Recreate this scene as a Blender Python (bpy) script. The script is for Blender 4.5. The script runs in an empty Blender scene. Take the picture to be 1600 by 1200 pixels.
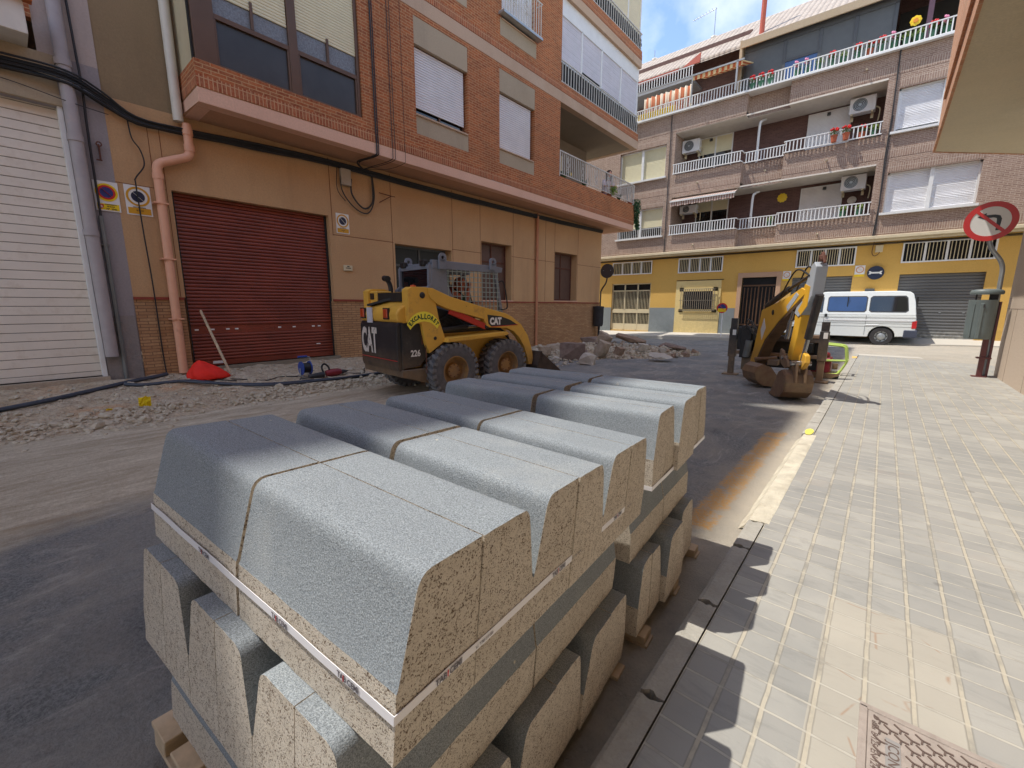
import bpy, bmesh, math, random
from mathutils import Vector, Matrix, noise as mnoise
random.seed(7)
R = math.radians
scene = bpy.context.scene
COL = scene.collection

# ------------------------------------------------------------------ camera
H = 1.22
YAW, PIT, ROL = R(40.65), R(10.45), R(0.15)
cam = bpy.data.cameras.new('camera')
cam.sensor_width = 36.0
cam.lens = 668.0 / 1600.0 * 36.0
cam.clip_start = 0.05
cam.clip_end = 500
camo = bpy.data.objects.new('camera', cam)
COL.objects.link(camo)
fwd = Vector((-math.sin(YAW) * math.cos(PIT), math.cos(YAW) * math.cos(PIT), -math.sin(PIT)))
rgt = Vector((math.cos(YAW), math.sin(YAW), 0))
upv = rgt.cross(fwd)
r2 = rgt * math.cos(ROL) + upv * math.sin(ROL)
u2 = -rgt * math.sin(ROL) + upv * math.cos(ROL)
camo.matrix_world = Matrix(((r2.x, u2.x, -fwd.x, 0), (r2.y, u2.y, -fwd.y, 0), (r2.z, u2.z, -fwd.z, H), (0, 0, 0, 1)))
scene.camera = camo

# ------------------------------------------------------------------ world and sun
SUN = Vector((-0.40, -0.25, 1.0)).normalized()
w = bpy.data.worlds.new('World')
scene.world = w
w.use_nodes = True
nt = w.node_tree
nt.nodes.clear()
wo = nt.nodes.new('ShaderNodeOutputWorld')
bg = nt.nodes.new('ShaderNodeBackground')
sky = nt.nodes.new('ShaderNodeTexSky')
sky.sky_type = 'NISHITA'
sky.sun_disc = False
sky.sun_elevation = math.asin(SUN.z)
sky.sun_rotation = math.atan2(SUN.x, SUN.y)
sky.air_density = 1.0
sky.dust_density = 0.5
sky.ozone_density = 1.3
tcw = nt.nodes.new('ShaderNodeTexCoord')
nzw = nt.nodes.new('ShaderNodeTexNoise')
nzw.inputs['Scale'].default_value = 3.2
nzw.inputs['Detail'].default_value = 7
nzw.inputs['Roughness'].default_value = 0.55
nt.links.new(tcw.outputs['Generated'], nzw.inputs['Vector'])
rmw = nt.nodes.new('ShaderNodeMapRange')
rmw.inputs['From Min'].default_value = 0.44
rmw.inputs['From Max'].default_value = 0.72
rmw.inputs['To Max'].default_value = 0.5
nt.links.new(nzw.outputs['Fac'], rmw.inputs['Value'])
mxw = nt.nodes.new('ShaderNodeMix')
mxw.data_type = 'RGBA'
nt.links.new(rmw.outputs['Result'], mxw.inputs['Factor'])
nt.links.new(sky.outputs['Color'], mxw.inputs[6])
mxw.inputs[7].default_value = (8.4, 8.0, 7.4, 1)
nt.links.new(mxw.outputs[2], bg.inputs['Color'])
bg.inputs['Strength'].default_value = 0.15
nt.links.new(bg.outputs['Background'], wo.inputs['Surface'])

sl = bpy.data.lights.new('sun', 'SUN')
sl.energy = 2.5
sl.angle = R(0.53)
sl.color = (1.0, 0.95, 0.87)
so = bpy.data.objects.new('sun', sl)
COL.objects.link(so)
so.rotation_euler = (-SUN).to_track_quat('-Z', 'Y').to_euler()

scene.view_settings.view_transform = 'Standard'
scene.view_settings.look = 'None'
scene.view_settings.exposure = 0.98
scene.view_settings.gamma = 1.0
scene.render.engine = 'CYCLES'
scene.cycles.max_bounces = 8
scene.cycles.diffuse_bounces = 5

# ------------------------------------------------------------------ materials
def lin(r, g, b):
    f = lambda c: (c / 255 / 12.92) if c / 255 <= 0.04045 else ((c / 255 + 0.055) / 1.055) ** 2.4
    return (f(r), f(g), f(b))

class MT:
    """small helper that builds node materials"""
    def __init__(s, name):
        s.m = bpy.data.materials.new(name)
        s.m.use_nodes = True
        s.t = s.m.node_tree
        s.b = s.t.nodes['Principled BSDF']
        s.g = s.n('ShaderNodeNewGeometry')
        s.pos = s.g.outputs['Position']
    def n(s, k, **a):
        x = s.t.nodes.new(k)
        for i, v in a.items():
            setattr(x, i, v)
        return x
    def l(s, a, b):
        if hasattr(a, 'links'):
            s.t.links.new(a, b)
        else:
            b.default_value = a
    def obj(s):
        return s.n('ShaderNodeTexCoord').outputs['Object']
    def noise(s, scale, detail=4, rough=0.55, vec=None, dist=0):
        x = s.n('ShaderNodeTexNoise')
        x.inputs['Scale'].default_value = scale
        x.inputs['Detail'].default_value = detail
        x.inputs['Roughness'].default_value = rough
        x.inputs['Distortion'].default_value = dist
        s.l(vec if vec is not None else s.pos, x.inputs['Vector'])
        return x.outputs['Fac']
    def voro(s, scale, vec=None, feature='F1', out='Distance'):
        x = s.n('ShaderNodeTexVoronoi', feature=feature)
        x.inputs['Scale'].default_value = scale
        s.l(vec if vec is not None else s.pos, x.inputs['Vector'])
        return x.outputs[out]
    def rng(s, v, a, b, c=0.0, d=1.0):
        x = s.n('ShaderNodeMapRange')
        s.l(v, x.inputs['Value'])
        x.inputs['From Min'].default_value = a
        x.inputs['From Max'].default_value = b
        x.inputs['To Min'].default_value = c
        x.inputs['To Max'].default_value = d
        return x.outputs['Result']
    def math(s, op, a, b=0.0, c=0.0):
        x = s.n('ShaderNodeMath', operation=op)
        s.l(a, x.inputs[0]); s.l(b, x.inputs[1])
        if op in ('MULTIPLY_ADD', 'COMPARE', 'SMOOTH_MIN'):
            s.l(c, x.inputs[2])
        return x.outputs[0]
    def mix(s, f, a, b, mode='MIX'):
        x = s.n('ShaderNodeMix', data_type='RGBA', blend_type=mode)
        s.l(f, x.inputs['Factor'])
        for v, k in ((a, 6), (b, 7)):
            if isinstance(v, tuple):
                v = (*v[:3], 1)
            s.l(v, x.inputs[k])
        return x.outputs[2]
    def sep(s, v=None):
        x = s.n('ShaderNodeSeparateXYZ')
        s.l(v if v is not None else s.pos, x.inputs[0])
        return x.outputs
    def comb(s, a, b, c=0.0):
        x = s.n('ShaderNodeCombineXYZ')
        s.l(a, x.inputs[0]); s.l(b, x.inputs[1]); s.l(c, x.inputs[2])
        return x.outputs[0]
    def scl(s, v, sc):
        x = s.n('ShaderNodeVectorMath', operation='MULTIPLY')
        s.l(v, x.inputs[0])
        x.inputs[1].default_value = sc
        return x.outputs[0]
    def bump(s, h, strength=0.3, dist=0.01, nrm=None):
        x = s.n('ShaderNodeBump')
        x.inputs['Strength'].default_value = strength
        x.inputs['Distance'].default_value = dist
        s.l(h, x.inputs['Height'])
        if nrm is not None:
            s.l(nrm, x.inputs['Normal'])
        return x.outputs['Normal']
    def fin(s, col, rough=0.8, nrm=None, metal=0.0, spec=0.5):
        if isinstance(col, tuple):
            col = (*col[:3], 1)
        s.l(col, s.b.inputs['Base Color'])
        s.l(rough, s.b.inputs['Roughness'])
        s.l(metal, s.b.inputs['Metallic'])
        s.b.inputs['Specular IOR Level'].default_value = spec
        if nrm is not None:
            s.l(nrm, s.b.inputs['Normal'])
        return s.m

def simple(name, col, rough=0.6, metal=0.0, var=0.12, vs=6.0, bump=0.0, bs=60.0, dirt=None, spec=0.5, dscale=3.0, dlo=0.5, dhi=0.7):
    m = MT(name)
    n1 = m.noise(vs, 5)
    dk = tuple(c * (1 - var) for c in col)
    lt = tuple(min(1, c * (1 + var)) for c in col)
    c = m.mix(m.rng(n1, 0.3, 0.7), dk, lt)
    if dirt:
        c = m.mix(m.rng(m.noise(dscale, 8, 0.65), dlo, dhi), c, dirt)
    nr = None
    if bump:
        nr = m.bump(m.noise(bs, 4), bump, 0.01)
    return m.fin(c, rough, nr, metal, spec)

def brick(name, axis, c1, c2, mortar, bw=0.24, rh=0.062, ms=0.006, swap=False, var=0.25, off=0.5, bump=0.5):
    m = MT(name)
    x, y, z = m.sep()
    h = y if axis == 'X' else x
    v = m.comb(z, h) if swap else m.comb(h, z)
    b = m.n('ShaderNodeTexBrick')
    m.l(v, b.inputs['Vector'])
    b.offset = off
    b.inputs['Scale'].default_value = 1.0
    b.inputs['Color1'].default_value = (*c1, 1)
    b.inputs['Color2'].default_value = (*c2, 1)
    b.inputs['Mortar'].default_value = (*mortar, 1)
    b.inputs['Mortar Size'].default_value = ms
    b.inputs['Mortar Smooth'].default_value = 0.2
    b.inputs['Bias'].default_value = 0.0
    b.inputs['Brick Width'].default_value = bw
    b.inputs['Row Height'].default_value = rh
    nz = m.noise(1.3, 6)
    c = m.mix(m.rng(nz, 0.3, 0.75), b.outputs['Color'], m.mix(1.0, b.outputs['Color'], tuple([1 - var] * 3), 'MULTIPLY'))
    nz2 = m.noise(28, 4)
    c = m.mix(m.rng(nz2, 0.35, 0.8, 0, 0.5), c, mortar)
    hgt = m.math('ADD', m.math('MULTIPLY', b.outputs['Fac'], -1.0), m.math('MULTIPLY', m.noise(90, 3), 0.35))
    return m.fin(c, 0.88, m.bump(hgt, bump, 0.006))

MORT = lin(190, 160, 135)
M = {}
M['brick_red'] = brick('red_brick', 'X', lin(184, 94, 44), lin(144, 66, 30), lin(196, 152, 108), 0.20, 0.053, ms=.0065)
M['brick_red_side'] = brick('red_brick_side', 'Y', lin(184, 94, 44), lin(144, 66, 30), lin(196, 152, 108), 0.20, 0.053, ms=.0065)
M['soldier_red'] = brick('red_soldier_brick', 'X', lin(176, 86, 46), lin(140, 64, 34), lin(198, 152, 112), 0.158, 0.056, swap=True, off=0.0, ms=0.008)
M['soldier_red_side'] = brick('red_soldier_brick_side', 'Y', lin(176, 86, 46), lin(140, 64, 34), lin(198, 152, 112), 0.158, 0.056, swap=True, off=0.0, ms=0.008)
M['brick_tan'] = brick('tan_brick', 'X', lin(200, 156, 112), lin(178, 132, 92), lin(132, 100, 72), 0.20, 0.048, ms=0.006)
M['brick_pink'] = brick('pink_brick', 'Y', lin(158, 130, 114), lin(134, 104, 90), lin(196, 178, 162), 0.19, 0.052, ms=0.006)
M['brick_pink_side'] = brick('pink_brick_side', 'X', lin(158, 130, 114), lin(134, 104, 90), lin(196, 178, 162), 0.19, 0.052, ms=0.006)
M['soldier_pink'] = brick('pink_soldier_brick', 'Y', lin(158, 130, 114), lin(138, 108, 94), lin(198, 180, 164), 0.26, 0.058, swap=True, off=0.0, ms=0.007)
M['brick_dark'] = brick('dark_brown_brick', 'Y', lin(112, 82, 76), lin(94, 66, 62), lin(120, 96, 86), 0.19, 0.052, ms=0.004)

def stucco(name, col, col2, bs=140, bstr=0.35, joints=None, stain=0.5):
    m = MT(name)
    c = m.mix(m.rng(m.noise(0.9, 7, 0.6), 0.35, 0.7), col, col2)
    st = m.noise(1.0, 6, 0.6, m.scl(m.pos, (2.5, 2.5, 0.35)))
    c = m.mix(m.rng(st, 0.55, 0.8, 0, stain), c, tuple(k * 0.62 for k in col))
    c = m.mix(m.rng(m.noise(38, 4, .7), 0.38, 0.66, 0, 0.5), c, tuple(k * 0.72 for k in col))
    zz_ = m.sep()[2]
    c = m.mix(m.math('MULTIPLY', m.rng(m.math('ADD', zz_, m.math('MULTIPLY', m.noise(2.5, 7, .7), -1.2)), .5, -.5, 0, .55), m.rng(m.noise(12, 5, .7), .3, .6)), c, tuple(k * .55 for k in col))
    c = m.mix(m.rng(m.noise(.45, 5, .6), .52, .66, 0, .3), c, tuple(min(1, k * 1.2) for k in col))
    return m.fin(c, 0.92, m.bump(m.noise(bs, 5, 0.65), bstr, 0.012))

M['orange_stucco'] = stucco('orange_stucco', lin(206, 166, 122), lin(194, 152, 110), 110, .8)
M['olive_render'] = stucco('olive_render', lin(152, 130, 98), lin(138, 116, 88), 60, 0.3)
M['grey_paint'] = stucco('grey_painted_render', lin(158, 150, 150), lin(150, 142, 142), 60, 0.12, stain=0.25)
M['pink_old'] = stucco('peeling_pink_render', lin(192, 176, 166), lin(170, 156, 148), 30, 0.4)
M['beige_render'] = stucco('beige_render', lin(182, 164, 138), lin(168, 150, 124), 40, 0.25)
M['grey_render'] = stucco('grey_cement_render', lin(150, 138, 120), lin(136, 124, 108), 60, 0.3)
M['pink_band'] = stucco('pink_painted_band', lin(228, 184, 158), lin(218, 172, 146), 60, 0.15, stain=0.3)
M['soffit'] = stucco('brown_soffit', lin(196, 150, 118), lin(184, 138, 106), 60, 0.15, stain=0.2)
M['beam_old'] = stucco('stained_beige_beam', lin(200, 172, 146), lin(184, 152, 124), 40, 0.3, stain=0.7)
M['yellow_wall'] = stucco('yellow_wall', lin(216, 174, 94), lin(208, 164, 82), 60, 0.15, stain=0.25)
M['yellow_panel'] = stucco('pale_yellow_panel', lin(230, 206, 144), lin(224, 198, 132), 60, 0.1, stain=0.15)
M['dado'] = stucco('grey_stone_dado', lin(140, 146, 146), lin(118, 124, 124), 20, 0.2, stain=0.3)
M['cornice'] = simple('cream_cornice', lin(206, 192, 162), 0.8, var=0.08)
M['white_slab'] = simple('white_soffit_paint', lin(216, 208, 196), 0.85, var=0.06)
M['white_paint'] = simple('white_metal_paint', lin(226, 226, 224), 0.45, var=0.04)
M['white_pvc'] = simple('white_blind_pvc', lin(228, 228, 230), 0.5, var=0.03)
M['rail_white'] = simple('weathered_white_rail', lin(206, 200, 190), 0.55, var=0.08, dirt=lin(140, 120, 100), dlo=0.6, dhi=0.8)
M['cream_blind'] = simple('cream_blind', lin(222, 214, 180), 0.6, var=0.04)
M['cream_pvc'] = simple('cream_plastic', lin(206, 192, 158), 0.55, var=0.05)
M['brown_frame'] = simple('brown_aluminium', lin(98, 70, 50), 0.35, 0.3, var=0.08)
M['dark_frame'] = simple('dark_grey_frame', lin(74, 76, 78), 0.45, var=0.08)
M['grey_panel'] = simple('grey_screen_panel', lin(88, 92, 94), 0.6, var=0.06)
M['black'] = simple('black_rubber', (0.012, 0.012, 0.013), 0.6, var=0.2)
M['cable'] = simple('black_cable', (0.018, 0.018, 0.02), 0.55, var=0.2)
M['dark_in'] = simple('dark_interior', (0.02, 0.019, 0.018), 0.8)
M['pink_pipe'] = simple('pink_painted_pipe', lin(222, 164, 132), 0.55, var=0.06, dirt=lin(150, 100, 80), dlo=0.62, dhi=0.8)
M['brown_pipe'] = simple('brown_painted_pipe', lin(186, 126, 92), 0.55, var=0.08)
M['white_pipe'] = simple('off_white_pipe', lin(214, 206, 190), 0.5, var=0.06, dirt=lin(160, 130, 110), dlo=0.6, dhi=0.8)
M['grey_pipe'] = simple('grey_painted_pipe', lin(166, 158, 158), 0.55, var=0.08, dirt=lin(186, 160, 150), dlo=0.6, dhi=0.75)
M['steel_pipe'] = simple('galvanised_conduit', lin(120, 124, 124), 0.45, 0.4, var=0.15)
M['sign_white'] = simple('sign_white', lin(226, 224, 220), 0.4, var=0.02)
M['sign_yellow'] = simple('sign_yellow', lin(236, 200, 20), 0.4, var=0.03)
M['sign_ochre'] = simple('sign_faded_yellow', lin(206, 150, 30), 0.4, var=0.04)
M['sign_red'] = simple('sign_red', lin(200, 36, 34), 0.35, var=0.05)
M['sign_blue'] = simple('sign_blue', lin(44, 56, 120), 0.35, var=0.05)
M['sign_navy'] = simple('sign_navy', lin(26, 36, 64), 0.4, var=0.05)
M['sign_black'] = simple('sign_black', (0.015, 0.015, 0.017), 0.4)
M['sign_back'] = simple('dark_sign_back', lin(58, 46, 42), 0.6, var=0.15)
M['galv'] = simple('galvanised_steel', lin(170, 174, 176), 0.4, 0.6, var=0.1)
M['rust'] = simple('rusty_steel', lin(96, 58, 44), 0.8, var=0.3, vs=12)
M['green_plant'] = simple('green_leaves', (0.07, 0.15, 0.03), 0.6, var=0.5, vs=14)
M['dark_plant'] = simple('dark_green_leaves', (0.03, 0.10, 0.03), 0.6, var=0.5, vs=14)
M['lime_plant'] = simple('lime_leaves', (0.20, 0.30, 0.05), 0.6, var=0.4, vs=14)
M['red_flower'] = simple('red_petals', lin(200, 20, 24), 0.6)
M['pink_flower'] = simple('pink_petals', lin(220, 140, 170), 0.6)
M['terracotta'] = simple('terracotta_pot', lin(176, 92, 62), 0.8)
M['green_pot'] = simple('green_plastic_pot', lin(60, 110, 82), 0.5)
M['red_bag'] = simple('red_cloth', lin(228, 34, 12), 0.75, var=0.1)
M['wood'] = simple('worn_wood', lin(190, 168, 138), 0.8, var=0.25, vs=14)
M['yellow_plastic'] = simple('yellow_plastic', lin(240, 214, 20), 0.5)
M['blue_plastic'] = simple('blue_plastic', lin(40, 70, 150), 0.4)
M['maroon'] = simple('dusty_dark_red_casing', lin(128, 30, 40), 0.5, var=0.15)
M['dusty_black'] = simple('dusty_black', lin(52, 50, 52), 0.7, var=0.25)
M['hose'] = simple('blue_grey_hose', lin(58, 64, 76), 0.5, var=0.2, vs=20)

def glass(name, tint, rough=0.06):
    m = MT(name)
    c = m.mix(m.rng(m.noise(1.2, 3), 0.35, 0.65), tuple(k * 0.7 for k in tint), tint)
    return m.fin(c, rough, None, 0.0, 0.9)
M['glass_dark'] = glass('dark_window_glass', (0.012, 0.013, 0.015), .03)
M['glass_brown'] = simple('brown_window_glass', (.055, .052, .052), .22, var=.25, vs=1.5, spec=.35)
M['glass_dull'] = simple('dusty_dark_glass', (.014, .014, .015), .45, var=.3, vs=3, spec=.2)
M['glass_blue'] = glass('blue_window_glass', (0.03, 0.07, 0.2))
M['glass_frost'] = simple('frosted_glass', lin(120, 124, 128), 0.25, var=0.3, vs=40, bump=0.6, bs=90)
M['glass_clear'] = glass('grey_window_glass', (0.025, 0.03, 0.033), .04)

# roller shutters: horizontal slats are real relief in the mesh; the paint is here
def slatmat(name, col, rough=0.5, period=None, dirtcol=None, var=0.06, low=None):
    m = MT(name)
    x, y, z = m.sep()
    c = m.mix(m.rng(m.noise(3, 6), 0.3, 0.7), tuple(k * (1 - var) for k in col), tuple(min(1, k * (1 + var)) for k in col))
    nr = None
    if period:
        f = m.math('FRACT', m.math('DIVIDE', z, period))
        ln = m.rng(m.math('ABSOLUTE', m.math('SUBTRACT', f, 0.5)), 0.40, 0.5)
        c = m.mix(m.math('MULTIPLY', ln, 0.55), c, tuple(k * 0.35 for k in col))
        nr = m.bump(m.math('SINE', m.math('MULTIPLY', f, math.pi)), 0.6, 0.01)
    if dirtcol:
        c = m.mix(m.rng(m.noise(6, 8, 0.7), 0.52, 0.72, 0, 0.7), c, dirtcol)
    if low:
        c = m.mix(m.math('MULTIPLY', m.rng(z, low[0], low[1], 1.0, 0.0), m.rng(m.noise(9, 6), 0.3, 0.6)), c, low[2])
    return m.fin(c, rough, nr)
M['shutter_red'] = slatmat('dark_red_shutter', lin(132, 60, 42), 0.45, None, lin(98, 56, 40), 0.24)
M['shutter_white'] = slatmat('dusty_white_shutter', lin(228, 218, 204), 0.5, None, lin(206, 192, 174), 0.05)
M['shutter_grey'] = slatmat('grey_garage_shutter', lin(104, 104, 104), 0.5, 0.10, lin(88, 88, 88), 0.06, (0.15, 0.5, lin(170, 168, 160)))
M['blind_white'] = slatmat('white_roller_blind', lin(232, 232, 234), 0.5, 0.045)
M['blind_plain'] = slatmat('off_white_roller_blind', lin(226, 222, 220), 0.5, 0.05)
M['blind_flat'] = slatmat('white_blind_fine_slats', lin(216, 214, 222), 0.5, 0.03)
M['blind_cream'] = slatmat('cream_roller_blind', lin(222, 208, 172), 0.55, 0.045)

# --- concrete of the kerb stones
def kerb_smooth():
    m = MT('smooth_grey_kerb_concrete')
    o = m.obj()
    c = m.mix(m.rng(m.noise(420, 2, 0.6, o), 0.34, 0.66), lin(102, 109, 113), lin(164, 171, 174))
    c = m.mix(m.rng(m.noise(5, 6, 0.6, o), 0.4, 0.75, 0, 0.5), c, lin(132, 138, 142))
    c = m.mix(m.rng(m.noise(9, 5, 0.7, m.pos), 0.70, 0.73, 0, 0.7), c, lin(196, 182, 156))
    oi = m.n('ShaderNodeObjectInfo').outputs['Random']
    c = m.mix(m.rng(oi, 0, 1, 0, .6), c, m.mix(1.0, c, (.86, .86, .87), 'MULTIPLY'))
    c = m.mix(m.rng(m.voro(5.5, m.pos), .03, .018, 0, .7), c, lin(210, 200, 176))
    c = m.mix(m.rng(m.noise(2.6, 7, .7, m.pos), .55, .75, 0, .35), c, lin(176, 176, 170))
    h = m.math('ADD', m.noise(480, 2, 0.6, o), m.math('MULTIPLY', m.voro(260, o), 0.5))
    return m.fin(c, 0.85, m.bump(h, 0.45, 0.003))
def kerb_rough(name, c1, c2, pit):
    m = MT(name)
    o = m.obj()
    n1 = m.noise(330, 4, 0.7, o)
    vo = m.voro(150, o)
    c = m.mix(m.rng(m.noise(8, 6, 0.6, o), 0.3, 0.7), c1, c2)
    c = m.mix(m.rng(m.noise(620, 2, .6, o), .35, .7, 0, .5), c, tuple(k * 1.25 for k in c1))
    hole = m.rng(m.math('ADD', n1, m.math('MULTIPLY', m.noise(70, 3, .6, o), .35)), 0.622, 0.572, 0, 1)
    pore = m.math('MULTIPLY', m.rng(vo, .30, .18, 0, 1), m.rng(m.noise(60, 2, .5, o), .50, .56, 0, 1))
    hole = m.math('MAXIMUM', hole, pore)
    c = m.mix(hole, c, pit)
    oi = m.n('ShaderNodeObjectInfo').outputs['Random']
    c = m.mix(m.rng(oi, 0, 1, 0, .28), c, m.mix(1.0, c, (.72, .70, .68), 'MULTIPLY'))
    h = m.math('SUBTRACT', m.math('MULTIPLY', n1, 1.0), m.math('MULTIPLY', hole, .8))
    return m.fin(c, 0.95, m.bump(h, 0.6, 0.004))
M['kerb_smooth'] = kerb_smooth()
M['kerb_rough'] = kerb_rough('rough_cast_kerb_core', lin(212, 203, 188), lin(196, 185, 168), lin(108, 90, 72))
def strapmat():
    return simple('white_plastic_strap', lin(232, 230, 232), 0.35, var=0.04)
M['strap'] = strapmat()
M['strap_text'] = simple('strap_print_grey', lin(96, 90, 96), 0.4)
M['strap_red'] = simple('strap_print_red', lin(200, 60, 60), 0.4)

# --- road: asphalt, compacted earth, dust, yellow marks
def roadmat():
    m = MT('dusty_asphalt_and_earth')
    x, y, z = m.sep()
    asp = m.mix(m.rng(m.noise(70, 7, 0.85), 0.40, 0.60), lin(100, 102, 102), lin(152, 153, 150))
    big = m.noise(1.6, 9, 0.68, None, 0.6)
    asp = m.mix(m.rng(big, 0.42, 0.62, 0, 0.85), asp, lin(160, 154, 144))
    asp = m.mix(m.rng(m.noise(0.55, 4, 0.5), 0.5, 0.7, 0, 0.5), asp, lin(74, 74, 78))
    # streaks left by tracks and brooms
    stre = m.noise(1.2, 10, 0.78, m.scl(m.pos, (2.6, 1.0, 1)), 1.6)
    asp = m.mix(m.rng(stre, 0.53, 0.66, 0, 0.7), asp, lin(186, 180, 172))
    asp = m.mix(m.rng(m.noise(1.0, 8, .75, m.scl(m.pos, (2, 1, 1)), 1.2), .40, .30, 0, .6), asp, lin(58, 58, 62))
    earth = m.mix(m.rng(m.noise(2.2, 10, 0.75, m.scl(m.pos, (2.4, 0.6, 1)), 0.8), 0.36, 0.64), lin(178, 162, 138), lin(230, 219, 196))
    earth = m.mix(m.rng(m.noise(40, 5, 0.7), 0.4, 0.7, 0, 0.5), earth, lin(160, 142, 114))
    earth = m.mix(m.rng(m.noise(.8, 8, .7, m.scl(m.pos, (3.2, .5, 1)), 1.0), .56, .66, 0, .55), earth, lin(162, 138, 106))
    earth = m.mix(m.rng(m.noise(1.7, 6, 0.6, m.scl(m.pos, (3.0, 1.0, 1))), 0.62, 0.72, 0, 0.6), earth, lin(214, 196, 160))
    # earth lies left of x=-3.3 up to y=6, then only near the left wall
    ed = m.math('ADD', x, m.math('MULTIPLY', m.math('MAXIMUM', m.math('SUBTRACT', y, 4.2), 0.0), 0.75))
    ed = m.math('ADD', ed, m.math('MULTIPLY', m.noise(1.4, 8, 0.65), 1.5))
    f = m.rng(ed, -2.55, -3.1)
    c = m.mix(f, asp, earth)
    gut = m.math('MULTIPLY', m.rng(m.math('ADD', x, m.math('MULTIPLY', m.noise(2, 5), .10)), -.74, -.68), m.rng(y, 5.2, 4.6))
    c = m.mix(m.math('MULTIPLY', gut, m.rng(m.noise(5, 6, .7), .3, .6, .4, .9)), c, lin(196, 186, 168))
    # cream dust along the kerb
    du = m.math('MULTIPLY', m.rng(m.math('ADD', x, m.math('MULTIPLY', m.noise(3, 6), 0.3)), -0.75, -0.4), m.rng(y, 2.2, 2.9))
    c = m.mix(m.math('MULTIPLY', du, 0.55), c, lin(196, 184, 164))
    # worn orange paint strip beside the kerb
    dx = m.math('ADD', m.math('ABSOLUTE', m.math('ADD', x, 0.70)), m.math('MULTIPLY', m.noise(7, 7, .75), .14))
    st = m.math('MULTIPLY', m.rng(dx, .165, .135), m.rng(m.math('ABSOLUTE', m.math('SUBTRACT', m.math('ADD', y, m.math('MULTIPLY', m.noise(4, 5), .6)), 4.1)), 1.35, 1.25))
    worn = m.math('MULTIPLY', m.rng(m.noise(2.6, 8, 0.75), 0.42, 0.52), m.rng(m.noise(60, 5, .75), .38, .55, .2, 1))
    c = m.mix(m.math('MULTIPLY', m.math('MULTIPLY', st, worn), 0.85), c, lin(220, 164, 84))
    h = m.math('ADD', m.math('MULTIPLY', m.noise(90, 6, 0.75), 1.0), m.math('MULTIPLY', big, 1.2))
    h = m.math('ADD', h, m.math('MULTIPLY', m.noise(9, 6, .7), .8))
    return m.fin(c, 0.93, m.bump(h, 0.9, 0.022))
M['road'] = roadmat()

def dirtmat():
    m = MT('excavated_earth')
    c = m.mix(m.rng(m.noise(2.0, 8, 0.7), 0.3, 0.7), lin(188, 164, 132), lin(216, 200, 174))
    c = m.mix(m.rng(m.noise(16, 7, 0.7), 0.4, 0.72, 0, 0.8), c, lin(122, 98, 78))
    c = m.mix(m.rng(m.voro(26, None), 0.0, 0.35, 0.6, 0), c, lin(198, 190, 182))
    c = m.mix(m.rng(m.noise(0.9, 5), 0.55, 0.7, 0, 0.6), c, lin(204, 150, 104))
    return m.fin(c, 0.95, m.bump(m.math('ADD', m.noise(30, 8, 0.75), m.voro(30)), 0.8, 0.03))
M['dirt'] = dirtmat()
def stonemat(name, a, b, sc=9):
    m = MT(name)
    o = m.obj()
    c = m.mix(m.rng(m.noise(sc, 6, 0.7, m.pos), 0.3, 0.7), a, b)
    c = m.mix(m.rng(m.noise(80, 4, 0.7, m.pos), 0.4, 0.8, 0, 0.5), c, tuple(k * 0.6 for k in a))
    return m.fin(c, 0.95, m.bump(m.noise(60, 5, 0.7, m.pos), 0.6, 0.01))
M['rubble'] = stonemat('broken_concrete', lin(160, 142, 122), lin(190, 174, 154))
M['rubble_dark'] = stonemat('broken_asphalt', lin(122, 102, 92), lin(156, 138, 126))
M['rubble_light'] = stonemat('pale_broken_concrete', lin(178, 168, 154), lin(204, 194, 178))
M['rubble_brown'] = stonemat('brown_broken_slab', lin(138, 112, 92), lin(166, 142, 120))
M['gravel'] = stonemat('loose_rubble', lin(160, 142, 116), lin(214, 204, 184), 20)

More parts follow.
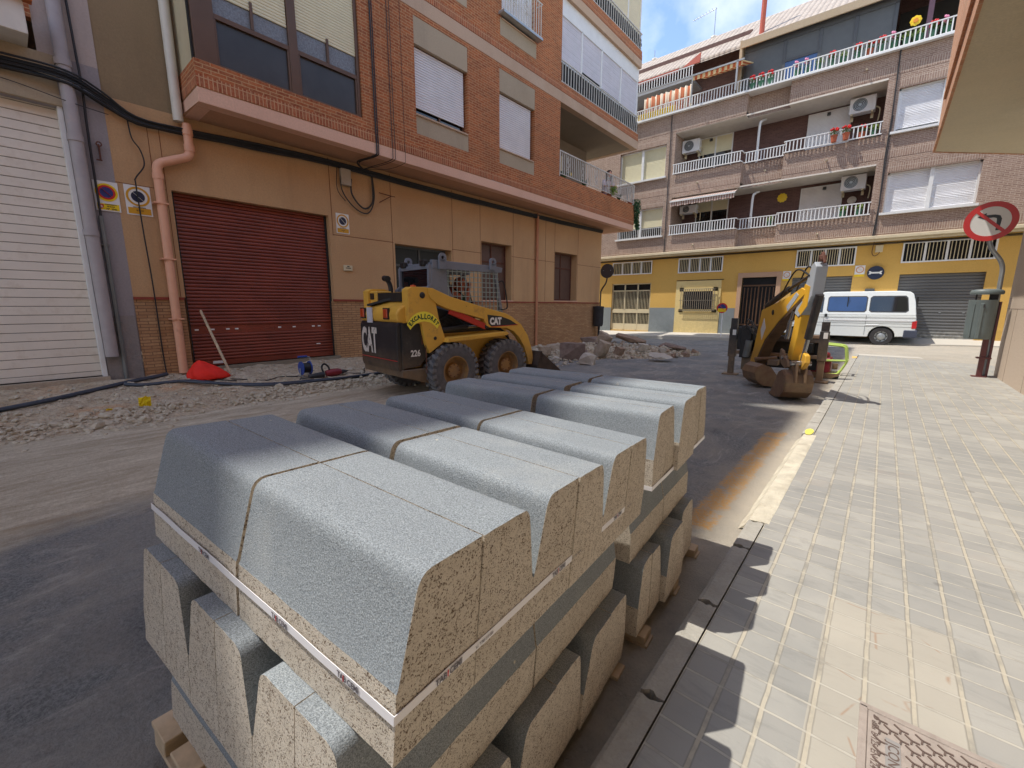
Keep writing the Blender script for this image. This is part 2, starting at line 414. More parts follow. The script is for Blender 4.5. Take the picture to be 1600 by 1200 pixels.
# --- pavement tiles, 11.7 cm with raised lengthwise joints
TX, TY = 0.1182, 0.1125
def pavemat():
    m = MT('grooved_pavement_tiles')
    x, y, z = m.sep()
    u = m.math('DIVIDE', m.math('ADD', x, 0.257 + 8 * TX), TX)
    v = m.math('DIVIDE', m.math('SUBTRACT', y, 1.912 - 40 * TY), TY)
    wob = m.math('MULTIPLY', m.math('SUBTRACT', m.noise(9, 3), 0.5), 0.06)
    fu = m.math('FRACT', m.math('ADD', u, wob)); fv = m.math('FRACT', m.math('ADD', v, wob))
    du = m.math('MULTIPLY', m.math('SUBTRACT', 0.5, m.math('ABSOLUTE', m.math('SUBTRACT', fu, 0.5))), TX)
    dv = m.math('MULTIPLY', m.math('SUBTRACT', 0.5, m.math('ABSOLUTE', m.math('SUBTRACT', fv, 0.5))), TY)
    wn = m.n('ShaderNodeTexWhiteNoise', noise_dimensions='2D')
    m.l(m.comb(m.math('FLOOR', u), m.math('FLOOR', v)), wn.inputs['Vector'])
    tile = m.mix(wn.outputs['Value'], lin(148, 146, 140), lin(170, 167, 158))
    tile = m.mix(m.rng(m.noise(1.1, 6, 0.6), 0.40, 0.62, 0, 0.85), tile, lin(138, 138, 134))
    tile = m.mix(m.rng(m.noise(3.5, 9, 0.75, m.scl(m.pos, (0.8, 3.0, 1)), 0.7), 0.52, 0.72, 0, 0.6), tile, lin(112, 113, 110))
    tile = m.mix(m.rng(m.noise(1.9, 5, 0.6), 0.60, 0.75, 0, 0.4), tile, lin(158, 142, 128))
    tile = m.mix(m.rng(m.noise(170, 3), 0.3, 0.7, 0, 0.25), tile, lin(150, 146, 138))
    # tiles near the manhole are newer and creamier
    px = m.math('MULTIPLY', m.math('GREATER_THAN', x, -0.035), m.math('LESS_THAN', y, 2.14))
    px = m.math('MULTIPLY', px, m.math('LESS_THAN', x, 0.33))
    tile = m.mix(m.math('MULTIPLY', px, 0.4), tile, lin(184, 174, 154))
    crk = m.rng(m.voro(3.1, m.scl(m.pos, (1, 1.3, 1)), 'DISTANCE_TO_EDGE'), 0.0, 0.014, 1, 0)
    crk = m.math('MULTIPLY', crk, m.math('MULTIPLY', px, m.rng(m.noise(6, 3), 0.5, 0.55)))
    tile = m.mix(m.math('MULTIPLY', crk, 0.7), tile, lin(150, 118, 92))
    ju = m.rng(du, 0.0062, 0.0048)
    jue = m.math('MAXIMUM', m.rng(du, 0.0105, 0.0075), m.rng(dv, .0075, .005, 0, .8))
    jv = m.rng(dv, 0.0052, 0.0034)
    broken = m.rng(m.noise(5, 5, .7), 0.36, 0.56, .15, 1)
    c = m.mix(m.math('MULTIPLY', jue, 0.55), tile, lin(120, 116, 106))
    c = m.mix(m.math('MULTIPLY', jv, m.math('MULTIPLY', broken, 0.9)), c, lin(180, 175, 162))
    c = m.mix(m.math('MULTIPLY', m.math('MULTIPLY', ju, broken), .85), c, lin(182, 173, 154))
    # dark spots (gum, oil)
    sp = m.rng(m.voro(2.3, None), 0.055, 0.035)
    c = m.mix(m.math('MULTIPLY', sp, 0.45), c, lin(96, 92, 88))
    h = m.math('ADD', m.math('MULTIPLY', m.math('ADD', ju, m.math('MULTIPLY', jv, 0.5)), -1.0), m.math('MULTIPLY', m.noise(120, 4), 0.3))
    return m.fin(c, 0.82, m.bump(h, 0.35, 0.004))
M['pave'] = pavemat()
M['pave_far'] = simple('far_pavement', lin(184, 178, 166), 0.85, var=0.06, vs=2)
M['kerb_old'] = stonemat('old_kerb_concrete', lin(154, 150, 140), lin(182, 178, 168), 5)
M['kerb_cream'] = simple('fresh_cream_mortar', lin(200, 192, 172), 0.95, var=0.14, vs=9, bump=0.9, bs=70, dirt=lin(176, 166, 146), dlo=0.5, dhi=0.7, dscale=7.0)
M['yellow_paint'] = simple('yellow_spray_paint', lin(224, 212, 96), 0.7, var=0.1)
M['pinkstone'] = None
def granite(name, a, b, c_):
    m = MT(name)
    c = m.mix(m.rng(m.noise(60, 4, 0.7), 0.35, 0.65), a, b)
    c = m.mix(m.rng(m.noise(35, 4, 0.7), 0.6, 0.7, 0, 0.6), c, c_)
    return m.fin(c, 0.7, m.bump(m.noise(90, 3), 0.3, 0.004))
M['granite'] = granite('pinkish_aggregate_wall', lin(176, 158, 140), lin(206, 190, 172), lin(140, 116, 100))
M['marble_frame'] = granite('pink_marble_frame', lin(196, 160, 130), lin(178, 142, 114), lin(150, 112, 88))
M['manhole'] = simple('pinkish_cast_iron', lin(160, 148, 138), 0.7, 0.1, var=0.12, vs=30, bump=0.3, bs=160)
M['manhole_dark'] = simple('manhole_grooves', lin(98, 82, 74), 0.8, var=0.12)
M['manhole_pad'] = simple('manhole_grey_pad', lin(142, 138, 134), 0.7, var=0.1)

# ------------------------------------------------------------------ mesh helpers
ORG = {}
class MB:
    def __init__(s):
        s.v = []; s.f = []; s.mi = []; s.k = 0
    def add(s, vs, fs, k=None):
        o = len(s.v)
        s.v += [Vector(p) for p in vs]
        s.f += [[i + o for i in f] for f in fs]
        s.mi += [s.k if k is None else k] * len(fs)
        return s
    def box(s, x0, x1, y0, y1, z0, z1, k=None):
        x0, x1 = min(x0, x1), max(x0, x1); y0, y1 = min(y0, y1), max(y0, y1); z0, z1 = min(z0, z1), max(z0, z1)
        vs = [(x0, y0, z0), (x1, y0, z0), (x1, y1, z0), (x0, y1, z0), (x0, y0, z1), (x1, y0, z1), (x1, y1, z1), (x0, y1, z1)]
        return s.add(vs, [(0, 3, 2, 1), (4, 5, 6, 7), (0, 1, 5, 4), (1, 2, 6, 5), (2, 3, 7, 6), (3, 0, 4, 7)], k)
    def obox(s, c, ax, ay, az, hx, hy, hz, k=None):
        c = Vector(c); ax = Vector(ax).normalized() * hx; ay = Vector(ay).normalized() * hy; az = Vector(az).normalized() * hz
        vs = [c + ax * i + ay * j + az * l for l in (-1, 1) for i, j in ((-1, -1), (1, -1), (1, 1), (-1, 1))]
        return s.add(vs, [(0, 3, 2, 1), (4, 5, 6, 7), (0, 1, 5, 4), (1, 2, 6, 5), (2, 3, 7, 6), (3, 0, 4, 7)], k)
    def bar(s, a, b, wd, th, upd=(0, 0, 1), k=None):
        a = Vector(a); b = Vector(b); d = b - a
        z = d.normalized(); u = Vector(upd)
        x = u.cross(z)
        if x.length < 1e-4:
            x = Vector((1, 0, 0)).cross(z)
            if x.length < 1e-4:
                x = Vector((0, 1, 0)).cross(z)
        x.normalize(); y = z.cross(x)
        return s.obox((a + b) / 2, x, y, z, wd / 2, th / 2, d.length / 2, k)
    def tube(s, pts, r, seg=8, k=None, cap=True):
        pts = [Vector(p) for p in pts]
        rs = r if isinstance(r, (list, tuple)) else [r] * len(pts)
        rings = []
        prev = None
        for i, p in enumerate(pts):
            t = (pts[min(i + 1, len(pts) - 1)] - pts[max(i - 1, 0)])
            if t.length < 1e-9: t = Vector((0, 0, 1))
            t.normalize()
            if prev is None:
                a = Vector((0, 0, 1)) if abs(t.z) < 0.9 else Vector((1, 0, 0))
                x = a.cross(t).normalized()
            else:
                x = (prev - t * prev.dot(t))
                x = x.normalized() if x.length > 1e-6 else Vector((1, 0, 0))
            prev = x
            y = t.cross(x)
            rings.append([p + (x * math.cos(2 * math.pi * j / seg) + y * math.sin(2 * math.pi * j / seg)) * rs[i] for j in range(seg)])
        vs = [v for rg in rings for v in rg]; fs = []
        for i in range(len(rings) - 1):
            for j in range(seg):
                a = i * seg + j; b = i * seg + (j + 1) % seg
                fs.append((a, b, b + seg, a + seg))
        if cap:
            fs.append(tuple(range(seg))[::-1]); fs.append(tuple((len(rings) - 1) * seg + j for j in range(seg)))
        return s.add(vs, fs, k)
    def prism(s, poly, o, ax, ay, an, t0, t1, k=None):
        """polygon (2d) in the frame o,ax,ay extruded along an from t0 to t1"""
        o = Vector(o); ax = Vector(ax); ay = Vector(ay); an = Vector(an)
        n = len(poly)
        a = [o + ax * p[0] + ay * p[1] + an * t0 for p in poly]
        b = [o + ax * p[0] + ay * p[1] + an * t1 for p in poly]
        fs = [tuple(range(n))[::-1], tuple(range(n, 2 * n))] + [(i, (i + 1) % n, n + (i + 1) % n, n + i) for i in range(n)]
        return s.add(a + b, fs, k)
    def lathe(s, prof, o=(0, 0, 0), ax=(0, 0, 1), seg=20, k=None, a0=0, a1=360):
        o = Vector(o); z = Vector(ax).normalized()
        x = Vector((1, 0, 0)) if abs(z.x) < 0.9 else Vector((0, 1, 0))
        x = (x - z * x.dot(z)).normalized(); y = z.cross(x)
        full = abs(a1 - a0) >= 360
        m_ = seg if full else seg + 1
        vs = []; fs = []
        for r, h in prof:
            for j in range(m_):
                t = R(a0 + (a1 - a0) * j / seg)
                vs.append(o + z * h + (x * math.cos(t) + y * math.sin(t)) * r)
        for i in range(len(prof) - 1):
            for j in range(seg):
                b = (j + 1) % m_
                fs.append((i * m_ + j, i * m_ + b, (i + 1) * m_ + b, (i + 1) * m_ + j))
        return s.add(vs, fs, k)
    def disc(s, c, n, r, seg=24, k=None, th=0.004):
        return s.lathe([(0.0001, -th / 2), (r, -th / 2), (r, th / 2), (0.0001, th / 2)], c, n, seg, k)
    def ring(s, c, n, r0, r1, seg=28, k=None, th=0.004):
        return s.lathe([(r0, -th / 2), (r1, -th / 2), (r1, th / 2), (r0, th / 2), (r0, -th / 2)], c, n, seg, k)
    def text(s, body, size, o, ax, ay, sx=1.0, bold=0.0, k=None, shear=0.0, lift=0.0):
        cu = bpy.data.curves.new('t', 'FONT')
        cu.body = body; cu.size = size; cu.align_x = 'CENTER'; cu.align_y = 'CENTER'
        cu.offset = bold; cu.shear = shear; cu.resolution_u = 3
        ob = bpy.data.objects.new('t', cu)
        COL.objects.link(ob)
        dg = bpy.context.evaluated_depsgraph_get()
        me = bpy.data.meshes.new_from_object(ob.evaluated_get(dg))
        o = Vector(o); ax = Vector(ax).normalized(); ay = Vector(ay).normalized(); an = ax.cross(ay)
        s.add([o + ax * v.co.x * sx + ay * v.co.y + an * lift for v in me.vertices], [tuple(p.vertices) for p in me.polygons], k)
        bpy.data.objects.remove(ob); bpy.data.meshes.remove(me); bpy.data.curves.remove(cu)
        return s
    def blob(s, c, r, seed=0, amp=0.35, sub=1, k=None, sq=(1, 1, 1), rot=None):
        bm = bmesh.new()
        bmesh.ops.create_icosphere(bm, subdivisions=sub, radius=1.0)
        q = rot or Matrix.Identity(3)
        vs = []
        for v in bm.verts:
            d = v.co.copy()
            f = 1 + amp * mnoise.noise(d * 1.7 + Vector((seed * 3.1, seed * 1.7, seed)))
            d = Vector((d.x * sq[0], d.y * sq[1], d.z * sq[2])) * f * r
            vs.append(Vector(c) + q @ d)
        fs = [tuple(v.index for v in f.verts) for f in bm.faces]
        bm.free()
        return s.add(vs, fs, k)
    def build(s, name, mats, parent=None, smooth=False, bevel=0.0, local=False, seg=1, recalc=True, auto=None):
        me = bpy.data.meshes.new(name)
        off = Vector((0, 0, 0))
        if parent is not None and not local:
            off = ORG.get(parent.name, Vector((0, 0, 0)))
        me.from_pydata([tuple(v - off) for v in s.v], [], s.f)
        if not isinstance(mats, (list, tuple)): mats = [mats]
        for m_ in mats:
            me.materials.append(M[m_] if isinstance(m_, str) else m_)
        for p, k in zip(me.polygons, s.mi):
            p.material_index = k
            p.use_smooth = smooth
        if recalc:
            bm = bmesh.new(); bm.from_mesh(me)
            bmesh.ops.recalc_face_normals(bm, faces=bm.faces)
            bm.to_mesh(me); bm.free()
        o = bpy.data.objects.new(name, me)
        COL.objects.link(o)
        if bevel:
            b = o.modifiers.new('bevel', 'BEVEL'); b.width = bevel; b.segments = seg; b.limit_method = 'ANGLE'
            if smooth:
                b.harden_normals = False
        if smooth and auto is not False:
            try:
                me.set_sharp_from_angle(angle=R(auto or 40))
            except Exception:
                pass
        if parent is not None:
            o.parent = parent
            ORG[o.name] = off
        return o

def each(s, name, mats, parent=None, **k):
    """one object for every separate piece"""
    n = len(s.v); par = list(range(n))
    def find(a):
        while par[a] != a: par[a] = par[par[a]]; a = par[a]
        return a
    for f in s.f:
        r = find(f[0])
        for q in f[1:]: par[find(q)] = r
    grp = {}
    for i, f in enumerate(s.f): grp.setdefault(find(f[0]), []).append(i)
    out = []
    for fl in grp.values():
        ids = sorted({q for i in fl for q in s.f[i]}); mp = {a: b for b, a in enumerate(ids)}
        b = MB(); b.add([s.v[a] for a in ids], [[mp[q] for q in s.f[i]] for i in fl]); b.mi = [s.mi[i] for i in fl]
        out.append(b.build(name, mats, parent, **k))
    return out
MB.each = each
def tag(o, label, cat, group=None):
    o['label'] = label; o['category'] = cat
    if group: o['group'] = group
    return o
def struct(o):
    o['kind'] = 'structure'
    return o
def thing(name, label, cat, loc=(0, 0, 0), rot=None, group=None):
    o = bpy.data.objects.new(name, None)
    o.empty_display_size = 0.2
    COL.objects.link(o)
    o.location = loc
    if rot is not None: o.rotation_euler = rot
    ORG[o.name] = Vector(loc)
    return tag(o, label, cat, group)
def lab(o, label):
    o['label'] = label
    return o
def copy_tree(o, parent=None, kids=None):
    if kids is None:
        kids = {}
        for q in COL.objects:
            if q.parent is not None: kids.setdefault(q.parent.name, []).append(q)
    c = o.copy(); COL.objects.link(c)
    if parent is not None: c.parent = parent
    for ch in kids.get(o.name, []):
        copy_tree(ch, c, kids)
    return c

def wall(mb, axis, P, a0, a1, z0, z1, holes, depth, k=None):
    """wall face on plane axis=P with rectangular holes (a0,a1,z0,z1) whose reveals go to P+depth"""
    aa = sorted({a0, a1, *[h[0] for h in holes], *[h[1] for h in holes]})
    zz = sorted({z0, z1, *[h[2] for h in holes], *[h[3] for h in holes]})
    aa = [a for a in aa if a0 <= a <= a1]; zz = [z for z in zz if z0 <= z <= z1]
    pt = (lambda a, z, d=0.0: (P + d, a, z)) if axis == 'X' else (lambda a, z, d=0.0: (a, P + d, z))
    for i in range(len(aa) - 1):
        for j in range(len(zz) - 1):
            ca = (aa[i] + aa[i + 1]) / 2; cz = (zz[j] + zz[j + 1]) / 2
            if any(h[0] < ca < h[1] and h[2] < cz < h[3] for h in holes): continue
            mb.add([pt(aa[i], zz[j]), pt(aa[i + 1], zz[j]), pt(aa[i + 1], zz[j + 1]), pt(aa[i], zz[j + 1])], [(0, 1, 2, 3)], k)
    for h in holes:
        q = [(h[0], h[2]), (h[1], h[2]), (h[1], h[3]), (h[0], h[3])]
        for i in range(4):
            a, b = q[i], q[(i + 1) % 4]
            if abs(a[0] - b[0]) < 1e-6 and (abs(a[0] - a0) < 1e-6 or abs(a[0] - a1) < 1e-6): continue
            if abs(a[1] - b[1]) < 1e-6 and (abs(a[1] - z0) < 1e-6 or abs(a[1] - z1) < 1e-6): continue
            mb.add([pt(*a), pt(*b), pt(*b, depth), pt(*a, depth)], [(0, 1, 2, 3)], k)
    return mb

def bars(mb, axis, P, a0, a1, z0, z1, n, r=0.007, w=None, k=None):
    for i in range(n):
        a = a0 + (a1 - a0) * (i + 0.5) / n
        p = (P, a) if axis == 'X' else (a, P)
        mb.box(p[0] - r, p[0] + r, p[1] - r, p[1] + r, z0, z1, k)
    return mb
def slats(mb, axis, P, a0, a1, z0, z1, period, d, sgn, k=None, lip=0.3):
    """corrugated shutter sheet; relief d towards sgn"""
    n = max(1, int(round((z1 - z0) / period))); p = (z1 - z0) / n
    prof = []
    for i in range(n):
        z = z0 + i * p
        prof += [(z, 0.0), (z + p * 0.12, d * 0.8), (z + p * 0.5, d), (z + p * 0.88, d * 0.8)]
    prof.append((z1, 0.0))
    pt = (lambda a, z, dd: (P + sgn * dd, a, z)) if axis == 'X' else (lambda a, z, dd: (a, P + sgn * dd, z))
    vs = []; fs = []
    for z, dd in prof:
        vs += [pt(a0, z, dd), pt(a1, z, dd)]
    for i in range(len(prof) - 1):
        fs.append((2 * i, 2 * i + 1, 2 * i + 3, 2 * i + 2))
    return mb.add(vs, fs, k)

# ------------------------------------------------------------------ ground
def zroad(x, y):
    t = min(1, max(0, (y - 4) / 14))
    xx = max(-14, min(3, x))
    return -0.08 * (1 - t) + t * (-0.04 + 0.024 * xx)
def heightfield(x0, x1, y0, y1, nx, ny, fn):
    vs = []; fs = []
    for j in range(ny + 1):
        for i in range(nx + 1):
            x = x0 + (x1 - x0) * i / nx; y = y0 + (y1 - y0) * j / ny
            vs.append((x, y, fn(x, y)))
    for j in range(ny):
        for i in range(nx):
            a = j * (nx + 1) + i
            fs.append((a, a + 1, a + nx + 2, a + nx + 1))
    return vs, fs
mb = MB()
def zr2(x, y):
    n = mnoise.noise(Vector((x * 0.7, y * 0.7, 0))) * 0.012 + mnoise.noise(Vector((x * 2.5, y * 2.5, 3))) * 0.004
    return zroad(x, y) + n * (1 if x < -0.9 else 0.2)
mb.add(*heightfield(-16, 8, -12, 24, 160, 240, zr2))
# far skirt reaching the horizon
zc = -0.6
mb.add([(-200, -200, zc), (200, -200, zc), (200, 200, zc), (-200, 200, zc)], [(0, 1, 2, 3)])
struct(mb.build('road', 'road', smooth=True))

# excavated strip along the orange wall
def zdirt(x, y):
    d = (x + 8.66) / (2.65 - .35 * max(0, min(1, (y - 2.5) / 3)))             # 0 at the wall, 1 at the road edge
    near = max(0, min(1, (7.5 - y) / 3))
    base = zroad(x, y) + 0.015
    h = (0.15 * near + 0.03) * max(0, 1 - d) ** 1.2
    n = mnoise.fractal(Vector((x * 2.2, y * 2.2, 1)), 0.8, 2.2, 5) * 0.035 + mnoise.noise(Vector((x * 9, y * 9, 5))) * 0.012
    edge = min(1, max(0, (1.0 - d) * 4)) * min(1, max(0, (13.8 - y) * 0.7))
    return base + h + n * edge - (1 - edge) * 0.035
mb = MB()
mb.add(*heightfield(-8.8, -5.85, -4, 15.4, 120, 560, zdirt))
struct(mb.build('dirt', 'dirt', smooth=True))

def rocks(name, spots, mat, lo, hi, flat=0.7, seed=1):
    rnd = random.Random(seed); mb = MB()
    for x, y, z in spots:
        r = rnd.uniform(lo, hi) * (1.8 if rnd.random() < 0.06 else 1)
        q = Matrix.Rotation(rnd.uniform(0, 6.28), 3, 'Z') @ Matrix.Rotation(rnd.uniform(-.6, .6), 3, 'X')
        mb.blob((x, y, z + r * 0.25), r, rnd.random() * 90, 0.5, 1, None, (1, rnd.uniform(.6, .9), flat * rnd.uniform(.6, 1)), q)
    return mb.build(name, mat)
rnd = random.Random(4)
sp = []
for i in range(2600):
    y = rnd.uniform(-1.5, 6.8); x = -6.48 - .27 * max(0, min(1, (y - 2.5) / 3)) + rnd.gauss(0, 0.26) + 0.1 * math.sin(y * 2)
    if mnoise.noise(Vector((x * 1.2, y * 0.9, 8))) < -0.12 and rnd.random() < .8: continue
    sp.append((x, y, zdirt(x, y)))
for i in range(900):
    y = rnd.uniform(-1.5, 13); x = rnd.uniform(-8.5, -6.3)
    sp.append((x, y, zdirt(x, y)))
g = rocks('gravel', sp, 'gravel', 0.010, 0.046); g['kind'] = 'stuff'
tag(g, 'loose gravel and broken stone along the dug up edge of the street', 'gravel')

# pavement on the right
mb = MB()
XE = -0.372
def pavz(x, y): return 0.0 + 0.002 * mnoise.noise(Vector((x * 1.5, y * 1.5, 0))) - (0.05 * max(0, (y - 12.6)) / 2.0 if y > 12.6 else 0)
mb.add(*heightfield(XE, 7.0, -8, 14.4, 60, 180, pavz))
mb.add([(XE, -8, 0), (XE, 14.4, -0.045), (XE, 14.4, -0.3), (XE, -8, -0.3)], [(0, 1, 2, 3)])
mb.add([(XE, 14.4, -0.045), (7, 14.4, -0.045), (7, 14.4, -0.3), (XE, 14.4, -0.3)], [(0, 1, 2, 3)])
struct(mb.build('pavement', 'pave', smooth=False))
mb = MB()
mb.box(XE - 0.1, 7, 14.4, 14.75, -0.3, -0.035)
struct(mb.build('kerb', 'pave_far', bevel=0.02))

# old kerb stones in front of the stack, one object each
def kerbstone(y0, y1, w0=-0.455, w1=-0.378, mat='kerb_old', seed=0, rough=0.012):
    rnd = random.Random(seed); bm = bmesh.new()
    nx = 6; ny = 12
    vs = []; n = lambda i, j: j * (nx + 1) + i
    top = []
    for j in range(ny + 1):
        for i in range(nx + 1):
            u = i / nx; v = j / ny
            x = w0 + (w1 - w0) * u; y = y0 + (y1 - y0) * v
            e = 0.0
            if j in (0, ny): e = rough * (mnoise.noise(Vector((u * 4, seed * 7.3 + v * 3, 0))) + (0.9 if i in (2, 3) else 0)) * (1 if j == 0 else -1)
            z = -0.006 * (1 if i == 0 else 0) + 0.0015 * mnoise.noise(Vector((x * 30, y * 30, seed)))
            top.append((x, y + e, z))
    base = [(x - (0.012 if abs(x - w0) < 1e-6 else 0), y, -0.16) for x, y, z in top]
    mb = MB(); N = len(top)
    fs = [(n(i, j), n(i + 1, j), n(i + 1, j + 1), n(i, j + 1)) for j in range(ny) for i in range(nx)]
    ring = [n(i, 0) for i in range(nx + 1)] + [n(nx, j) for j in range(1, ny + 1)] + [n(i, ny) for i in range(nx - 1, -1, -1)] + [n(0, j) for j in range(ny - 1, 0, -1)]
    for a, b in zip(ring, ring[1:] + ring[:1]): fs.append((b, a, N + a, N + b))
    mb.add(top + base, fs)
    return mb.build('kerbstone', mat)
ks = []
for i, (a, b) in enumerate([(-0.55, 0.02), (0.035, 0.592), (0.606, 1.162), (1.178, 1.735), (1.752, 2.288), (2.306, 2.64)]):
    o = kerbstone(a, b, seed=i)
    names = ['nearest old kerb stone, behind the camera', 'old kerb stone beside the near corner of the nearer pallet', 'old kerb stone beside the near end of the stacked pallet', 'old kerb stone in shade between two broken joints', 'old kerb stone shaded by the farther pallet', 'short last old kerb stone before the cream mortar strip']
    tag(o, names[i], 'kerb stone', 'old kerb stones beside the pallets')
yy = 4.9; i = 0
far = []
while yy < 13.9:
    L_ = 0.55
    o = kerbstone(yy, yy + L_ - 0.012, -0.47, -0.378, 'kerb_old', 20 + i, 0.004)
    far.append(o); tag(o, 'pale kerb stone in the row beyond the cream mortar strip', 'kerb stone', 'pale kerb stones along the far pavement edge')
    yy += L_; i += 1
mb = MB()
vs = []; fs = []
n = 40
for j in range(n + 1):
    y = 2.65 + (4.88 - 2.65) * j / n
    nz = 0.012 * mnoise.noise(Vector((0, y * 6, 0)))
    for x, z in ((-0.505 + nz * .5, -0.079), (-0.478 + nz * .2, -0.05), (-0.452, -0.004), (-0.365, 0.0035), (-0.352 + nz * .3, 0.0006)):
        vs.append((x, y, z))
for j in range(n):
    for i in range(4):
        a = j * 5 + i; fs.append((a, a + 1, a + 6, a + 5))
fs.append((0, 1, 2, 3, 4)); fs.append(tuple(n * 5 + q for q in (4, 3, 2, 1, 0)))
mb.add(vs, fs)
o = struct(mb.build('mortar_kerb', 'kerb_cream', smooth=True))
mb = MB()
pts = []
for q in range(18):
    t = 2 * math.pi * q / 18; rr = 1 + 0.25 * mnoise.noise(Vector((math.cos(t) * 2, math.sin(t) * 2, 4)))
    pts.append((-0.42 + 0.035 * rr * math.cos(t), 4.98 + 0.13 * rr * math.sin(t)))
mb.prism(pts, (0, 0, 0), (1, 0, 0), (0, 1, 0), (0, 0, 1), 0.004, 0.007)
tag(mb.build('paint_mark', 'yellow_paint'), 'bright yellow sprayed mark on the kerb edge', 'paint mark')
mb = MB()
pts = []
for q in range(14):
    t = 2 * math.pi * q / 14; rr = 1 + 0.3 * mnoise.noise(Vector((math.cos(t) * 2, math.sin(t) * 2, 9)))
    pts.append((-0.42 + 0.05 * rr * math.cos(t), 13.2 + 0.25 * rr * math.sin(t)))
mb.prism(pts, (0, 0, 0), (1, 0, 0), (0, 1, 0), (0, 0, 1), -0.012, 0.006)
tag(mb.build('paint_mark', simple('faded_orange_paint', lin(230, 180, 100), 0.7)), 'faded orange mark on the far end of the kerb', 'paint mark')

# manhole cover in the pavement
mh = thing('manhole_cover', 'rusty rectangular cast iron manhole cover with chevron relief in the pavement', 'manhole cover', (0.13, 1.2, 0))
X0, X1, Y0, Y1 = 0.100, 0.50, 1.00, 1.565
mb = MB()
for a in ((X0 - .012, X0 + .008, Y0, Y1), (X1 - .008, X1 + .012, Y0, Y1), (X0 - .012, X1 + .012, Y1 - .008, Y1 + .012), (X0 - .012, X1 + .012, Y0 - .012, Y0 + .008)):
    mb.box(*a, -0.03, 0.006)
mb.build('frame', 'manhole', mh, bevel=0.002)
mb = MB(); mb.box(X0 + .009, X1 - .009, Y0 + .009, Y1 - .009, -0.03, 0.003)
mb.build('plate', 'manhole', mh)
mb = MB()
cw, ch = 0.046, 0.040
j = 0
y = Y1 - 0.035
while y > Y0 + .02:
    x = X0 + 0.036 + (0 if j % 2 == 0 else cw / 2)
    while x < X1 - 0.02:
        if not (X0 + 0.045 < x < X0 + 0.085 and y < Y1 - 0.09):
            if x > X0 + 0.03:
                mb.bar((x - .014, y + .012, .0045), (x, y, .0045), .0042, .003)
                mb.bar((x, y, .0045), (x + .017, y, .0045), .0042, .003)
                mb.bar((x, y, .0045), (x - .002, y - .015, .0045), .0042, .003)
        x += cw
    y -= ch / 2; j += 1
mb.build('relief', 'manhole_dark', mh)
mb = MB(); mb.box(X0 + .048, X0 + .08, Y0 + .02, Y1 - .09, 0.003, 0.0052)
mb.build('pad', 'manhole_pad', mh)
mb = MB()
mb.text('JCONETOC', .034, (X0 + .064, Y1 - .19, .006), (0, -1, 0), (1, 0, 0), 1.0, .0004)
mb.text('B 125  EN 124', .022, (X0 + .024, Y1 - .155, .0035), (0, -1, 0), (1, 0, 0), 1.0, .0004)
mb.ring((X0 + .028, Y1 - .03, .004), (0, 0, 1), .004, .007, 12, None, .002)
for q in range(6):
    mb.bar((X0 + .018, Y1 - .048 - q * .006, .004), (X0 + .018 + .018 - abs(q - 2.5) * .004, Y1 - .048 - q * .006, .004), .002, .002)
mb.build('lettering', 'manhole_dark', mh)

# pavement across the junction
mb = MB()
pts = []
nxx = 40
vs = []; fs = []
for i in range(nxx + 1):
    x = -16 + 24 * i / nxx
    yf = 18.35 + 0.10 * max(0, x + 4.5) * (1 if x < 3 else 1)
    yf = min(yf, 19.0)
    zb = zroad(x, 18.2)
    zt = min(zb + 0.14, 0.06) if x < -1.5 else zb + 0.05
    vs += [(x, yf, zb - 0.3), (x, yf, zt - 0.01), (x, yf + 0.03, zt), (x, yf + 0.22, zt + .004), (x, 20.3, (0.02 + 0.018 * (x + 8.4)) if x > -9 else 0.0)]
for i in range(nxx):
    for k in range(4):
        a = i * 5 + k; fs.append((a, a + 5, a + 6, a + 1))
mb.add(vs, fs)
struct(mb.build('pavement', 'pave_far'))
def zfar(x, y):
    zb = zroad(x, 18.2); zt = min(zb + 0.14, 0.06) if x < -1.5 else zb + 0.05
    t = min(1, max(0, (y - 18.6) / 1.7)); return zt + t * ((0.02 + 0.018 * (x + 8.4)) - zt)

# ------------------------------------------------------------------ left: brick apartment block
XW, XF = -8.66, -7.84
SOF, B1 = 4.09, 4.29
bl = thing('apartment_building', 'red brick apartment block with orange rendered ground floor and overhanging upper storeys', 'building', (XW, 8.5, 0))
YL, YR, YE = 1.27, 15.4, 16.38
# ground floor
gh = [(1.92, 4.44, 0.17, 2.97), (5.97, 7.68, 1.33, 2.60), (8.77, 10.05, 1.36, 2.96), (12.29, 13.68, 1.38, 3.0)]
mb = MB()
wall(mb, 'X', XW, YL, YR, 1.33, 4.09, gh, -0.30)
mb.add([(XW, YR, 1.33), (XW - 6, YR, 1.33), (XW - 6, YR, 4.09), (XW, YR, 4.09)], [(0, 1, 2, 3)])
mb.build('ground_floor_wall', 'orange_stucco', bl)
mb = MB()
wall(mb, 'X', XW + 0.012, YL, YR, -0.4, 1.29, [(1.90, 4.42, 0.17, 1.29)], -0.31)
mb.add([(XW + .012, YR, -.4), (XW - 6, YR, -.4), (XW - 6, YR, 1.29), (XW + .012, YR, 1.29)], [(0, 1, 2, 3)])
mb.build('plinth', 'brick_tan', bl)
mb = MB()
for a, b in ((YL, 1.90), (4.42, YR)): mb.box(XW - .02, XW + .03, a, b, 1.29, 1.33)
for a, b in ((1.33, 2.6),): pass
mb.each('string_course', simple('dark_red_moulding', lin(140, 62, 44), 0.7), bl)
mb = MB()   # joints scored into the render, as thin dark strips
for yj in (4.51, 5.91, 7.72, 8.73, 10.12, 11.75, 12.27, 13.72): mb.box(XW + .0005, XW + .003, yj - .006, yj + .006, 1.34 if yj > 7.7 or yj == 5.91 else 2.6, 4.06)
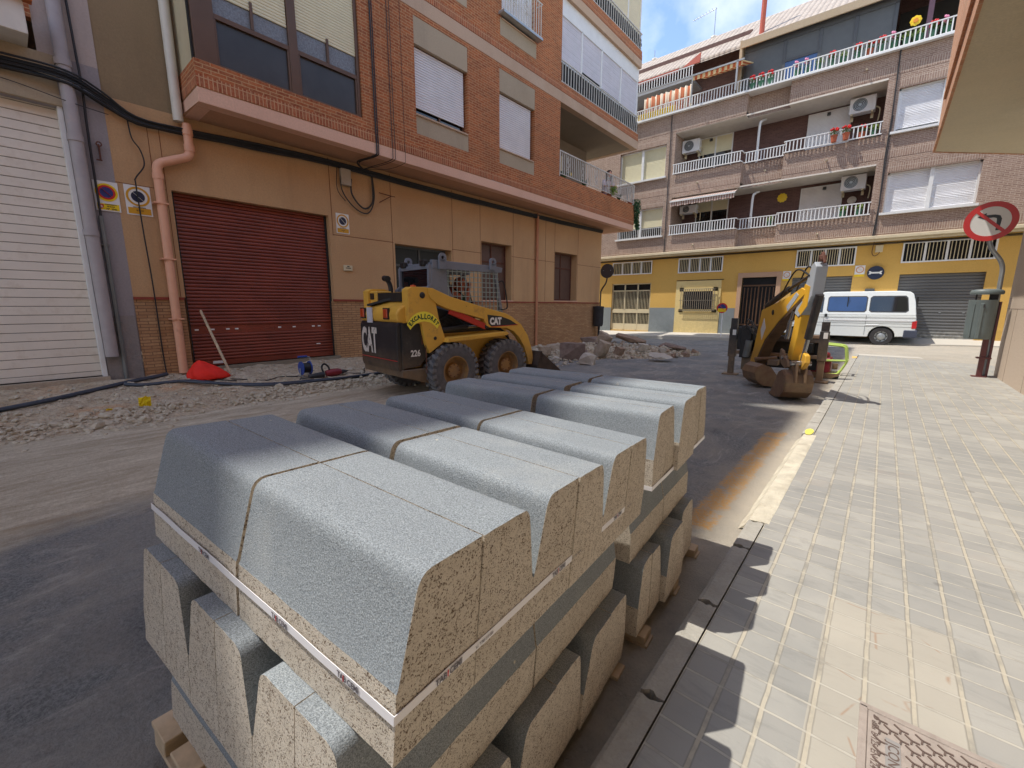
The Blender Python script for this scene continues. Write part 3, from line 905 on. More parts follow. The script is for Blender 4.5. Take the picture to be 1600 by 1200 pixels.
for a, b in ((4.51, 5.93), (7.70, 8.77), (10.06, 12.28), (13.69, YR)): mb.box(XW + .0005, XW + .003, a, b, 2.61 + (a - 4.5) * .006, 2.622 + (a - 4.5) * .006)
for yj in (1.72, 1.86): mb.box(XW + .0005, XW + .003, yj - .004, yj + .004, 1.34, 3.9)
mb.box(XW + .0005, XW + .003, YL, 1.86, 2.955, 2.963)
mb.each('render_joint', simple('dark_render_joint', lin(120, 74, 46), 0.9), bl)
mb = MB(); mb.box(XW - .3, XW + .06, 1.88, 4.46, 0.0, 0.17)
mb.build('threshold', 'grey_render', bl)
# red shutter
mb = MB()
slats(mb, 'X', XW - .16, 1.92, 4.44, 0.86, 2.97, 0.058, 0.036, 1)
slats(mb, 'X', XW - .16, 1.92, 4.44, 0.26, 0.72, 0.058, 0.036, 1)
mb.box(XW - .16, XW - .145, 1.92, 4.44, 0.72, 0.86)
mb.box(XW - .17, XW - .135, 1.92, 4.44, 0.17, 0.26)
sh = mb.build('roller_shutter', 'shutter_red', bl)
mb = MB()
for yj in (2.02, 2.25, 2.48, 2.62, 3.35, 3.62, 4.0, 4.12): mb.box(XW - .145, XW - .141, yj, yj + .055, .78, .805)
mb.box(XW - .134, XW - .130, 2.22, 2.42, .2, .245); mb.box(XW - .134, XW - .130, 4.06, 4.14, .42, .46)
mb.each('sticker', 'sign_white', sh)
mb = MB()
for a in (1.925, 4.40): mb.box(XW - .15, XW - .10, a, a + .035, .17, 2.97)
mb.each('shutter_guide', 'dark_in', bl)
mb = MB(); mb.box(XW - .32, XW - .29, 1.8, 4.6, 0, 3.1); mb.build('shutter_backing', 'dark_in', bl)
# ground floor windows
def lwin(a0, a1, z0, z1, mats, X=XW, dp=.24, nm=2, tr=None, fw=.05, parent=bl, frame='brown_frame', name='window'):
    mb = MB(); x0, x1 = X - dp - .04, X - dp
    mb.box(x0, x1, a0, a0 + fw, z0, z1); mb.box(x0, x1, a1 - fw, a1, z0, z1)
    mb.box(x0, x1, a0 + fw, a1 - fw, z0, z0 + fw); mb.box(x0, x1, a0 + fw, a1 - fw, z1 - fw, z1)
    for i in range(1, nm):
        c = a0 + (a1 - a0) * i / nm; mb.box(x0, x1 + .004, c - fw / 2, c + fw / 2, z0 + fw, z1 - fw)
    if tr: mb.box(x0, x1 + .002, a0 + fw, a1 - fw, tr - fw / 2, tr + fw / 2)
    f = mb.build(name, frame, parent, bevel=.003)
    mb = MB(); mb.box(X - dp - .03, X - dp - .018, a0 + .02, a1 - .02, z0 + .02, z1 - .02)
    mb.build('pane', mats, f)
    return f
lwin(5.97, 7.68, 1.33, 2.60, simple('dull_dark_glass', (.012, .012, .013), .35, spec=.25), nm=2, tr=2.15, frame='dark_frame')
brnp = simple('brown_window_panel', lin(92, 66, 56), 0.5, var=.1)  # plain brown colour of the panels in the rusty window frames
lwin(8.77, 10.05, 1.36, 2.96, brnp, nm=2, tr=2.45, frame='rust')
lwin(12.29, 13.68, 1.38, 3.0, brnp, nm=2, tr=2.5, frame='rust')
mb = MB()
for a0, a1, z in ((8.72, 10.10, 1.345), (12.24, 13.73, 1.365), (5.92, 7.73, 1.335)): mb.box(XW - .22, XW + .035, a0, a1, z - .015, z + .015)
mb.each('window_sill', 'pink_band', bl)
mb = MB(); mb.box(XW - 3.4, XW - 3.35, 5.0, 10.5, .8, 4.0); mb.box(XW - 3.35, XW - .31, 5.0, 5.05, .8, 4.0)
mb.build('room_backing', 'dark_in', bl)
# soffit, pink band, brick storeys
mb = MB()
mb.add([(XW - .3, 2.14, SOF), (XF - .004, 2.2, SOF), (XF - .004, YE, SOF), (XW - 2.5, YE, SOF), (XW - 2.5, YR - .3, SOF)], [(0, 1, 2, 3, 4)])
mb.build('soffit', 'soffit', bl)
mb = MB()
mb.box(XF - .2, XF, 2.2, YE, SOF - .001, B1); mb.box(XW, XF - .2, 2.2, 2.4, SOF - .001, B1); mb.box(XW - 2.5, XF - .2, YE - .2, YE, SOF - .001, B1)
mb.build('pink_band', 'pink_band', bl, bevel=.006)
YC = 11.27        # corner balconies start here
F2b, F2t = 7.02, 7.30
F3b, F3t = 9.77, 10.02
ZTOP, ZLOW = 17.9, 12.9
fl1 = [(2.201, 4.84, 4.66, 6.98), (6.07, 7.56, 4.74, 6.92), (8.63, 10.06, 4.76, 6.92)]
mb = MB()
wall(mb, 'X', XF - .004, 2.2, YC, B1, F2b, [(2.2, 4.84, 4.66, F2b), (6.07, 7.56, 4.74, 6.92), (8.63, 10.06, 4.76, 6.92)], -.18)
wall(mb, 'X', XF - .004, YC, YE, B1, 5.02, [], -.18)
mb.add([(XF - .004, YC, 5.02), (XF - .16, YC, 5.02), (XF - .16, YE, 5.02), (XF - .004, YE, 5.02)], [(0, 1, 2, 3)])
mb.add([(XF - .16, YC, 5.02), (XF - .16, YE, 5.02), (XF - .16, YE, B1), (XF - .16, YC, B1)], [(0, 1, 2, 3)])
mb.add([(XF - .004, YC, 5.02), (XF - 1.4, YC, 5.02), (XF - 1.4, YC, F2b), (XF - .004, YC, F2b)], [(0, 1, 2, 3)])
wall(mb, 'X', XF - .004, 2.2, YC, F2t, F3b, [(8.72, 10.0, 8.02, 9.5)], -.18)
wall(mb, 'X', XF - .004, YC, YE, F2t, 7.55, [], -.18)
mb.add([(XF - .004, YC, F2t), (XF - 1.4, YC, F2t), (XF - 1.4, YC, F3b), (XF - .004, YC, F3b)], [(0, 1, 2, 3)])
wall(mb, 'X', XF - .004, 2.2, YC, F3t, ZTOP, [], -.18)
wall(mb, 'X', XF - .004, YC, YE, F3t, 10.32, [], -.18)
wall(mb, 'X', XF - .004, YC, 12.6, 12.7, ZTOP, [], -.18)
mb.build('brick_wall', 'brick_red', bl)
mb = MB()
mb.add([(XF - .004, 2.2, B1), (XW - .3, 2.2, B1), (XW - .3, 2.2, 4.66), (XF - .004, 2.2, 4.66)], [(0, 1, 2, 3)])
mb.add([(XF - .004, YE, B1), (XW - 2.5, YE, B1), (XW - 2.5, YE, 5.02), (XF - .004, YE, 5.02)], [(0, 1, 2, 3)])
mb.add([(XF - .004, YE, F2t), (XW - 2.5, YE, F2t), (XW - 2.5, YE, 7.55), (XF - .004, YE, 7.55)], [(0, 1, 2, 3)])
mb.add([(XF - .004, YE, F3t), (XW - 2.5, YE, F3t), (XW - 2.5, YE, 10.32), (XF - .004, YE, 10.32)], [(0, 1, 2, 3)])
mb.add([(XF - .004, 2.2, 6.98), (XW - .3, 2.2, 6.98), (XW - .3, 2.2, ZTOP), (XF - .004, 2.2, ZTOP)], [(0, 1, 2, 3)])
mb.add([(XF, 12.6, 12.7), (XW - 6, 12.6, 12.7), (XW - 6, 12.6, ZTOP), (XF, 12.6, ZTOP)], [(0, 1, 2, 3)])
mb.each('brick_side_wall', 'brick_red_side', bl)
mb = MB()
mb.box(XF - .002, XF + .006, 2.2, YE, 4.30, 4.46)
mb.box(XF - .002, XF + .006, 2.2, YE, 7.31, 7.47)
mb.box(XF - .002, XF + .006, 2.2, YE, 10.03, 10.19)
mb.each('soldier_course', 'soldier_red', bl)
mb = MB(); mb.box(XW - .1, XF - .002, 2.194, 2.198, 4.30, 4.46)
mb.each('soldier_course', 'soldier_red_side', bl)
mb = MB()
for zb, zt in ((F2b, F2t), (F3b, F3t)):
    mb.box(XF - .2, XF + .004, 2.2, YE + .01, zb, zt)
    mb.box(XW - 2.5, XF - .2, YE - .2, YE + .01, zb, zt)
mb.each('floor_beam', 'beam_old', bl, bevel=.005)
mb = MB()
for zb in (F2b, F3b, 12.6):
    mb.box(XW - 2.5, XF - .2, YC - .1, YE - .2, zb + .01, zb + .2)
mb.box(XF - .2, XF, YC, YE, 12.6, 12.9); mb.box(XW - 2.5, XF - .2, YE - .2, YE, 12.6, 12.9)
mb.each('balcony_slab', 'grey_render', bl)
mb = MB()   # loggia back walls
for z0, z1 in ((B1, F2b), (F2t, F3b), (F3t, 12.6)):
    mb.box(XW - .9, XW - .8, YC, YR, z0, z1)
    mb.box(XW - 2.5, XW - .9, YR - .1, YR, z0, z1)
mb.build('loggia_wall', 'grey_render', bl)
# roof slab and rear so the sun is blocked by a solid block
mb = MB()
mb.box(XW - 6, XF - .01, 2.2, 12.6, ZTOP, ZTOP + .2)
mb.box(XW - 6, XW - 5.9, YL, YR, 0, ZTOP)
mb.build('roof', 'grey_render', bl)
# cement panels above and below windows
mb = MB()
for a0, a1 in ((6.07, 7.56), (8.63, 10.06)):
    mb.box(XF - .1, XF - .012, a0, a1, 6.42, 6.92); mb.box(XF - .1, XF - .012, a0, a1, 4.76 if a0 > 8 else 4.74, 5.10)
mb.box(XF - .05, XF + .002, 8.66, 10.08, 7.65, 8.02)
mb.box(XF - .05, XF + .002, 6.07, 7.56, 7.70, 8.0)
mb.each('cement_panel', 'beige_render', bl)
def blindwin(a0, a1, z0, z1, mat, X=XF, open_=0.0, parent=bl, per=.05):
    mb = MB()
    mb.box(X - .17, X - .12, a0, a0 + .04, z0, z1); mb.box(X - .17, X - .12, a1 - .04, a1, z0, z1); mb.box(X - .17, X - .12, a0, a1, z0, z0 + .04)
    mb.box(X - .17, X - .12, (a0 + a1) / 2 - .02, (a0 + a1) / 2 + .02, z0, z1); mb.box(X - .17, X - .10, a0, a1, z1 - .05, z1)
    f = mb.build('window', 'brown_frame', parent)
    mb = MB(); mb.box(X - .165, X - .155, a0, a1, z0, z1); mb.build('pane', 'glass_dark', f)
    mb = MB(); slats(mb, 'X', X - .10, a0 + .03, a1 - .03, z0 + open_, z1 - .02, per, .012, 1)
    mb.build('blind', mat, f)
    mb = MB(); mb.box(X - .12, X + .02, a0 - .01, a1 + .01, z0 - .03, z0); mb.build('sill', 'beam_old', f)
    return f
blindwin(6.07, 7.52, 5.12, 6.42, 'blind_plain', open_=.15)
blindwin(8.63, 10.0, 5.12, 6.42, 'blind_plain', open_=.02)
blindwin(8.72, 10.0, 8.02, 9.5, 'blind_white', open_=.12)
# little iron balcony
mb = MB()
P = XF + .16
mb.box(P - .012, P + .012, 8.62, 10.12, 8.86, 8.885); mb.box(P - .012, P + .012, 8.62, 10.12, 8.10, 8.12)
for a in (8.62, 10.12):
    mb.box(XF, P, a - .01, a + .01, 8.86, 8.885); mb.box(XF, P, a - .01, a + .01, 8.10, 8.12)
bars(mb, 'X', P, 8.62, 10.12, 8.12, 8.86, 15, .008)
for c in (8.98, 9.45): mb.ring((P + .012, c, 8.5), (1, 0, 0), .05, .065, 14, None, .012); mb.ring((P + .012, c, 8.37), (1, 0, 0), .035, .05, 14, None, .012); mb.ring((P + .012, c, 8.62), (1, 0, 0), .035, .05, 14, None, .012)
mb.build('balcony_railing', 'rail_white', bl)
mb = MB(); mb.box(XF, P + .02, 8.6, 10.14, 8.05, 8.10); mb.build('balcony_floor', 'galv', bl)
# big corner window of the first floor
mb = MB()
X_ = XF - .06
mb.box(X_ - .05, X_ + .03, 2.235, 2.52, 4.66, F2b)                      # corner post
mb.box(X_ - .05, X_ + .02, 3.58, 3.72, 4.66, F2b); mb.box(X_ - .05, X_ + .02, 4.78, 4.84, 4.66, F2b)
mb.box(X_ - .05, X_ + .015, 2.52, 4.78, 4.66, 4.70)
for a0, a1 in ((2.52, 3.58), (3.72, 4.78)):
    mb.box(X_ - .05, X_ + .01, a0, a1, 5.30, 5.37)
    mb.box(X_ - .05, X_ + .01, (a0 + a1) / 2 - .02, (a0 + a1) / 2 + .02, 5.37, 5.75)
    mb.box(X_ - .05, X_ + .008, a0, a0 + .03, 4.70, 5.30); mb.box(X_ - .05, X_ + .008, a1 - .03, a1, 4.70, 5.30)
f = mb.build('corner_window', 'brown_frame', bl, bevel=.003)
mb = MB(); mb.box(X_ - .045, X_ - .03, 2.5, 4.8, 4.68, 5.33); mb.build('pane', 'glass_brown', f)
mb = MB(); mb.box(X_ - .045, X_ - .03, 2.5, 4.8, 5.33, 6.9); mb.build('pane', 'glass_frost', f)
mb = MB()
slats(mb, 'X', X_ - .02, 2.56, 3.57, 5.63, F2b - .02, .045, .012, 1); slats(mb, 'X', X_ - .02, 3.73, 4.78, 5.68, F2b - .02, .045, .012, 1)
mb.build('blind', 'cream_blind', f)
mb = MB()   # side of the bay: vertical corrugated plastic in black frame
n = 22
for i in range(n):
    x0 = XW - .02 + (XF - .16 - XW) * i / n
    mb.box(x0, x0 + .022, 2.225, 2.245, 4.68, F2b)
mb.box(XW - .02, XF - .14, 2.245, 2.26, 4.66, F2b)
mb.build('side_blind', 'cream_pvc', f)
mb = MB(); mb.box(XF - .14, XF - .08, 2.215, 2.26, 4.66, F2b); mb.box(XW - .08, XW - .02, 2.2, 2.26, 4.3, F2b)
mb.build('black_trim', 'dark_in', f)
# corner balcony railing, first floor
mb = MB(); P = XF - .03
mb.box(P - .018, P + .018, YC + .02, YE - .02, 5.72, 5.75); mb.box(P - .012, P + .012, YC + .02, YE - .02, 5.10, 5.12)
bars(mb, 'X', P, YC + .03, YE - .03, 5.12, 5.72, 46, .009)
for c in range(6):
    cc = YC + .5 + c * .85
    mb.ring((P, cc, 5.42), (1, 0, 0), .07, .085, 16, None, .014); mb.ring((P, cc, 5.58), (1, 0, 0), .045, .06, 12, None, .014); mb.ring((P, cc, 5.26), (1, 0, 0), .045, .06, 12, None, .014)
for a in (YC + .05, 12.9, 14.6, YE - .05): mb.box(P - .015, P + .015, a - .015, a + .015, 5.02, 5.75)
mb.box(XW - 1.5, P, YE - .045, YE - .02, 5.72, 5.75); mb.box(XW - 1.5, P, YE - .045, YE - .02, 5.10, 5.12)
for i in range(20): mb.box(P - .08 - i * .1, P - .062 - i * .1, YE - .042, YE - .024, 5.12, 5.72)
mb.build('balcony_railing', 'rail_white', bl)
f = lwin(12.0, 13.75, 4.35, 6.45, 'glass_dark', X=XW - .75, dp=0.0, nm=2, frame='white_paint', name='balcony_window')
mb = MB(); slats(mb, 'X', XW - .74, 12.05, 13.7, 5.95, 6.45, .05, .01, 1); mb.build('blind', 'blind_cream', f)
# upper glazed corner balconies
def upper(zb, zrail, zgl, name_):
    mb = MB(); P = XF - .03
    mb.box(P - .015, P + .015, YC + .02, YE - .02, zrail, zrail + .03); mb.box(P - .012, P + .012, YC + .02, YE - .02, zb + .02, zb + .04)
    bars(mb, 'X', P, YC + .03, YE - .03, zb + .03, zrail, 34, .010)
    mb.box(XW - 1.5, P, YE - .04, YE - .015, zrail, zrail + .03)
    for i in range(20): mb.box(P - .08 - i * .1, P - .060 - i * .1, YE - .042, YE - .022, zb + .03, zrail)
    mb.build('balcony_railing', 'rail_white', bl)
    mb = MB(); 
    for i in range(17):
        cc = YC + .15 + i * .31
        zm = (zb + zrail) / 2
        mb.lathe([(.001, -.012), (.085, -.006), (.085, .006), (.001, .012)], (P - .05, cc, zm), (1, 0, 0), 12)
        mb.lathe([(.001, -.012), (.06, -.006), (.06, .006), (.001, .012)], (P - .052, cc, zm - .13), (1, 0, 0), 10)
        mb.lathe([(.001, -.012), (.06, -.006), (.06, .006), (.001, .012)], (P - .052, cc, zm + .13), (1, 0, 0), 10)
    mb.box(P - .09, P - .075, YC, YE - .05, zb, zrail)
    mb.build('railing_panels', 'dark_in', bl)
upper(7.55, 8.12, 0, 'a')
upper(10.32, 10.86, 0, 'b')
mb = MB(); X_ = XF - .14
mb.box(X_, X_ + .05, YC, YE, 9.32, 9.77)
for a in (YC, 12.45, 13.65, 15.0, YE - .06): mb.box(X_, X_ + .05, a, a + .06, 8.12, 9.34)
mb.box(X_, X_ + .05, YC, YE, 8.12, 8.17)
mb.box(XW - 1.6, X_, YE - .08, YE - .03, 8.12, 9.77)
f = mb.build('balcony_glazing', 'white_paint', bl)
mb = MB(); mb.box(X_ - .03, X_ - .02, YC, YE - .05, 8.1, 9.4); mb.build('pane', 'glass_dark', f)
mb = MB()
for a0, a1, z in ((YC + .06, 12.45, 8.17), (12.51, 13.65, 8.30), (13.71, 15.0, 8.26), (15.06, YE - .06, 8.17)): slats(mb, 'X', X_ + .012, a0, a1, z, 9.34, .05, .01, 1)
mb.build('blind', 'blind_flat', f)
mb = MB(); mb.box(XF - .16, XF - .11, YC, YE - .1, 10.86, 12.6); f = mb.build('balcony_glazing', 'blind_cream', bl)
mb = MB()
for a in (YC, 12.6, 14.0, 15.3, YE - .1): mb.box(XF - .11, XF - .08, a, a + .05, 10.86, 12.6)
mb.build('frame', 'white_paint', f)
# drainpipes
mb = MB(); mb.tube([(XW + .07, 11.22, 4.05), (XW + .07, 11.22, -.3)], .045, 10)
mb.box(XW, XW + .07, 11.16, 11.28, 3.95, 3.98); mb.box(XW, XW + .07, 11.16, 11.28, 2.6, 2.63); mb.box(XW, XW + .07, 11.16, 11.28, .9, .93)
mb.build('drainpipe', 'brown_pipe', bl, smooth=True)
def elbowpath(pts, rad=.06, n=4):
    out = [Vector(pts[0])]
    for a, b, c in zip(pts, pts[1:], pts[2:]):
        a, b, c = Vector(a), Vector(b), Vector(c)
        p = b + (a - b).normalized() * rad; q = b + (c - b).normalized() * rad
        for i in range(n + 1):
            t = i / n; out.append(p * (1 - t) ** 2 + b * 2 * t * (1 - t) + q * t * t)
    out.append(Vector(pts[-1]))
    return out
mb = MB()
px_ = XW + .09
mb.tube(elbowpath([(px_, 2.205, 3.97), (px_, 2.205, 3.50), (px_, 1.76, 3.30), (px_, 1.745, .12)], .09), .062, 12)
for z in (3.86, 3.62): mb.lathe([(.063, -.05), (.072, -.05), (.072, .05), (.063, .05)], (px_, 2.205, z), (0, 0, 1), 12)
mb.lathe([(.063, -.04), (.072, -.04), (.072, .04), (.063, .04)], (px_, 1.76, 3.12), (0, 0, 1), 12)
for z in (2.72, .98, 1.9): mb.box(XW, px_ + .07, 1.745 - .09, 1.745 + .09, z, z + .02)
mb.build('drainpipe', 'pink_pipe', bl, smooth=True)
mb = MB(); mb.tube([(XW + .08, 2.11, 12), (XW + .08, 2.11, 3.98)], .068, 12)
mb.build('drainpipe', 'white_pipe', bl, smooth=True)
# neighbour wall above (olive) belongs to the same block's end bay
mb = MB(); wall(mb, 'X', XW - .01, YL, 2.25, 3.94, ZTOP, [], -.1)
mb.build('end_wall', 'olive_render', bl)

# ------------------------------------------------------------------ left neighbour with the white shutter
nb = thing('garage_building', 'grey painted building with a wide white roller shutter and a dirty pink upper wall', 'building', (XW, -1, 0))
mb = MB()
wall(mb, 'X', XW + .002, -9, YL, -.3, 3.86, [(-3.2, .84, .17, 3.80)], -.25)
mb.build('wall', 'grey_paint', nb)
mb = MB()
wall(mb, 'X', XW + .003, .84, YL, 4.12 + .0, 4.42, [], -.1)
wall(mb, 'X', XW + .002, .84, YL, 3.86, 4.42, [], -.1)
mb.build('wall_band', 'grey_paint', nb)
mb = MB(); wall(mb, 'X', XW, .70, YL, 4.42, 19.6, [], -.1); mb.build('upper_wall', 'pink_old', nb)
mb = MB(); wall(mb, 'X', XW, -9, .84, 3.86, 4.42, [], -.1); mb.box(XW, XW + .05, -9, .86, 3.80, 3.93); mb.build('lintel', 'beige_render', nb, bevel=.004)
mb = MB(); mb.box(XW - .1, XW + .42, -9, .62, 4.42, 4.78); mb.build('balcony_slab', 'white_slab', nb, bevel=.006)
mb = MB(); mb.box(XW - .1, XW + .03, -9, .70, 4.78, 19.6); mb.build('upper_brick', 'brick_red', nb)
mb = MB()
rnd = random.Random(3)
for i in range(26):
    a = .62 - i * .17
    mb.obox((XW + .44, a, 4.79 + rnd.uniform(0, .02)), (1, rnd.uniform(-.2, .2), 0), (0, 1, 0), (0, 0, 1), .06, .075, .018)
mb.build('edge_tiles', simple('broken_orange_tile', lin(206, 110, 52), .8, var=.3), nb)
mb = MB()
z = .24
while z < 3.78:
    h_ = .118
    P_ = [(-.12, .006), (-.109, .010), (-.108, h_ - .004), (-.118, h_)]
    mb.add([(XW - .12, -3.2, z), (XW - .12, .83, z)] + [(XW + a_, b_, z + c_) for a_, c_ in P_ for b_ in (-3.2, .83)], [(2, 3, 5, 4), (4, 5, 7, 6), (6, 7, 9, 8)])
    mb.add([(XW - .12, -3.2, z), (XW - .12, .83, z), (XW - .12, .83, z + .006), (XW - .12, -3.2, z + .006)], [(0, 1, 2, 3)], 1)
    z += h_
mb.box(XW - .125, XW - .10, -3.2, .83, .175, .24)
mb.build('roller_shutter', ['shutter_white', 'manhole_dark'], nb)
mb = MB(); mb.box(XW - .15, XW + .02, .795, .845, .17, 3.80); mb.build('door_frame', 'white_paint', nb)
mb = MB(); mb.box(XW - .3, XW - .15, -3.3, .9, 0, 3.9); mb.build('shutter_backing', 'dark_in', nb)
mb = MB(); mb.box(XW - .3, XW + .10, -9, .86, -.2, .17); mb.build('threshold', 'rubble', nb)
mb = MB()
x0 = XW + .003
mb.box(XW, XW + .03, .86, 1.255, .1, 1.05)
mb.build('rough_plinth', stucco('rough_grey_render', lin(150, 142, 138), lin(136, 128, 124), 26, 1.0), nb)
mb = MB(); mb.tube([(XW + .09, .915, 12), (XW + .09, .92, .46)], .075, 12)
for z in (4.33, 3.42, 2.2): mb.lathe([(.076, -.04), (.086, -.04), (.086, .04), (.076, .04)], (XW + .09, .915, z), (0, 0, 1), 12)
mb.build('drainpipe', 'grey_pipe', nb, smooth=True)
mb = MB(); mb.tube([(XW + .06, 1.045, 2.45), (XW + .06, 1.045, .02)], .028, 8)
for z in (2.05, .95): mb.box(XW + .0, XW + .09, 1.0, 1.09, z, z + .012)
mb.build('conduit', 'steel_pipe', nb, smooth=True)
mb = MB(); mb.box(XW - 5, XW + .09, -9, YL, 19.6, 19.8); mb.box(XW - 5, XW - 4.9, -9, YL, 0, 19.6); mb.box(XW - 5, XW, -9.1, -9, 0, 19.6); mb.box(XW - 5, XW - .1, YL, YL + .1, 17, 19.6)
mb.build('roof', 'grey_render', nb)
for i, (ya, yb) in enumerate(((-22, -9.1),)):
    b2 = thing('apartment_building', 'plain grey block farther back along the shaded side of the street', 'building', (XW - 3, -15, 0))
    mb = MB(); mb.box(XW - 6, XW, ya, yb, -.3, 19.6); mb.build('walls', 'beige_render', b2)
    mb = MB()
    for fz in range(5):
        for k in range(4): mb.box(XW, XW + .03, ya + 1 + k * 3, ya + 2.4 + k * 3, 1 + fz * 3.2, 2.6 + fz * 3.2)
    mb.build('windows', 'glass_dark', b2)

# ------------------------------------------------------------------ things on the left wall
def vado(name, label, cat, X, a0, a1, z0, z1, kind, lines, ochre):
    """parking ban plate on a wall facing +X"""
    mid = (a0 + a1) / 2; hgt = z1 - z0; wd = a1 - a0
    t = thing(name, label, cat, (X, mid, z0))
    mb = MB(); mb.box(X + .004, X + .010, a0, a1, z0, z1); mb.build('plate', 'sign_white', t)
    c = Vector((X + .012, mid, z0 + hgt * .63)); r = min(wd * .46, hgt * .36)
    n = (1, 0, 0)
    mb = MB()
    if kind == 'red':
        mb.ring(c, n, r * .80, r, 30, None, .003); mb.build('yellow_ring', 'sign_yellow', t)
        mb = MB(); mb.ring(c + Vector((.001, 0, 0)), n, r * .60, r * .80, 30, None, .003); mb.bar(c + Vector((.003, -.42 * r, .42 * r)), c + Vector((.003, .42 * r, -.42 * r)), .003, r * .2, (1, 0, 0)); mb.build('red_ring', 'sign_red', t)
        mb = MB(); mb.disc(c, n, r * .60, 28, None, .003); mb.build('blue_disc', 'sign_blue', t)
    else:
        mb.ring(c, n, r * .80, r, 30, None, .003); mb.build('yellow_ring', 'sign_ochre', t)
        mb = MB(); mb.disc(c, n, r * .58, 28, None, .003); mb.build('dark_disc', 'sign_navy', t)
        mb = MB(); mb.bar(c + Vector((.003, -.42 * r, .42 * r)), c + Vector((.003, .42 * r, -.42 * r)), .003, r * .16, (1, 0, 0)); mb.build('white_bar', 'sign_white', t)
    mb = MB(); mb.box(X + .010, X + .0125, a0 + wd * .06, a1 - wd * .06, z0 + hgt * .04, z0 + hgt * .25); mb.build('panel', 'sign_ochre' if ochre else 'sign_yellow', t)
    mb = MB()
    for s_, sz, dy, dz in lines:
        mb.text(s_, hgt * sz, (X + .014, mid + dy * wd, z0 + hgt * dz), (0, 1, 0), (0, 0, 1), .9, hgt * .002)
    mb.build('lettering', 'sign_black', t)
    if kind == 'red':
        mb = MB(); mb.prism([(-.5, .5), (.5, .5), (.5, -.1), (0, -.6), (-.5, -.1)], (X + .0126, a0 + wd * .2, z0 + hgt * .145), (0, wd * .22, 0), (0, 0, hgt * .15), (1, 0, 0), 0, .002); mb.build('crest', 'sign_red', t)
        mb = MB(); mb.box(X + .0146, X + .016, a0 + wd * .15, a0 + wd * .19, z0 + hgt * .1, z0 + hgt * .18); mb.box(X + .0146, X + .016, a0 + wd * .21, a0 + wd * .25, z0 + hgt * .1, z0 + hgt * .18); mb.build('crest_fields', 'sign_white', t)
    return t
vado('parking_ban_sign', 'parking ban plate with red and blue disc and yellow panel numbered 2943', 'sign', XW + .004, 1.02, 1.285, 2.535, 2.94, 'red',
     [('AYUNTAMIENTO', .045, .1, .225), ('DE ELCHE', .05, .1, .155), ('Nº  2943', .085, .12, .075)], False)
vado('parking_ban_sign', 'parking ban plate with dark blue disc and faded yellow panel beside the pink drainpipe', 'sign', XW, 1.35, 1.65, 2.53, 2.95, 'ochre',
     [('VADO PERMANENTE', .042, 0, .265), ('DE ELCHE', .05, 0, .16), ('Nº', .05, 0, .09)], True)
vado('parking_ban_sign', 'parking ban plate with faded yellow panel to the right of the red shutter', 'sign', XW, 4.59, 4.87, 2.66, 3.05, 'ochre',
     [('VADO PERMANENTE', .042, 0, .265), ('DE ELCHE', .05, 0, .16), ('Nº', .05, 0, .09)], True)
# bundle of cables along the facade
cb = thing('cable_bundle', 'thick bundle of black cables strung along the orange facade under the overhang', 'cables', (XW, 5, 4))
rnd = random.Random(11)
prof = [(-2.5, 4.02), (-.6, 4.10), (.36, 4.17), (.92, 4.15), (1.26, 4.03), (1.6, 3.86), (2.2, 3.86), (3.2, 3.92), (4.3, 3.95), (5.2, 3.96), (6.5, 3.93), (8, 3.93), (10.1, 3.94), (12.5, 3.97), (15.3, 4.01)]
for c in range(11):
    oz = rnd.uniform(-.055, .05); ox = rnd.uniform(.03, .11); r = rnd.choice([.009, .011, .014, .017])
    pts = []
    for i, (a, z) in enumerate(prof):
        sp_ = 1.6 if a < 1.3 else .8
        pts.append((XW + ox + rnd.uniform(-.008, .008) + (.09 if .5 < a < 1.2 else 0), a, z + oz * sp_ + rnd.uniform(-.008, .008) + (-.03 if c in (3, 7) and i % 2 else 0)))
    # smooth
    P = [Vector(p) for p in pts]; out = []
    for i in range(len(P) - 1):
        p0, p1, p2, p3 = P[max(i - 1, 0)], P[i], P[i + 1], P[min(i + 2, len(P) - 1)]
        for k in range(4):
            t = k / 4
            out.append(.5 * ((2 * p1) + (p2 - p0) * t + (2 * p0 - 5 * p1 + 4 * p2 - p3) * t * t + (3 * p1 - p0 - 3 * p2 + p3) * t ** 3))
    out.append(P[-1])
    mb = MB(); mb.tube(out, r, 6); mb.build('cable', 'cable', cb, smooth=True)
def curve(P, n=8):
    P = [Vector(p) for p in P]; out = []
    for i in range(len(P) - 1):
        p0, p1, p2, p3 = P[max(i - 1, 0)], P[i], P[i + 1], P[min(i + 2, len(P) - 1)]
        for k in range(n):
            t = k / n
            out.append(.5 * ((2 * p1) + (p2 - p0) * t + (2 * p0 - 5 * p1 + 4 * p2 - p3) * t * t + (3 * p1 - p0 - 3 * p2 + p3) * t ** 3))
    out.append(P[-1]); return out
def wire(pts, r, name, parent, mat='cable', n=6, seg=6):
    mb = MB(); mb.tube(curve(pts, n), r, seg); return mb.build(name, mat, parent, smooth=True)
x_ = XW + .05
wire([(x_, 1.03, 9), (x_, 1.04, 6), (x_, 1.06, 4.6), (x_, 1.07, 4.1), (x_, 1.055, 3.5), (x_, 1.05, 2.6), (x_ + .02, 1.045, 2.4)], .014, 'cable', cb)
wire([(x_, -.6, 4.0), (x_, .3, 3.97), (x_ + .1, .9, 3.85), (x_, 1.3, 3.84)], .005, 'cable', cb)
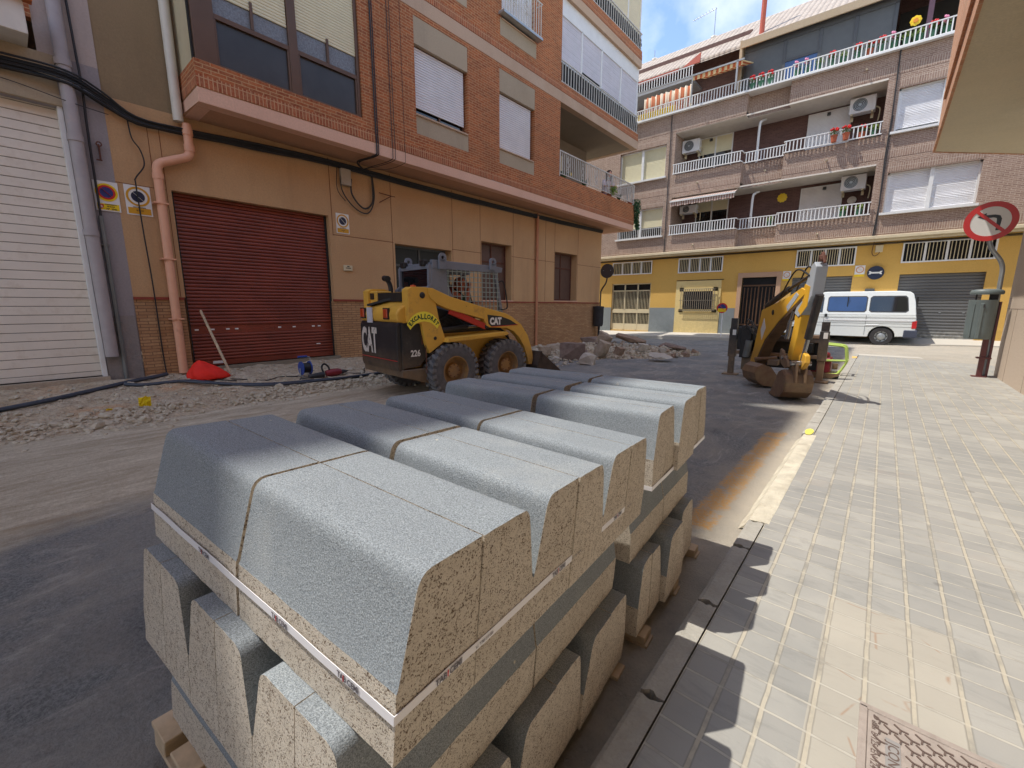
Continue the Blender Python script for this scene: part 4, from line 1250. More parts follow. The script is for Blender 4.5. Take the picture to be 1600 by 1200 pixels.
wire([(x_, 1.50, 3.85), (x_, 1.52, 3.6), (x_, 1.60, 3.45), (x_, 1.62, 3.25), (x_, 1.50, 3.05), (x_, 1.49, 2.95), (x_ - .01, 1.5, 2.3), (x_ - .01, 1.52, 1.5), (x_ - .01, 1.53, .15), (x_ + .1, 1.6, .10)], .009, 'cable', cb)
xf = XF + .02
for a, r in ((5.06, .014), (5.10, .010), (5.42, .007), (5.48, .006), (5.72, .004)):
    wire([(xf, a, 12), (xf, a + .01, 7), (xf, a + .015, 4.7), (xf, a + .02, 4.2), (xf - .05, a, 4.07), (XW + .35, a - .12, 4.02), (XW + .12, 5.2, 3.98)], r, 'cable', cb, n=4)
wire([(XW + .06, 4.95, 3.75), (XW + .06, 4.95, 3.45), (XW + .06, 5.2, 3.22), (XW + .06, 5.42, 3.4), (XW + .06, 5.42, 3.95)], .018, 'cable', cb)
wire([(XW + .05, 4.74, 3.9), (XW + .05, 4.74, 3.5), (XW + .05, 5.0, 3.2), (XW + .05, 5.3, 3.14), (XW + .06, 5.46, 3.45), (XW + .06, 5.44, 3.9)], .013, 'cable', cb)
wire([(XW + .05, 4.66, 3.9), (XW + .05, 4.64, 3.5), (XW + .05, 4.8, 3.3)], .008, 'cable', cb)
jb = thing('junction_box', 'grey electrical junction box hanging under the cable bundle beside looped cables', 'electrical box', (XW, 4.8, 3.6))
mb = MB(); mb.box(XW + .01, XW + .1, 4.72, 4.93, 3.60, 3.93); mb.build('housing', simple('box_grey', lin(170, 160, 146), .5, var=.08), jb, bevel=.008)
mb = MB()
for a, z in ((4.745, 3.63), (4.905, 3.63), (4.745, 3.9), (4.905, 3.9)): mb.lathe([(.001, 0), (.008, 0), (.008, .004), (.001, .005)], (XW + .1, a, z), (1, 0, 0), 8)
mb.each('screw', 'steel_pipe', jb)
mt_ = thing('intercom', 'small white box on the orange wall between the red shutter and the dark window', 'electrical box', (XW, 4.75, 1.9))
mb = MB(); mb.box(XW, XW + .04, 4.68, 4.87, 1.92, 2.03); mb.build('housing', 'cream_pvc', mt_, bevel=.006)
mb = MB(); mb.box(XW + .04, XW + .043, 4.75, 4.80, 1.995, 2.015); mb.box(XW + .04, XW + .043, 4.72, 4.83, 1.965, 1.98); mb.build('display', 'sign_black', mt_)
brk = thing('wall_bracket', 'rusty forked iron bracket left in the orange wall below the cables', 'bracket', (XW, 5.9, 3.4))
mb = MB(); mb.bar((XW, 5.62, 3.62), (XW + .12, 5.85, 3.57), .015, .015); mb.bar((XW, 5.62, 3.42), (XW + .12, 5.85, 3.57), .015, .015); mb.bar((XW + .12, 5.85, 3.57), (XW + .13, 5.94, 3.57), .012, .012)
mb.build('bracket_arms', 'rust', brk)
hk = thing('wall_bracket', 'small rusty hook bracket on the grey pilaster above the red and blue parking sign', 'bracket', (XW, 1.1, 3.3))
mb = MB(); mb.box(XW, XW + .05, 1.14, 1.155, 3.22, 3.42); mb.ring((XW + .05, 1.15, 3.42), (1, 0, 0), .02, .035, 10, None, .015); mb.box(XW + .04, XW + .06, 1.10, 1.16, 3.2, 3.215); mb.build('hook', 'rust', hk)

# ------------------------------------------------------------------ people
def person(name, label, loc, joints, radii, edges, clothes, head, hair, skin_col, rot=0):
    """joints: name->xyz in local coordinates; one skinned body; clothes are thicker skins over chosen edges"""
    root = thing(name, label, 'person', loc, (0, 0, rot))
    def skin(nm, ed, add, mat, sub=2):
        names = []
        for a, b in ed:
            for q in (a, b):
                if q not in names: names.append(q)
        me = bpy.data.meshes.new(nm)
        me.from_pydata([joints[q] for q in names], [(names.index(a), names.index(b)) for a, b in ed], [])
        ob = bpy.data.objects.new(nm, me); COL.objects.link(ob)
        md = ob.modifiers.new('skin', 'SKIN'); md.use_smooth_shade = True
        me.skin_vertices.new() if not me.skin_vertices else None
        for i, q in enumerate(names):
            r = radii[q]; r = r if isinstance(r, tuple) else (r, r)
            me.skin_vertices[0].data[i].radius = (r[0] + add, r[1] + add)
            me.skin_vertices[0].data[i].use_root = (i == 0)
        s2 = ob.modifiers.new('sub', 'SUBSURF'); s2.levels = sub; s2.render_levels = sub
        dg = bpy.context.evaluated_depsgraph_get()
        m2 = bpy.data.meshes.new_from_object(ob.evaluated_get(dg))
        m2.materials.clear(); m2.materials.append(mat)
        for p in m2.polygons: p.use_smooth = True
        bpy.data.objects.remove(ob)
        o = bpy.data.objects.new(nm, m2); COL.objects.link(o); o.parent = root
        return o
    skin('body', edges, 0, skin_col)
    for nm, ed, add, mat in clothes: skin(nm, ed, add, mat)
    hc = Vector(head[0]); hr = head[1]
    mb = MB()
    mb.lathe([(.001, -hr * 1.25), (hr * .45, -hr * 1.15), (hr * .72, -hr * .75), (hr * .9, -hr * .1), (hr * .95, hr * .4), (hr * .75, hr * .95), (.001, hr * 1.25)], hc, (0, 0, 1), 18)
    f = Vector(head[2]).normalized(); s_ = f.cross(Vector((0, 0, 1))).normalized()
    mb.blob(hc + f * hr * .98 - Vector((0, 0, hr * .15)), hr * .2, 1, .1, 2, None, (.7, .7, 1.2))
    for q in (-1, 1): mb.blob(hc + s_ * q * hr * .95 - Vector((0, 0, hr * .1)), hr * .22, 2, .1, 1, None, (.5, .8, 1.2))
    h = mb.build('head', skin_col, root, smooth=True, local=True)
    mb = MB()
    for q in (-1, 1): mb.blob(hc + f * hr * .86 + s_ * q * hr * .36 + Vector((0, 0, hr * .08)), hr * .12, 1, 0, 1)
    mb.build('eyes', M['sign_black'], h, local=True)
    mb = MB(); mb.blob(hc + f * hr * .84 - Vector((0, 0, hr * .6)), hr * .2, 1, 0, 1, None, (1, 1, .35)); mb.build('mouth', simple('lips', lin(170, 84, 80), .5), h, local=True)
    if hair:
        mb = MB()
        for c, r, sq in hair[0]: mb.blob(c, r, 3, .12, 2, None, sq)
        mb.build('hair', hair[1], root, smooth=True, local=True)
    return root
skin_m = simple('skin', lin(214, 150, 120), .55, var=.05)
skin_r = simple('sunburnt_skin', lin(190, 110, 86), .55, var=.08)
hair_m = simple('long_brown_hair', lin(70, 40, 30), .6, var=.3, vs=30)
J = dict(pel=(0, 0, .95), bel=(.03, 0, 1.08), ch=(.09, 0, 1.26), nk=(.17, 0, 1.42), hd=(.22, 0, 1.50),
         sl=(.12, .17, 1.36), el=(.26, .24, 1.13), wl=(.46, .12, 1.10), hl=(.55, .08, 1.08),
         sr=(.12, -.17, 1.36), er=(.26, -.24, 1.13), wr=(.46, -.12, 1.10), hr=(.55, -.08, 1.07),
         kl=(.03, .1, .5), al=(-.02, .1, .08), fl=(.14, .1, .03), kr=(.03, -.1, .5), ar=(-.02, -.1, .08), fr=(.14, -.1, .03), hipl=(0, .09, .88), hipr=(0, -.09, .88))
RAD = dict(pel=(.15, .11), bel=(.125, .095), ch=(.14, .10), nk=.05, hd=.05, sl=.055, el=.04, wl=.028, hl=.03, sr=.055, er=.04, wr=.028, hr=.03,
           kl=.06, al=.04, fl=.03, kr=.06, ar=.04, fr=.03, hipl=.09, hipr=.09)
EDG = [('pel', 'bel'), ('bel', 'ch'), ('ch', 'nk'), ('nk', 'hd'), ('ch', 'sl'), ('sl', 'el'), ('el', 'wl'), ('wl', 'hl'), ('ch', 'sr'), ('sr', 'er'), ('er', 'wr'), ('wr', 'hr'),
       ('pel', 'hipl'), ('hipl', 'kl'), ('kl', 'al'), ('al', 'fl'), ('pel', 'hipr'), ('hipr', 'kr'), ('kr', 'ar'), ('ar', 'fr')]
wm = person('person', 'woman with long brown hair in a pale pink top leaning on the balcony railing', (-8.3, 14.85, 4.29), J, RAD, EDG,
            [('top', [('pel', 'bel'), ('bel', 'ch'), ('ch', 'sl'), ('ch', 'sr'), ('sl', 'el'), ('sr', 'er')], .012, simple('pale_pink_cloth', lin(226, 200, 206), .8)),
             ('jeans', [('pel', 'hipl'), ('hipl', 'kl'), ('kl', 'al'), ('pel', 'hipr'), ('hipr', 'kr'), ('kr', 'ar')], .012, simple('blue_denim', lin(70, 90, 120), .8))],
            ((.245, 0, 1.56), .085, (.9, -.1, -.4)),
            ([((.215, 0, 1.60), .105, (1, 1, 1.05)), ((.16, .0, 1.50), .095, (.8, 1.05, 1.3)), ((.20, .085, 1.44), .045, (.8, .7, 2.6)), ((.20, -.085, 1.44), .045, (.8, .7, 2.6))], hair_m), skin_m, rot=R(-25))
mb = MB()
for s_ in (-1, 1):
    for k in range(4):
        y0 = s_ * .08 + (k - 1.5) * .016
        mb.tube([(.56, y0, 1.075), (.60, y0 + .003, 1.07), (.625, y0 + .003, 1.045)], [.009, .008, .006], 6)
    mb.tube([(.545, s_ * .08 - s_ * .03, 1.07), (.575, s_ * .08 - s_ * .045, 1.055)], [.009, .007], 6)
mb.build('fingers', skin_m, wm, local=True, smooth=True)

# ------------------------------------------------------------------ plants
def leaves(mb, c, rad, n, size, rnd, sq=(1, 1, 1), droop=0):
    c = Vector(c)
    for i in range(n):
        d = Vector((rnd.gauss(0, 1), rnd.gauss(0, 1), rnd.gauss(0, 1)))
        d = d.normalized() * rad * rnd.random() ** .45
        p = c + Vector((d.x * sq[0], d.y * sq[1], d.z * sq[2]))
        a = Vector((rnd.gauss(0, 1), rnd.gauss(0, 1), rnd.gauss(0, .6) - droop)).normalized()
        b = a.cross(Vector((rnd.gauss(0, 1), rnd.gauss(0, 1), rnd.gauss(0, 1)))).normalized()
        s = size * rnd.uniform(.6, 1.4)
        mb.add([p - a * s, p + b * s * .4, p + a * s, p - b * s * .4], [(0, 1, 2, 3)])
rnd = random.Random(21)
t = thing('balcony_plant', 'round bright green bush in a pot on the balcony beside the woman', 'plant', (-7.98, 14.55, 5.02))
mb = MB(); leaves(mb, (-7.82, 14.6, 5.24), .17, 420, .028, rnd, (.9, 1.1, 1)); mb.build('foliage', 'lime_plant', t)
mb = MB(); mb.lathe([(.001, 0), (.07, 0), (.09, .12), (.001, .12)], (-7.98, 14.6, 5.02), (0, 0, 1), 12); mb.build('pot', 'terracotta', t)
t = thing('balcony_plant', 'dark green trailing plant hanging over the end of the brick balcony', 'plant', (-7.9, 16.25, 5.02))
mb = MB()
for k in range(9):
    leaves(mb, (-7.80 + .03 * math.sin(k), 16.42 + .02 * k, 5.12 - k * .115), .19 - .012 * k, 190, .036, rnd, (1, 1, .8), .5)
mb.build('foliage', 'dark_plant', t)
mb = MB(); mb.lathe([(.001, 0), (.07, 0), (.09, .12), (.001, .12)], (-7.95, 16.22, 5.03), (0, 0, 1), 12); mb.build('pot', 'terracotta', t)
for k, (a, lb, mt) in enumerate(((11.9, 'leafy pot plant behind the left end of the balcony railing', 'green_plant'), (13.1, 'spiky dark pot plant in the middle of the balcony', 'dark_plant'), (15.6, 'spindly dark pot plant near the right end of the balcony railing', 'dark_plant'))):
    t = thing('balcony_plant', lb, 'plant', (-8.1, a, 5.02))
    mb = MB()
    for q in range(26):
        an = rnd.uniform(0, 6.28); r = rnd.uniform(.12, .28)
        p0 = Vector((-8.1, a, 5.08)); p1 = p0 + Vector((math.cos(an) * r * .5, math.sin(an) * r * .5, .22)); p2 = p0 + Vector((math.cos(an) * r, math.sin(an) * r, rnd.uniform(.1, .34)))
        mb.tube([p0, p1, p2], [.012, .009, .001], 4)
    mb.build('foliage', mt, t)
    mb = MB(); mb.lathe([(.001, -.1), (.07, -.1), (.09, .08), (.001, .08)], (-8.1, a, 5.02), (0, 0, 1), 12); mb.build('pot', 'terracotta', t)
t = thing('wall_ornament', 'small yellow ornament on the loggia wall behind the woman', 'ornament', (-8.6, 14.6, 5.9))
mb = MB(); mb.lathe([(.001, 0), (.07, .0), (.05, .02), (.001, .03)], (XW - .78, 14.3, 6.0), (1, 0, 0), 10); mb.build('disc', 'sign_yellow', t)

# ------------------------------------------------------------------ yellow corner building across the junction
yb = thing('corner_building', 'four storey block of pinkish brick over a yellow ground floor with garages, across the junction', 'building', (-3, 19.9, 0))
YG, YU, YBk = 19.9, 19.6, 21.0
GH = [(-10.50, -8.48, 0.02, 2.27), (-10.50, -8.48, 2.68, 3.28), (-7.26, -5.40, 2.64, 3.28), (-4.60, -3.37, 0.05, 2.35), (-2.86, -1.02, 0.08, 2.29), (-2.80, -1.01, 2.65, 3.30), (0.24, 2.25, 0.1, 2.28), (0.21, 2.37, 2.65, 3.32)]
mb = MB(); wall(mb, 'Y', YG, -15, 7, -.6, 3.46, GH, .22); mb.build('ground_floor_wall', 'yellow_wall', yb)
mb = MB()
for a, b in ((-15, -10.5), (-8.48, -7.29), (-5.37, -4.78)): mb.box(a, b, YG - .02, YG + .02, -.6, 1.12)
for a, b in ((-8.40, -8.38),): pass
mb.each('stone_dado', 'dado', yb)
mb = MB(); mb.box(-7.28, -5.38, YG - .035, YG + .01, -.2, 2.29); mb.build('yellow_infill', 'yellow_panel', yb)
mb = MB(); mb.box(-15, 7, YG - .42, YG, 3.46, 3.56); mb.box(-15, 7, YG - .34, YG, 3.40, 3.46); mb.build('cornice', 'cornice', yb, bevel=.01)
mb = MB(); mb.tube([(-15, YG - .03, 3.36), (7, YG - .03, 3.34)], .018, 6); mb.tube([(-15, YG - .05, 3.33), (7, YG - .05, 3.30)], .012, 6)
mb.each('facade_cable', 'cable', yb)
mb = MB(); mb.box(-7.28, -5.3, YG - .036, YG - .02, 2.30, 2.33); mb.build('dark_gap', 'dark_in', yb)
# vents
def vent(a0, a1, z0, z1, par=yb):
    mb = MB(); y0 = YG - .03; fw = .045
    mb.box(a0 - fw, a1 + fw, y0, y0 + .08, z0 - fw, z0); mb.box(a0 - fw, a1 + fw, y0, y0 + .08, z1, z1 + fw)
    mb.box(a0 - fw, a0, y0, y0 + .08, z0, z1); mb.box(a1, a1 + fw, y0, y0 + .08, z0, z1)
    for i in range(1, 4):
        c = a0 + (a1 - a0) * i / 4; mb.box(c - .03, c + .03, y0 + .005, y0 + .07, z0, z1)
    f = mb.build('vent_window', 'white_paint', par)
    mb = MB(); wd = (a1 - a0) / 4
    for i in range(4):
        for k in range(1, 6):
            c = a0 + wd * i + wd * k / 6; mb.box(c - .010, c + .010, y0 + .02, y0 + .05, z0, z1)
    mb.build('bars', 'cream_pvc', f)
    mb = MB(); mb.box(a0, a1, YG + .12, YG + .14, z0, z1); mb.build('pane', 'glass_dull', f)
for h in (GH[1], GH[2], GH[5], GH[7]): vent(h[0] + .045, h[1] - .045, h[2] + .045, h[3] - .045)
# glazed gate with bars
mb = MB(); a0, a1, z0, z1 = -10.5, -8.48, .02, 2.27
for a in (a0, a0 + .66, a0 + 1.33, a1 - .05): mb.box(a, a + .05, YG + .05, YG + .10, z0, z1)
for z in (z0, 1.9, z1 - .05, 1.0): mb.box(a0, a1, YG + .05, YG + .10, z, z + .05)
for z in (.86,): mb.box(a0, a1, YG + .04, YG + .09, z, z + .14)
mb.box(a0, a1, YG + .06, YG + .09, z0, z0 + .32)
g_ = mb.build('barred_gate', 'cream_pvc', yb)
mb = MB(); bars(mb, 'Y', YG + .07, a0 + .05, a1 - .05, .34, 1.9, 26, .008); mb.build('bars', 'cream_pvc', g_)
mb = MB(); mb.box(a0, a1, YG + .16, YG + .18, z0, z1); mb.build('pane', 'glass_dull', g_)
# barred window in the yellow infill
mb = MB(); a0, a1, z0, z1 = -7.10, -5.50, .94, 2.0; y_ = YG - .035
mb.box(a0, a1, y_ - .03, y_, z0, z0 + .12); mb.box(a0, a1, y_ - .03, y_, z1 - .16, z1); mb.box(a0, a0 + .18, y_ - .03, y_, z0, z1); mb.box(a1 - .18, a1, y_ - .03, y_, z0, z1)
f = mb.build('window_surround', 'yellow_panel', yb)
mb = MB(); mb.box(a0 + .18, a1 - .18, y_ - .006, y_ - .001, z0 + .12, z1 - .16); mb.build('pane', 'glass_dull', f)
mb = MB(); bars(mb, 'Y', y_ - .10, a0 + .05, a1 - .05, z0 + .05, z1 - .05, 17, .010)
for z in (z0 + .05, z1 - .07, z0 + .5): mb.box(a0 + .03, a1 - .03, y_ - .11, y_ - .09, z, z + .018)
mb.build('grille', 'grey_render', f)
# portal
mb = MB(); y_ = YG - .05
mb.box(-4.76, -4.60, y_, YG + .1, -.1, 2.54); mb.box(-3.37, -3.21, y_, YG + .1, -.1, 2.54); mb.box(-4.6, -3.37, y_, YG + .1, 2.35, 2.54)
mb.each('marble_jamb', 'marble_frame', yb, bevel=.006)
mb = MB(); mb.box(-4.6, -3.37, YG + .12, YG + .16, 0, 2.35); d_ = mb.build('entrance_door', 'glass_dull', yb)
mb = MB()
for i in range(9):
    c = -4.5 + i * .13
    mb.box(c - .018, c + .018, YG + .08, YG + .11, .5, 1.95)
mb.box(-4.6, -3.37, YG + .08, YG + .12, 2.0, 2.06); mb.box(-4.6, -3.37, YG + .08, YG + .12, .42, .48); mb.box(-4.01, -3.96, YG + .07, YG + .12, 0, 2.0)
mb.build('door_bars', 'brown_frame', d_)
# garages
mb = MB(); slats(mb, 'Y', YG + .12, -2.86, -1.02, .08, 2.29, .1, .02, -1); mb.build('garage_shutter', 'shutter_grey', yb)
mb = MB(); slats(mb, 'Y', YG + .12, .24, 2.25, .1, 2.28, .1, .022, -1); g_ = mb.build('garage_shutter', 'shutter_grey', yb)
mb = MB()
for a in (.35, .62, 1.35, 1.9): mb.box(a, a + .05, YG + .09, YG + .098, 1.0, 1.03)
mb.each('lock', 'galv', g_)
# upper storeys: projecting bays with loggias between
XA, XB = -7.65, -0.80
mid0, mid1 = -4.95, -3.54
mb = MB()
wins = [(-10.17, -8.02, 4.31, 5.55), (-10.2, -8.03, 6.79, 8.10)]
rwins = [(-.46, 1.70, 4.29, 5.55), (-.49, 1.70, 6.79, 8.08)]
wall(mb, 'Y', YU, -15, XA, 3.56, 9.22, wins, .22)
wall(mb, 'Y', YU, XB, 7, 3.56, 9.22, rwins, .22)
for z0, z1 in ((3.56, 4.27), (5.87, 6.76), (8.45, 9.22)):
    wall(mb, 'Y', YU, XA, mid0, z0, z1, [], .1); wall(mb, 'Y', YU, mid1, XB, z0, z1, [], .1)
    wall(mb, 'Y', YU + .36, mid0, mid1, z0, z1, [], .1)
mb.build('brick_facade', 'brick_pink', yb)
mb = MB()
for z0, z1 in ((3.56, 4.27), (5.87, 6.76), (8.45, 9.22)):
    mb.add([(mid0, YU, z0), (mid0, YU + .5, z0), (mid0, YU + .5, z1), (mid0, YU, z1)], [(0, 1, 2, 3)])
    mb.add([(mid1, YU, z0), (mid1, YU + .5, z0), (mid1, YU + .5, z1), (mid1, YU, z1)], [(0, 1, 2, 3)])
for z0, z1 in ((4.27, 5.87), (6.76, 8.45)):
    mb.add([(XA, YU, z0), (XA, YBk, z0), (XA, YBk, z1), (XA, YU, z1)], [(0, 1, 2, 3)])
    mb.add([(XB, YU, z0), (XB, YBk, z0), (XB, YBk, z1), (XB, YU, z1)], [(0, 1, 2, 3)])
mb.each('brick_return', 'brick_pink_side', yb)
mb = MB()
e = .005
for z in (3.62, 6.02, 8.52):
    for a, b in ((-15, XA), (XA, mid0), (mid1, XB), (XB, 7)): mb.box(a, b, YU - e, YU + .01, z, z + .26)
    mb.box(mid0, mid1, YU + .36 - e, YU + .37, z, z + .26)
for z in (5.58, 8.12): 
    mb.box(-10.2, -8.0, YU - e, YU + .01, z, z + .24); mb.box(-.5, 1.72, YU - e, YU + .01, z, z + .24)
mb.each('soldier_course', 'soldier_pink', yb)
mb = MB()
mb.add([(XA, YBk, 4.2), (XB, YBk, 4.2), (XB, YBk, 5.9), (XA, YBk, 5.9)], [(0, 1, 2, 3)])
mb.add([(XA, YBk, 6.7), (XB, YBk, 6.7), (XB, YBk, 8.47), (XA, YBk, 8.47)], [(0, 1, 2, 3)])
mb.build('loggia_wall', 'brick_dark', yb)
mb = MB()
for z in (5.87, 8.45):
    mb.box(XA, mid0, YU + .02, YBk, z - .02, z + .15); mb.box(mid0, mid1, YU + .38, YBk, z - .02, z + .15); mb.box(mid1, XB, YU + .02, YBk, z - .02, z + .15)
    mb.box(mid1 - 1.4, XB, YU - .004, YU + .02, z - .03, z + .02)
for z in (4.1, 6.6): mb.box(XA, XB, YU + .40, YBk, z, z + .1)
mb.box(-15, 7, YU + .4, YBk + 4, 9.1, 9.2)
mb.each('floor_slab', 'white_slab', yb)
def ywin(a0, a1, z0, z1, mat, par=yb, split=True, open_=(0, 0), parapet=False):
    mb = MB(); y0 = YU + .10
    mb.box(a0, a0 + .05, y0, y0 + .05, z0, z1); mb.box(a1 - .05, a1, y0, y0 + .05, z0, z1); mb.box(a0, a1, y0, y0 + .05, z1 - .05, z1); mb.box(a0, a1, y0, y0 + .05, z0, z0 + .04)
    c = (a0 + a1) / 2
    if split: mb.box(c - .05, c + .05, y0 - .03, y0 + .05, z0, z1)
    f = mb.build('window', 'white_paint', par)
    mb = MB(); mb.box(a0, a1, y0 + .06, y0 + .07, z0, z1); mb.build('pane', 'glass_dark', f)
    mb = MB(); slats(mb, 'Y', y0 + .045, a0 + .05, c - .05 if split else a1 - .05, z0 + open_[0], z1 - .05, .05, .012, -1)
    if split: slats(mb, 'Y', y0 + .045, c + .05, a1 - .05, z0 + open_[1], z1 - .05, .05, .012, -1)
    mb.build('blind', mat, f)
    mb = MB(); mb.box(a0 - .08, a1 + .06, YU - .10, YU + .15, z0 - .07, z0); mb.build('sill', 'white_paint', f)
    return f
ywin(*wins[0], 'cream_blind', open_=(.42, .42)); ywin(*wins[1], 'cream_blind', open_=(.04, .04))
ywin(*rwins[0], 'blind_white', open_=(.04, .04)); ywin(*rwins[1], 'blind_white', open_=(.10, .06))
mb = MB(); P = YU - .04
mb.box(-10.2, -8.0, P - .01, P + .01, 4.66, 4.68); bars(mb, 'Y', P, -10.2, -8.0, 4.31, 4.66, 24, .007); mb.build('window_rail', 'white_paint', yb)
# railings with turned-out bars
def yrail(a0, a1, z0, z1, P, n, par=yb, nm='railing'):
    mb = MB()
    mb.box(a0, a1, P - .02, P + .02, z1 - .03, z1); mb.box(a0, a1, P - .02, P + .02, z0, z0 + .035)
    for i in range(n):
        a = a0 + (a1 - a0) * (i + .5) / n
        mb.box(a - .016, a + .016, P - .012, P + .012, z0 + .03, z1 - .02)
    return mb.build(nm, 'white_paint', par)
for z0, z1 in ((4.27, 4.69), (6.78, 7.18)):
    yrail(XA - .02, mid0 - .02, z0, z1, YU - .08, 26); yrail(mid0 + .02, mid1 - .04, z0, z1, YU + .27, 13); yrail(mid1, XB + .02, z0, z1, YU - .08, 24)
    mb = MB()
    for s_ in (mid0 - .01, mid1 - .01): mb.box(s_ - .015, s_ + .015, YU - .06, YU + .28, z1 - .03, z1); mb.box(s_ - .015, s_ + .015, YU - .06, YU + .28, z0, z0 + .03)
    mb.each('railing_return', 'white_paint', yb)
yrail(-12, mid0, 9.26, 9.70, YU - .10, 66); yrail(mid0, mid1, 9.26, 9.70, YU - .02, 14); yrail(mid1, 3.5, 9.26, 9.70, YU - .10, 60)
mb = MB(); mb.box(-12, 3.5, YU - .16, YU + .4, 9.20, 9.26); mb.build('terrace_edge', 'white_paint', yb)
mb = MB()
for z in (5.62, 8.28): mb.tube(curve([(-4.56, YBk - .9, z - 1.6), (-4.56, YBk - .9, z - .2), (-4.50, YBk - .8, z + .03), (-4.42, YBk - .6, z + .12)]), .045, 8)
mb.each('divider_pipe', 'white_paint', yb, smooth=True)
for x, z in ((-6.6, 3.8), (-2.2, 3.8), (-6.6, 6.3), (-2.2, 6.3), (-1.4, 8.9), (-4.1, 6.3)):
    mb = MB(); mb.tube([(x, YU, z), (x, YU - .14, z - .03)], .03, 8); mb.build('drain_spout', 'cornice', yb)
# loggia doors and windows
def logdoor(a0, a1, z0, z1, mat, low=None):
    mb = MB(); y0 = YBk - .06
    mb.box(a0 - .04, a0, y0, YBk, z0, z1 + .04); mb.box(a1, a1 + .04, y0, YBk, z0, z1 + .04); mb.box(a0, a1, y0, YBk, z1, z1 + .04)
    if low:
        c = (a0 + a1) / 2; mb.box(c - .03, c + .03, y0, YBk, z0, z1)
    f = mb.build('balcony_door', 'white_paint', yb)
    mb = MB(); mb.box(a0, a1, YBk - .035, YBk - .02, low or z0, z1); mb.build('blind', mat, f)
    if low:
        mb = MB(); mb.box(a0, a1, YBk - .02, YBk - .01, z0, low); mb.build('pane', 'glass_dark', f)
logdoor(-3.05, -1.80, 6.70, 8.33, 'blind_white'); logdoor(-3.02, -1.76, 4.2, 5.70, 'blind_plain')
logdoor(-7.05, -5.76, 6.7, 8.38, 'cream_blind', 7.75); logdoor(-7.0, -5.72, 4.2, 5.76, 'cream_blind', 5.35)
# windows of the loggia, cables and downpipe on the facade
mb = MB(); x_ = -.60; mb.tube([(x_, YU - .03, 9.2), (x_ + .02, YU - .03, 7.3), (x_, YU - .03, 6.0), (x_ + .03, YU - .03, 4.6), (x_ - .02, YU - .03, 3.5)], .022, 6); mb.tube([(x_ + .05, YU - .03, 7.3), (x_ + .03, YU - .03, 3.5)], .012, 6)
mb.tube([(-7.86, YU - .03, 9.2), (-7.84, YU - .03, 3.5)], .018, 6)
mb.each('facade_wire', 'dusty_black', yb)
# attic: roof, penthouse glazing, upper terrace
mtile = MT('beige_roof_tiles')
xx, yy_, zz = mtile.sep()
fr = mtile.math('FRACT', mtile.math('DIVIDE', zz, .16)); fx = mtile.math('FRACT', mtile.math('DIVIDE', xx, .21))
cc = mtile.mix(mtile.rng(mtile.noise(3, 6), .3, .7), lin(190, 178, 164), lin(164, 150, 138))
cc = mtile.mix(mtile.rng(fr, .28, .0, 0, .95), cc, lin(92, 78, 70)); cc = mtile.mix(mtile.rng(mtile.math('ABSOLUTE', mtile.math('SUBTRACT', fx, .5)), .38, .5, 0, .4), cc, lin(110, 94, 84))
hh = mtile.math('ADD', mtile.math('MULTIPLY', fr, -1.0), mtile.math('SINE', mtile.math('MULTIPLY', fx, math.pi)))
mtile.fin(cc, .85, mtile.bump(hh, .9, .04)); M['roof_tile'] = mtile.m
YR0, ZR0 = 20.85, 11.62
YR1, ZR1 = 23.6, 13.75
mb = MB()
mb.prism([(YR0, ZR0), (YR1, ZR1), (YR1, ZR1 - .15), (YR0, ZR0 - .14)], (0, 0, 0), (0, 1, 0), (0, 0, 1), (1, 0, 0), -13, -5.57)
mb.prism([(YR0 - .3, ZR0 - .06), (YR1, ZR1), (YR1, ZR1 - .15), (YR0 - .3, ZR0 - .20)], (0, 0, 0), (0, 1, 0), (0, 0, 1), (1, 0, 0), -5.57, 5)
rf = mb.build('tiled_roof', 'roof_tile', yb)
mb = MB(); mb.box(-13, -8.2, YR0 - .02, YR0 + .02, ZR0 - .2, ZR0 - .06); mb.prism([(0, 0), (.75, 0), (.75, .42)], (-8.05, YR0 - .02, ZR0 - .12), (1, 0, 0), (0, .2, 1), (0, 1, 0), -.02, .02); mb.build('roof_notch', simple('terracotta_flashing', lin(160, 80, 64), .8), rf)
mb = MB(); mb.box(-5.6, 5, YR0 - .34, YR0 - .28, ZR0 - .3, ZR0 - .05); mb.box(-5.66, -5.57, YR0 - .3, YR0 + .3, 9.3, ZR0); mb.build('eave_board', 'beige_render', yb)
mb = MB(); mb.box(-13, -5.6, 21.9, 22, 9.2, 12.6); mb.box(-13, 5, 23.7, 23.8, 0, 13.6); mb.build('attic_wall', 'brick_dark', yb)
mb = MB()
yg = 20.75
mb.box(-5.5, -.85, yg, yg + .08, 11.18, 11.40)
for a in (-5.5, -4.15, -3.02, -2.0, -.95): mb.box(a, a + .10, yg, yg + .08, 9.2, 11.2)
mb.box(-4.05, -3.02, yg, yg + .06, 10.42, 10.50)
f = mb.build('penthouse_glazing', 'dark_frame', yb)
mb = MB()
for a0, a1, z0, z1 in ((-5.4, -4.15, 9.2, 11.2), (-4.05, -3.02, 10.5, 11.2), (-2.92, -2.0, 9.2, 11.2), (-1.9, -.95, 9.2, 11.2)): mb.box(a0, a1, yg + .03, yg + .05, z0, z1)
mb.each('screen', 'grey_panel', f)
mb = MB(); mb.box(-4.05, -3.02, yg + .03, yg + .05, 9.2, 10.42); mb.build('pane', 'glass_blue', f)
mb = MB(); mb.box(-.85, 3, 22.5, 22.6, 9.2, 11.6); mb.build('terrace_recess', 'dark_in', yb)
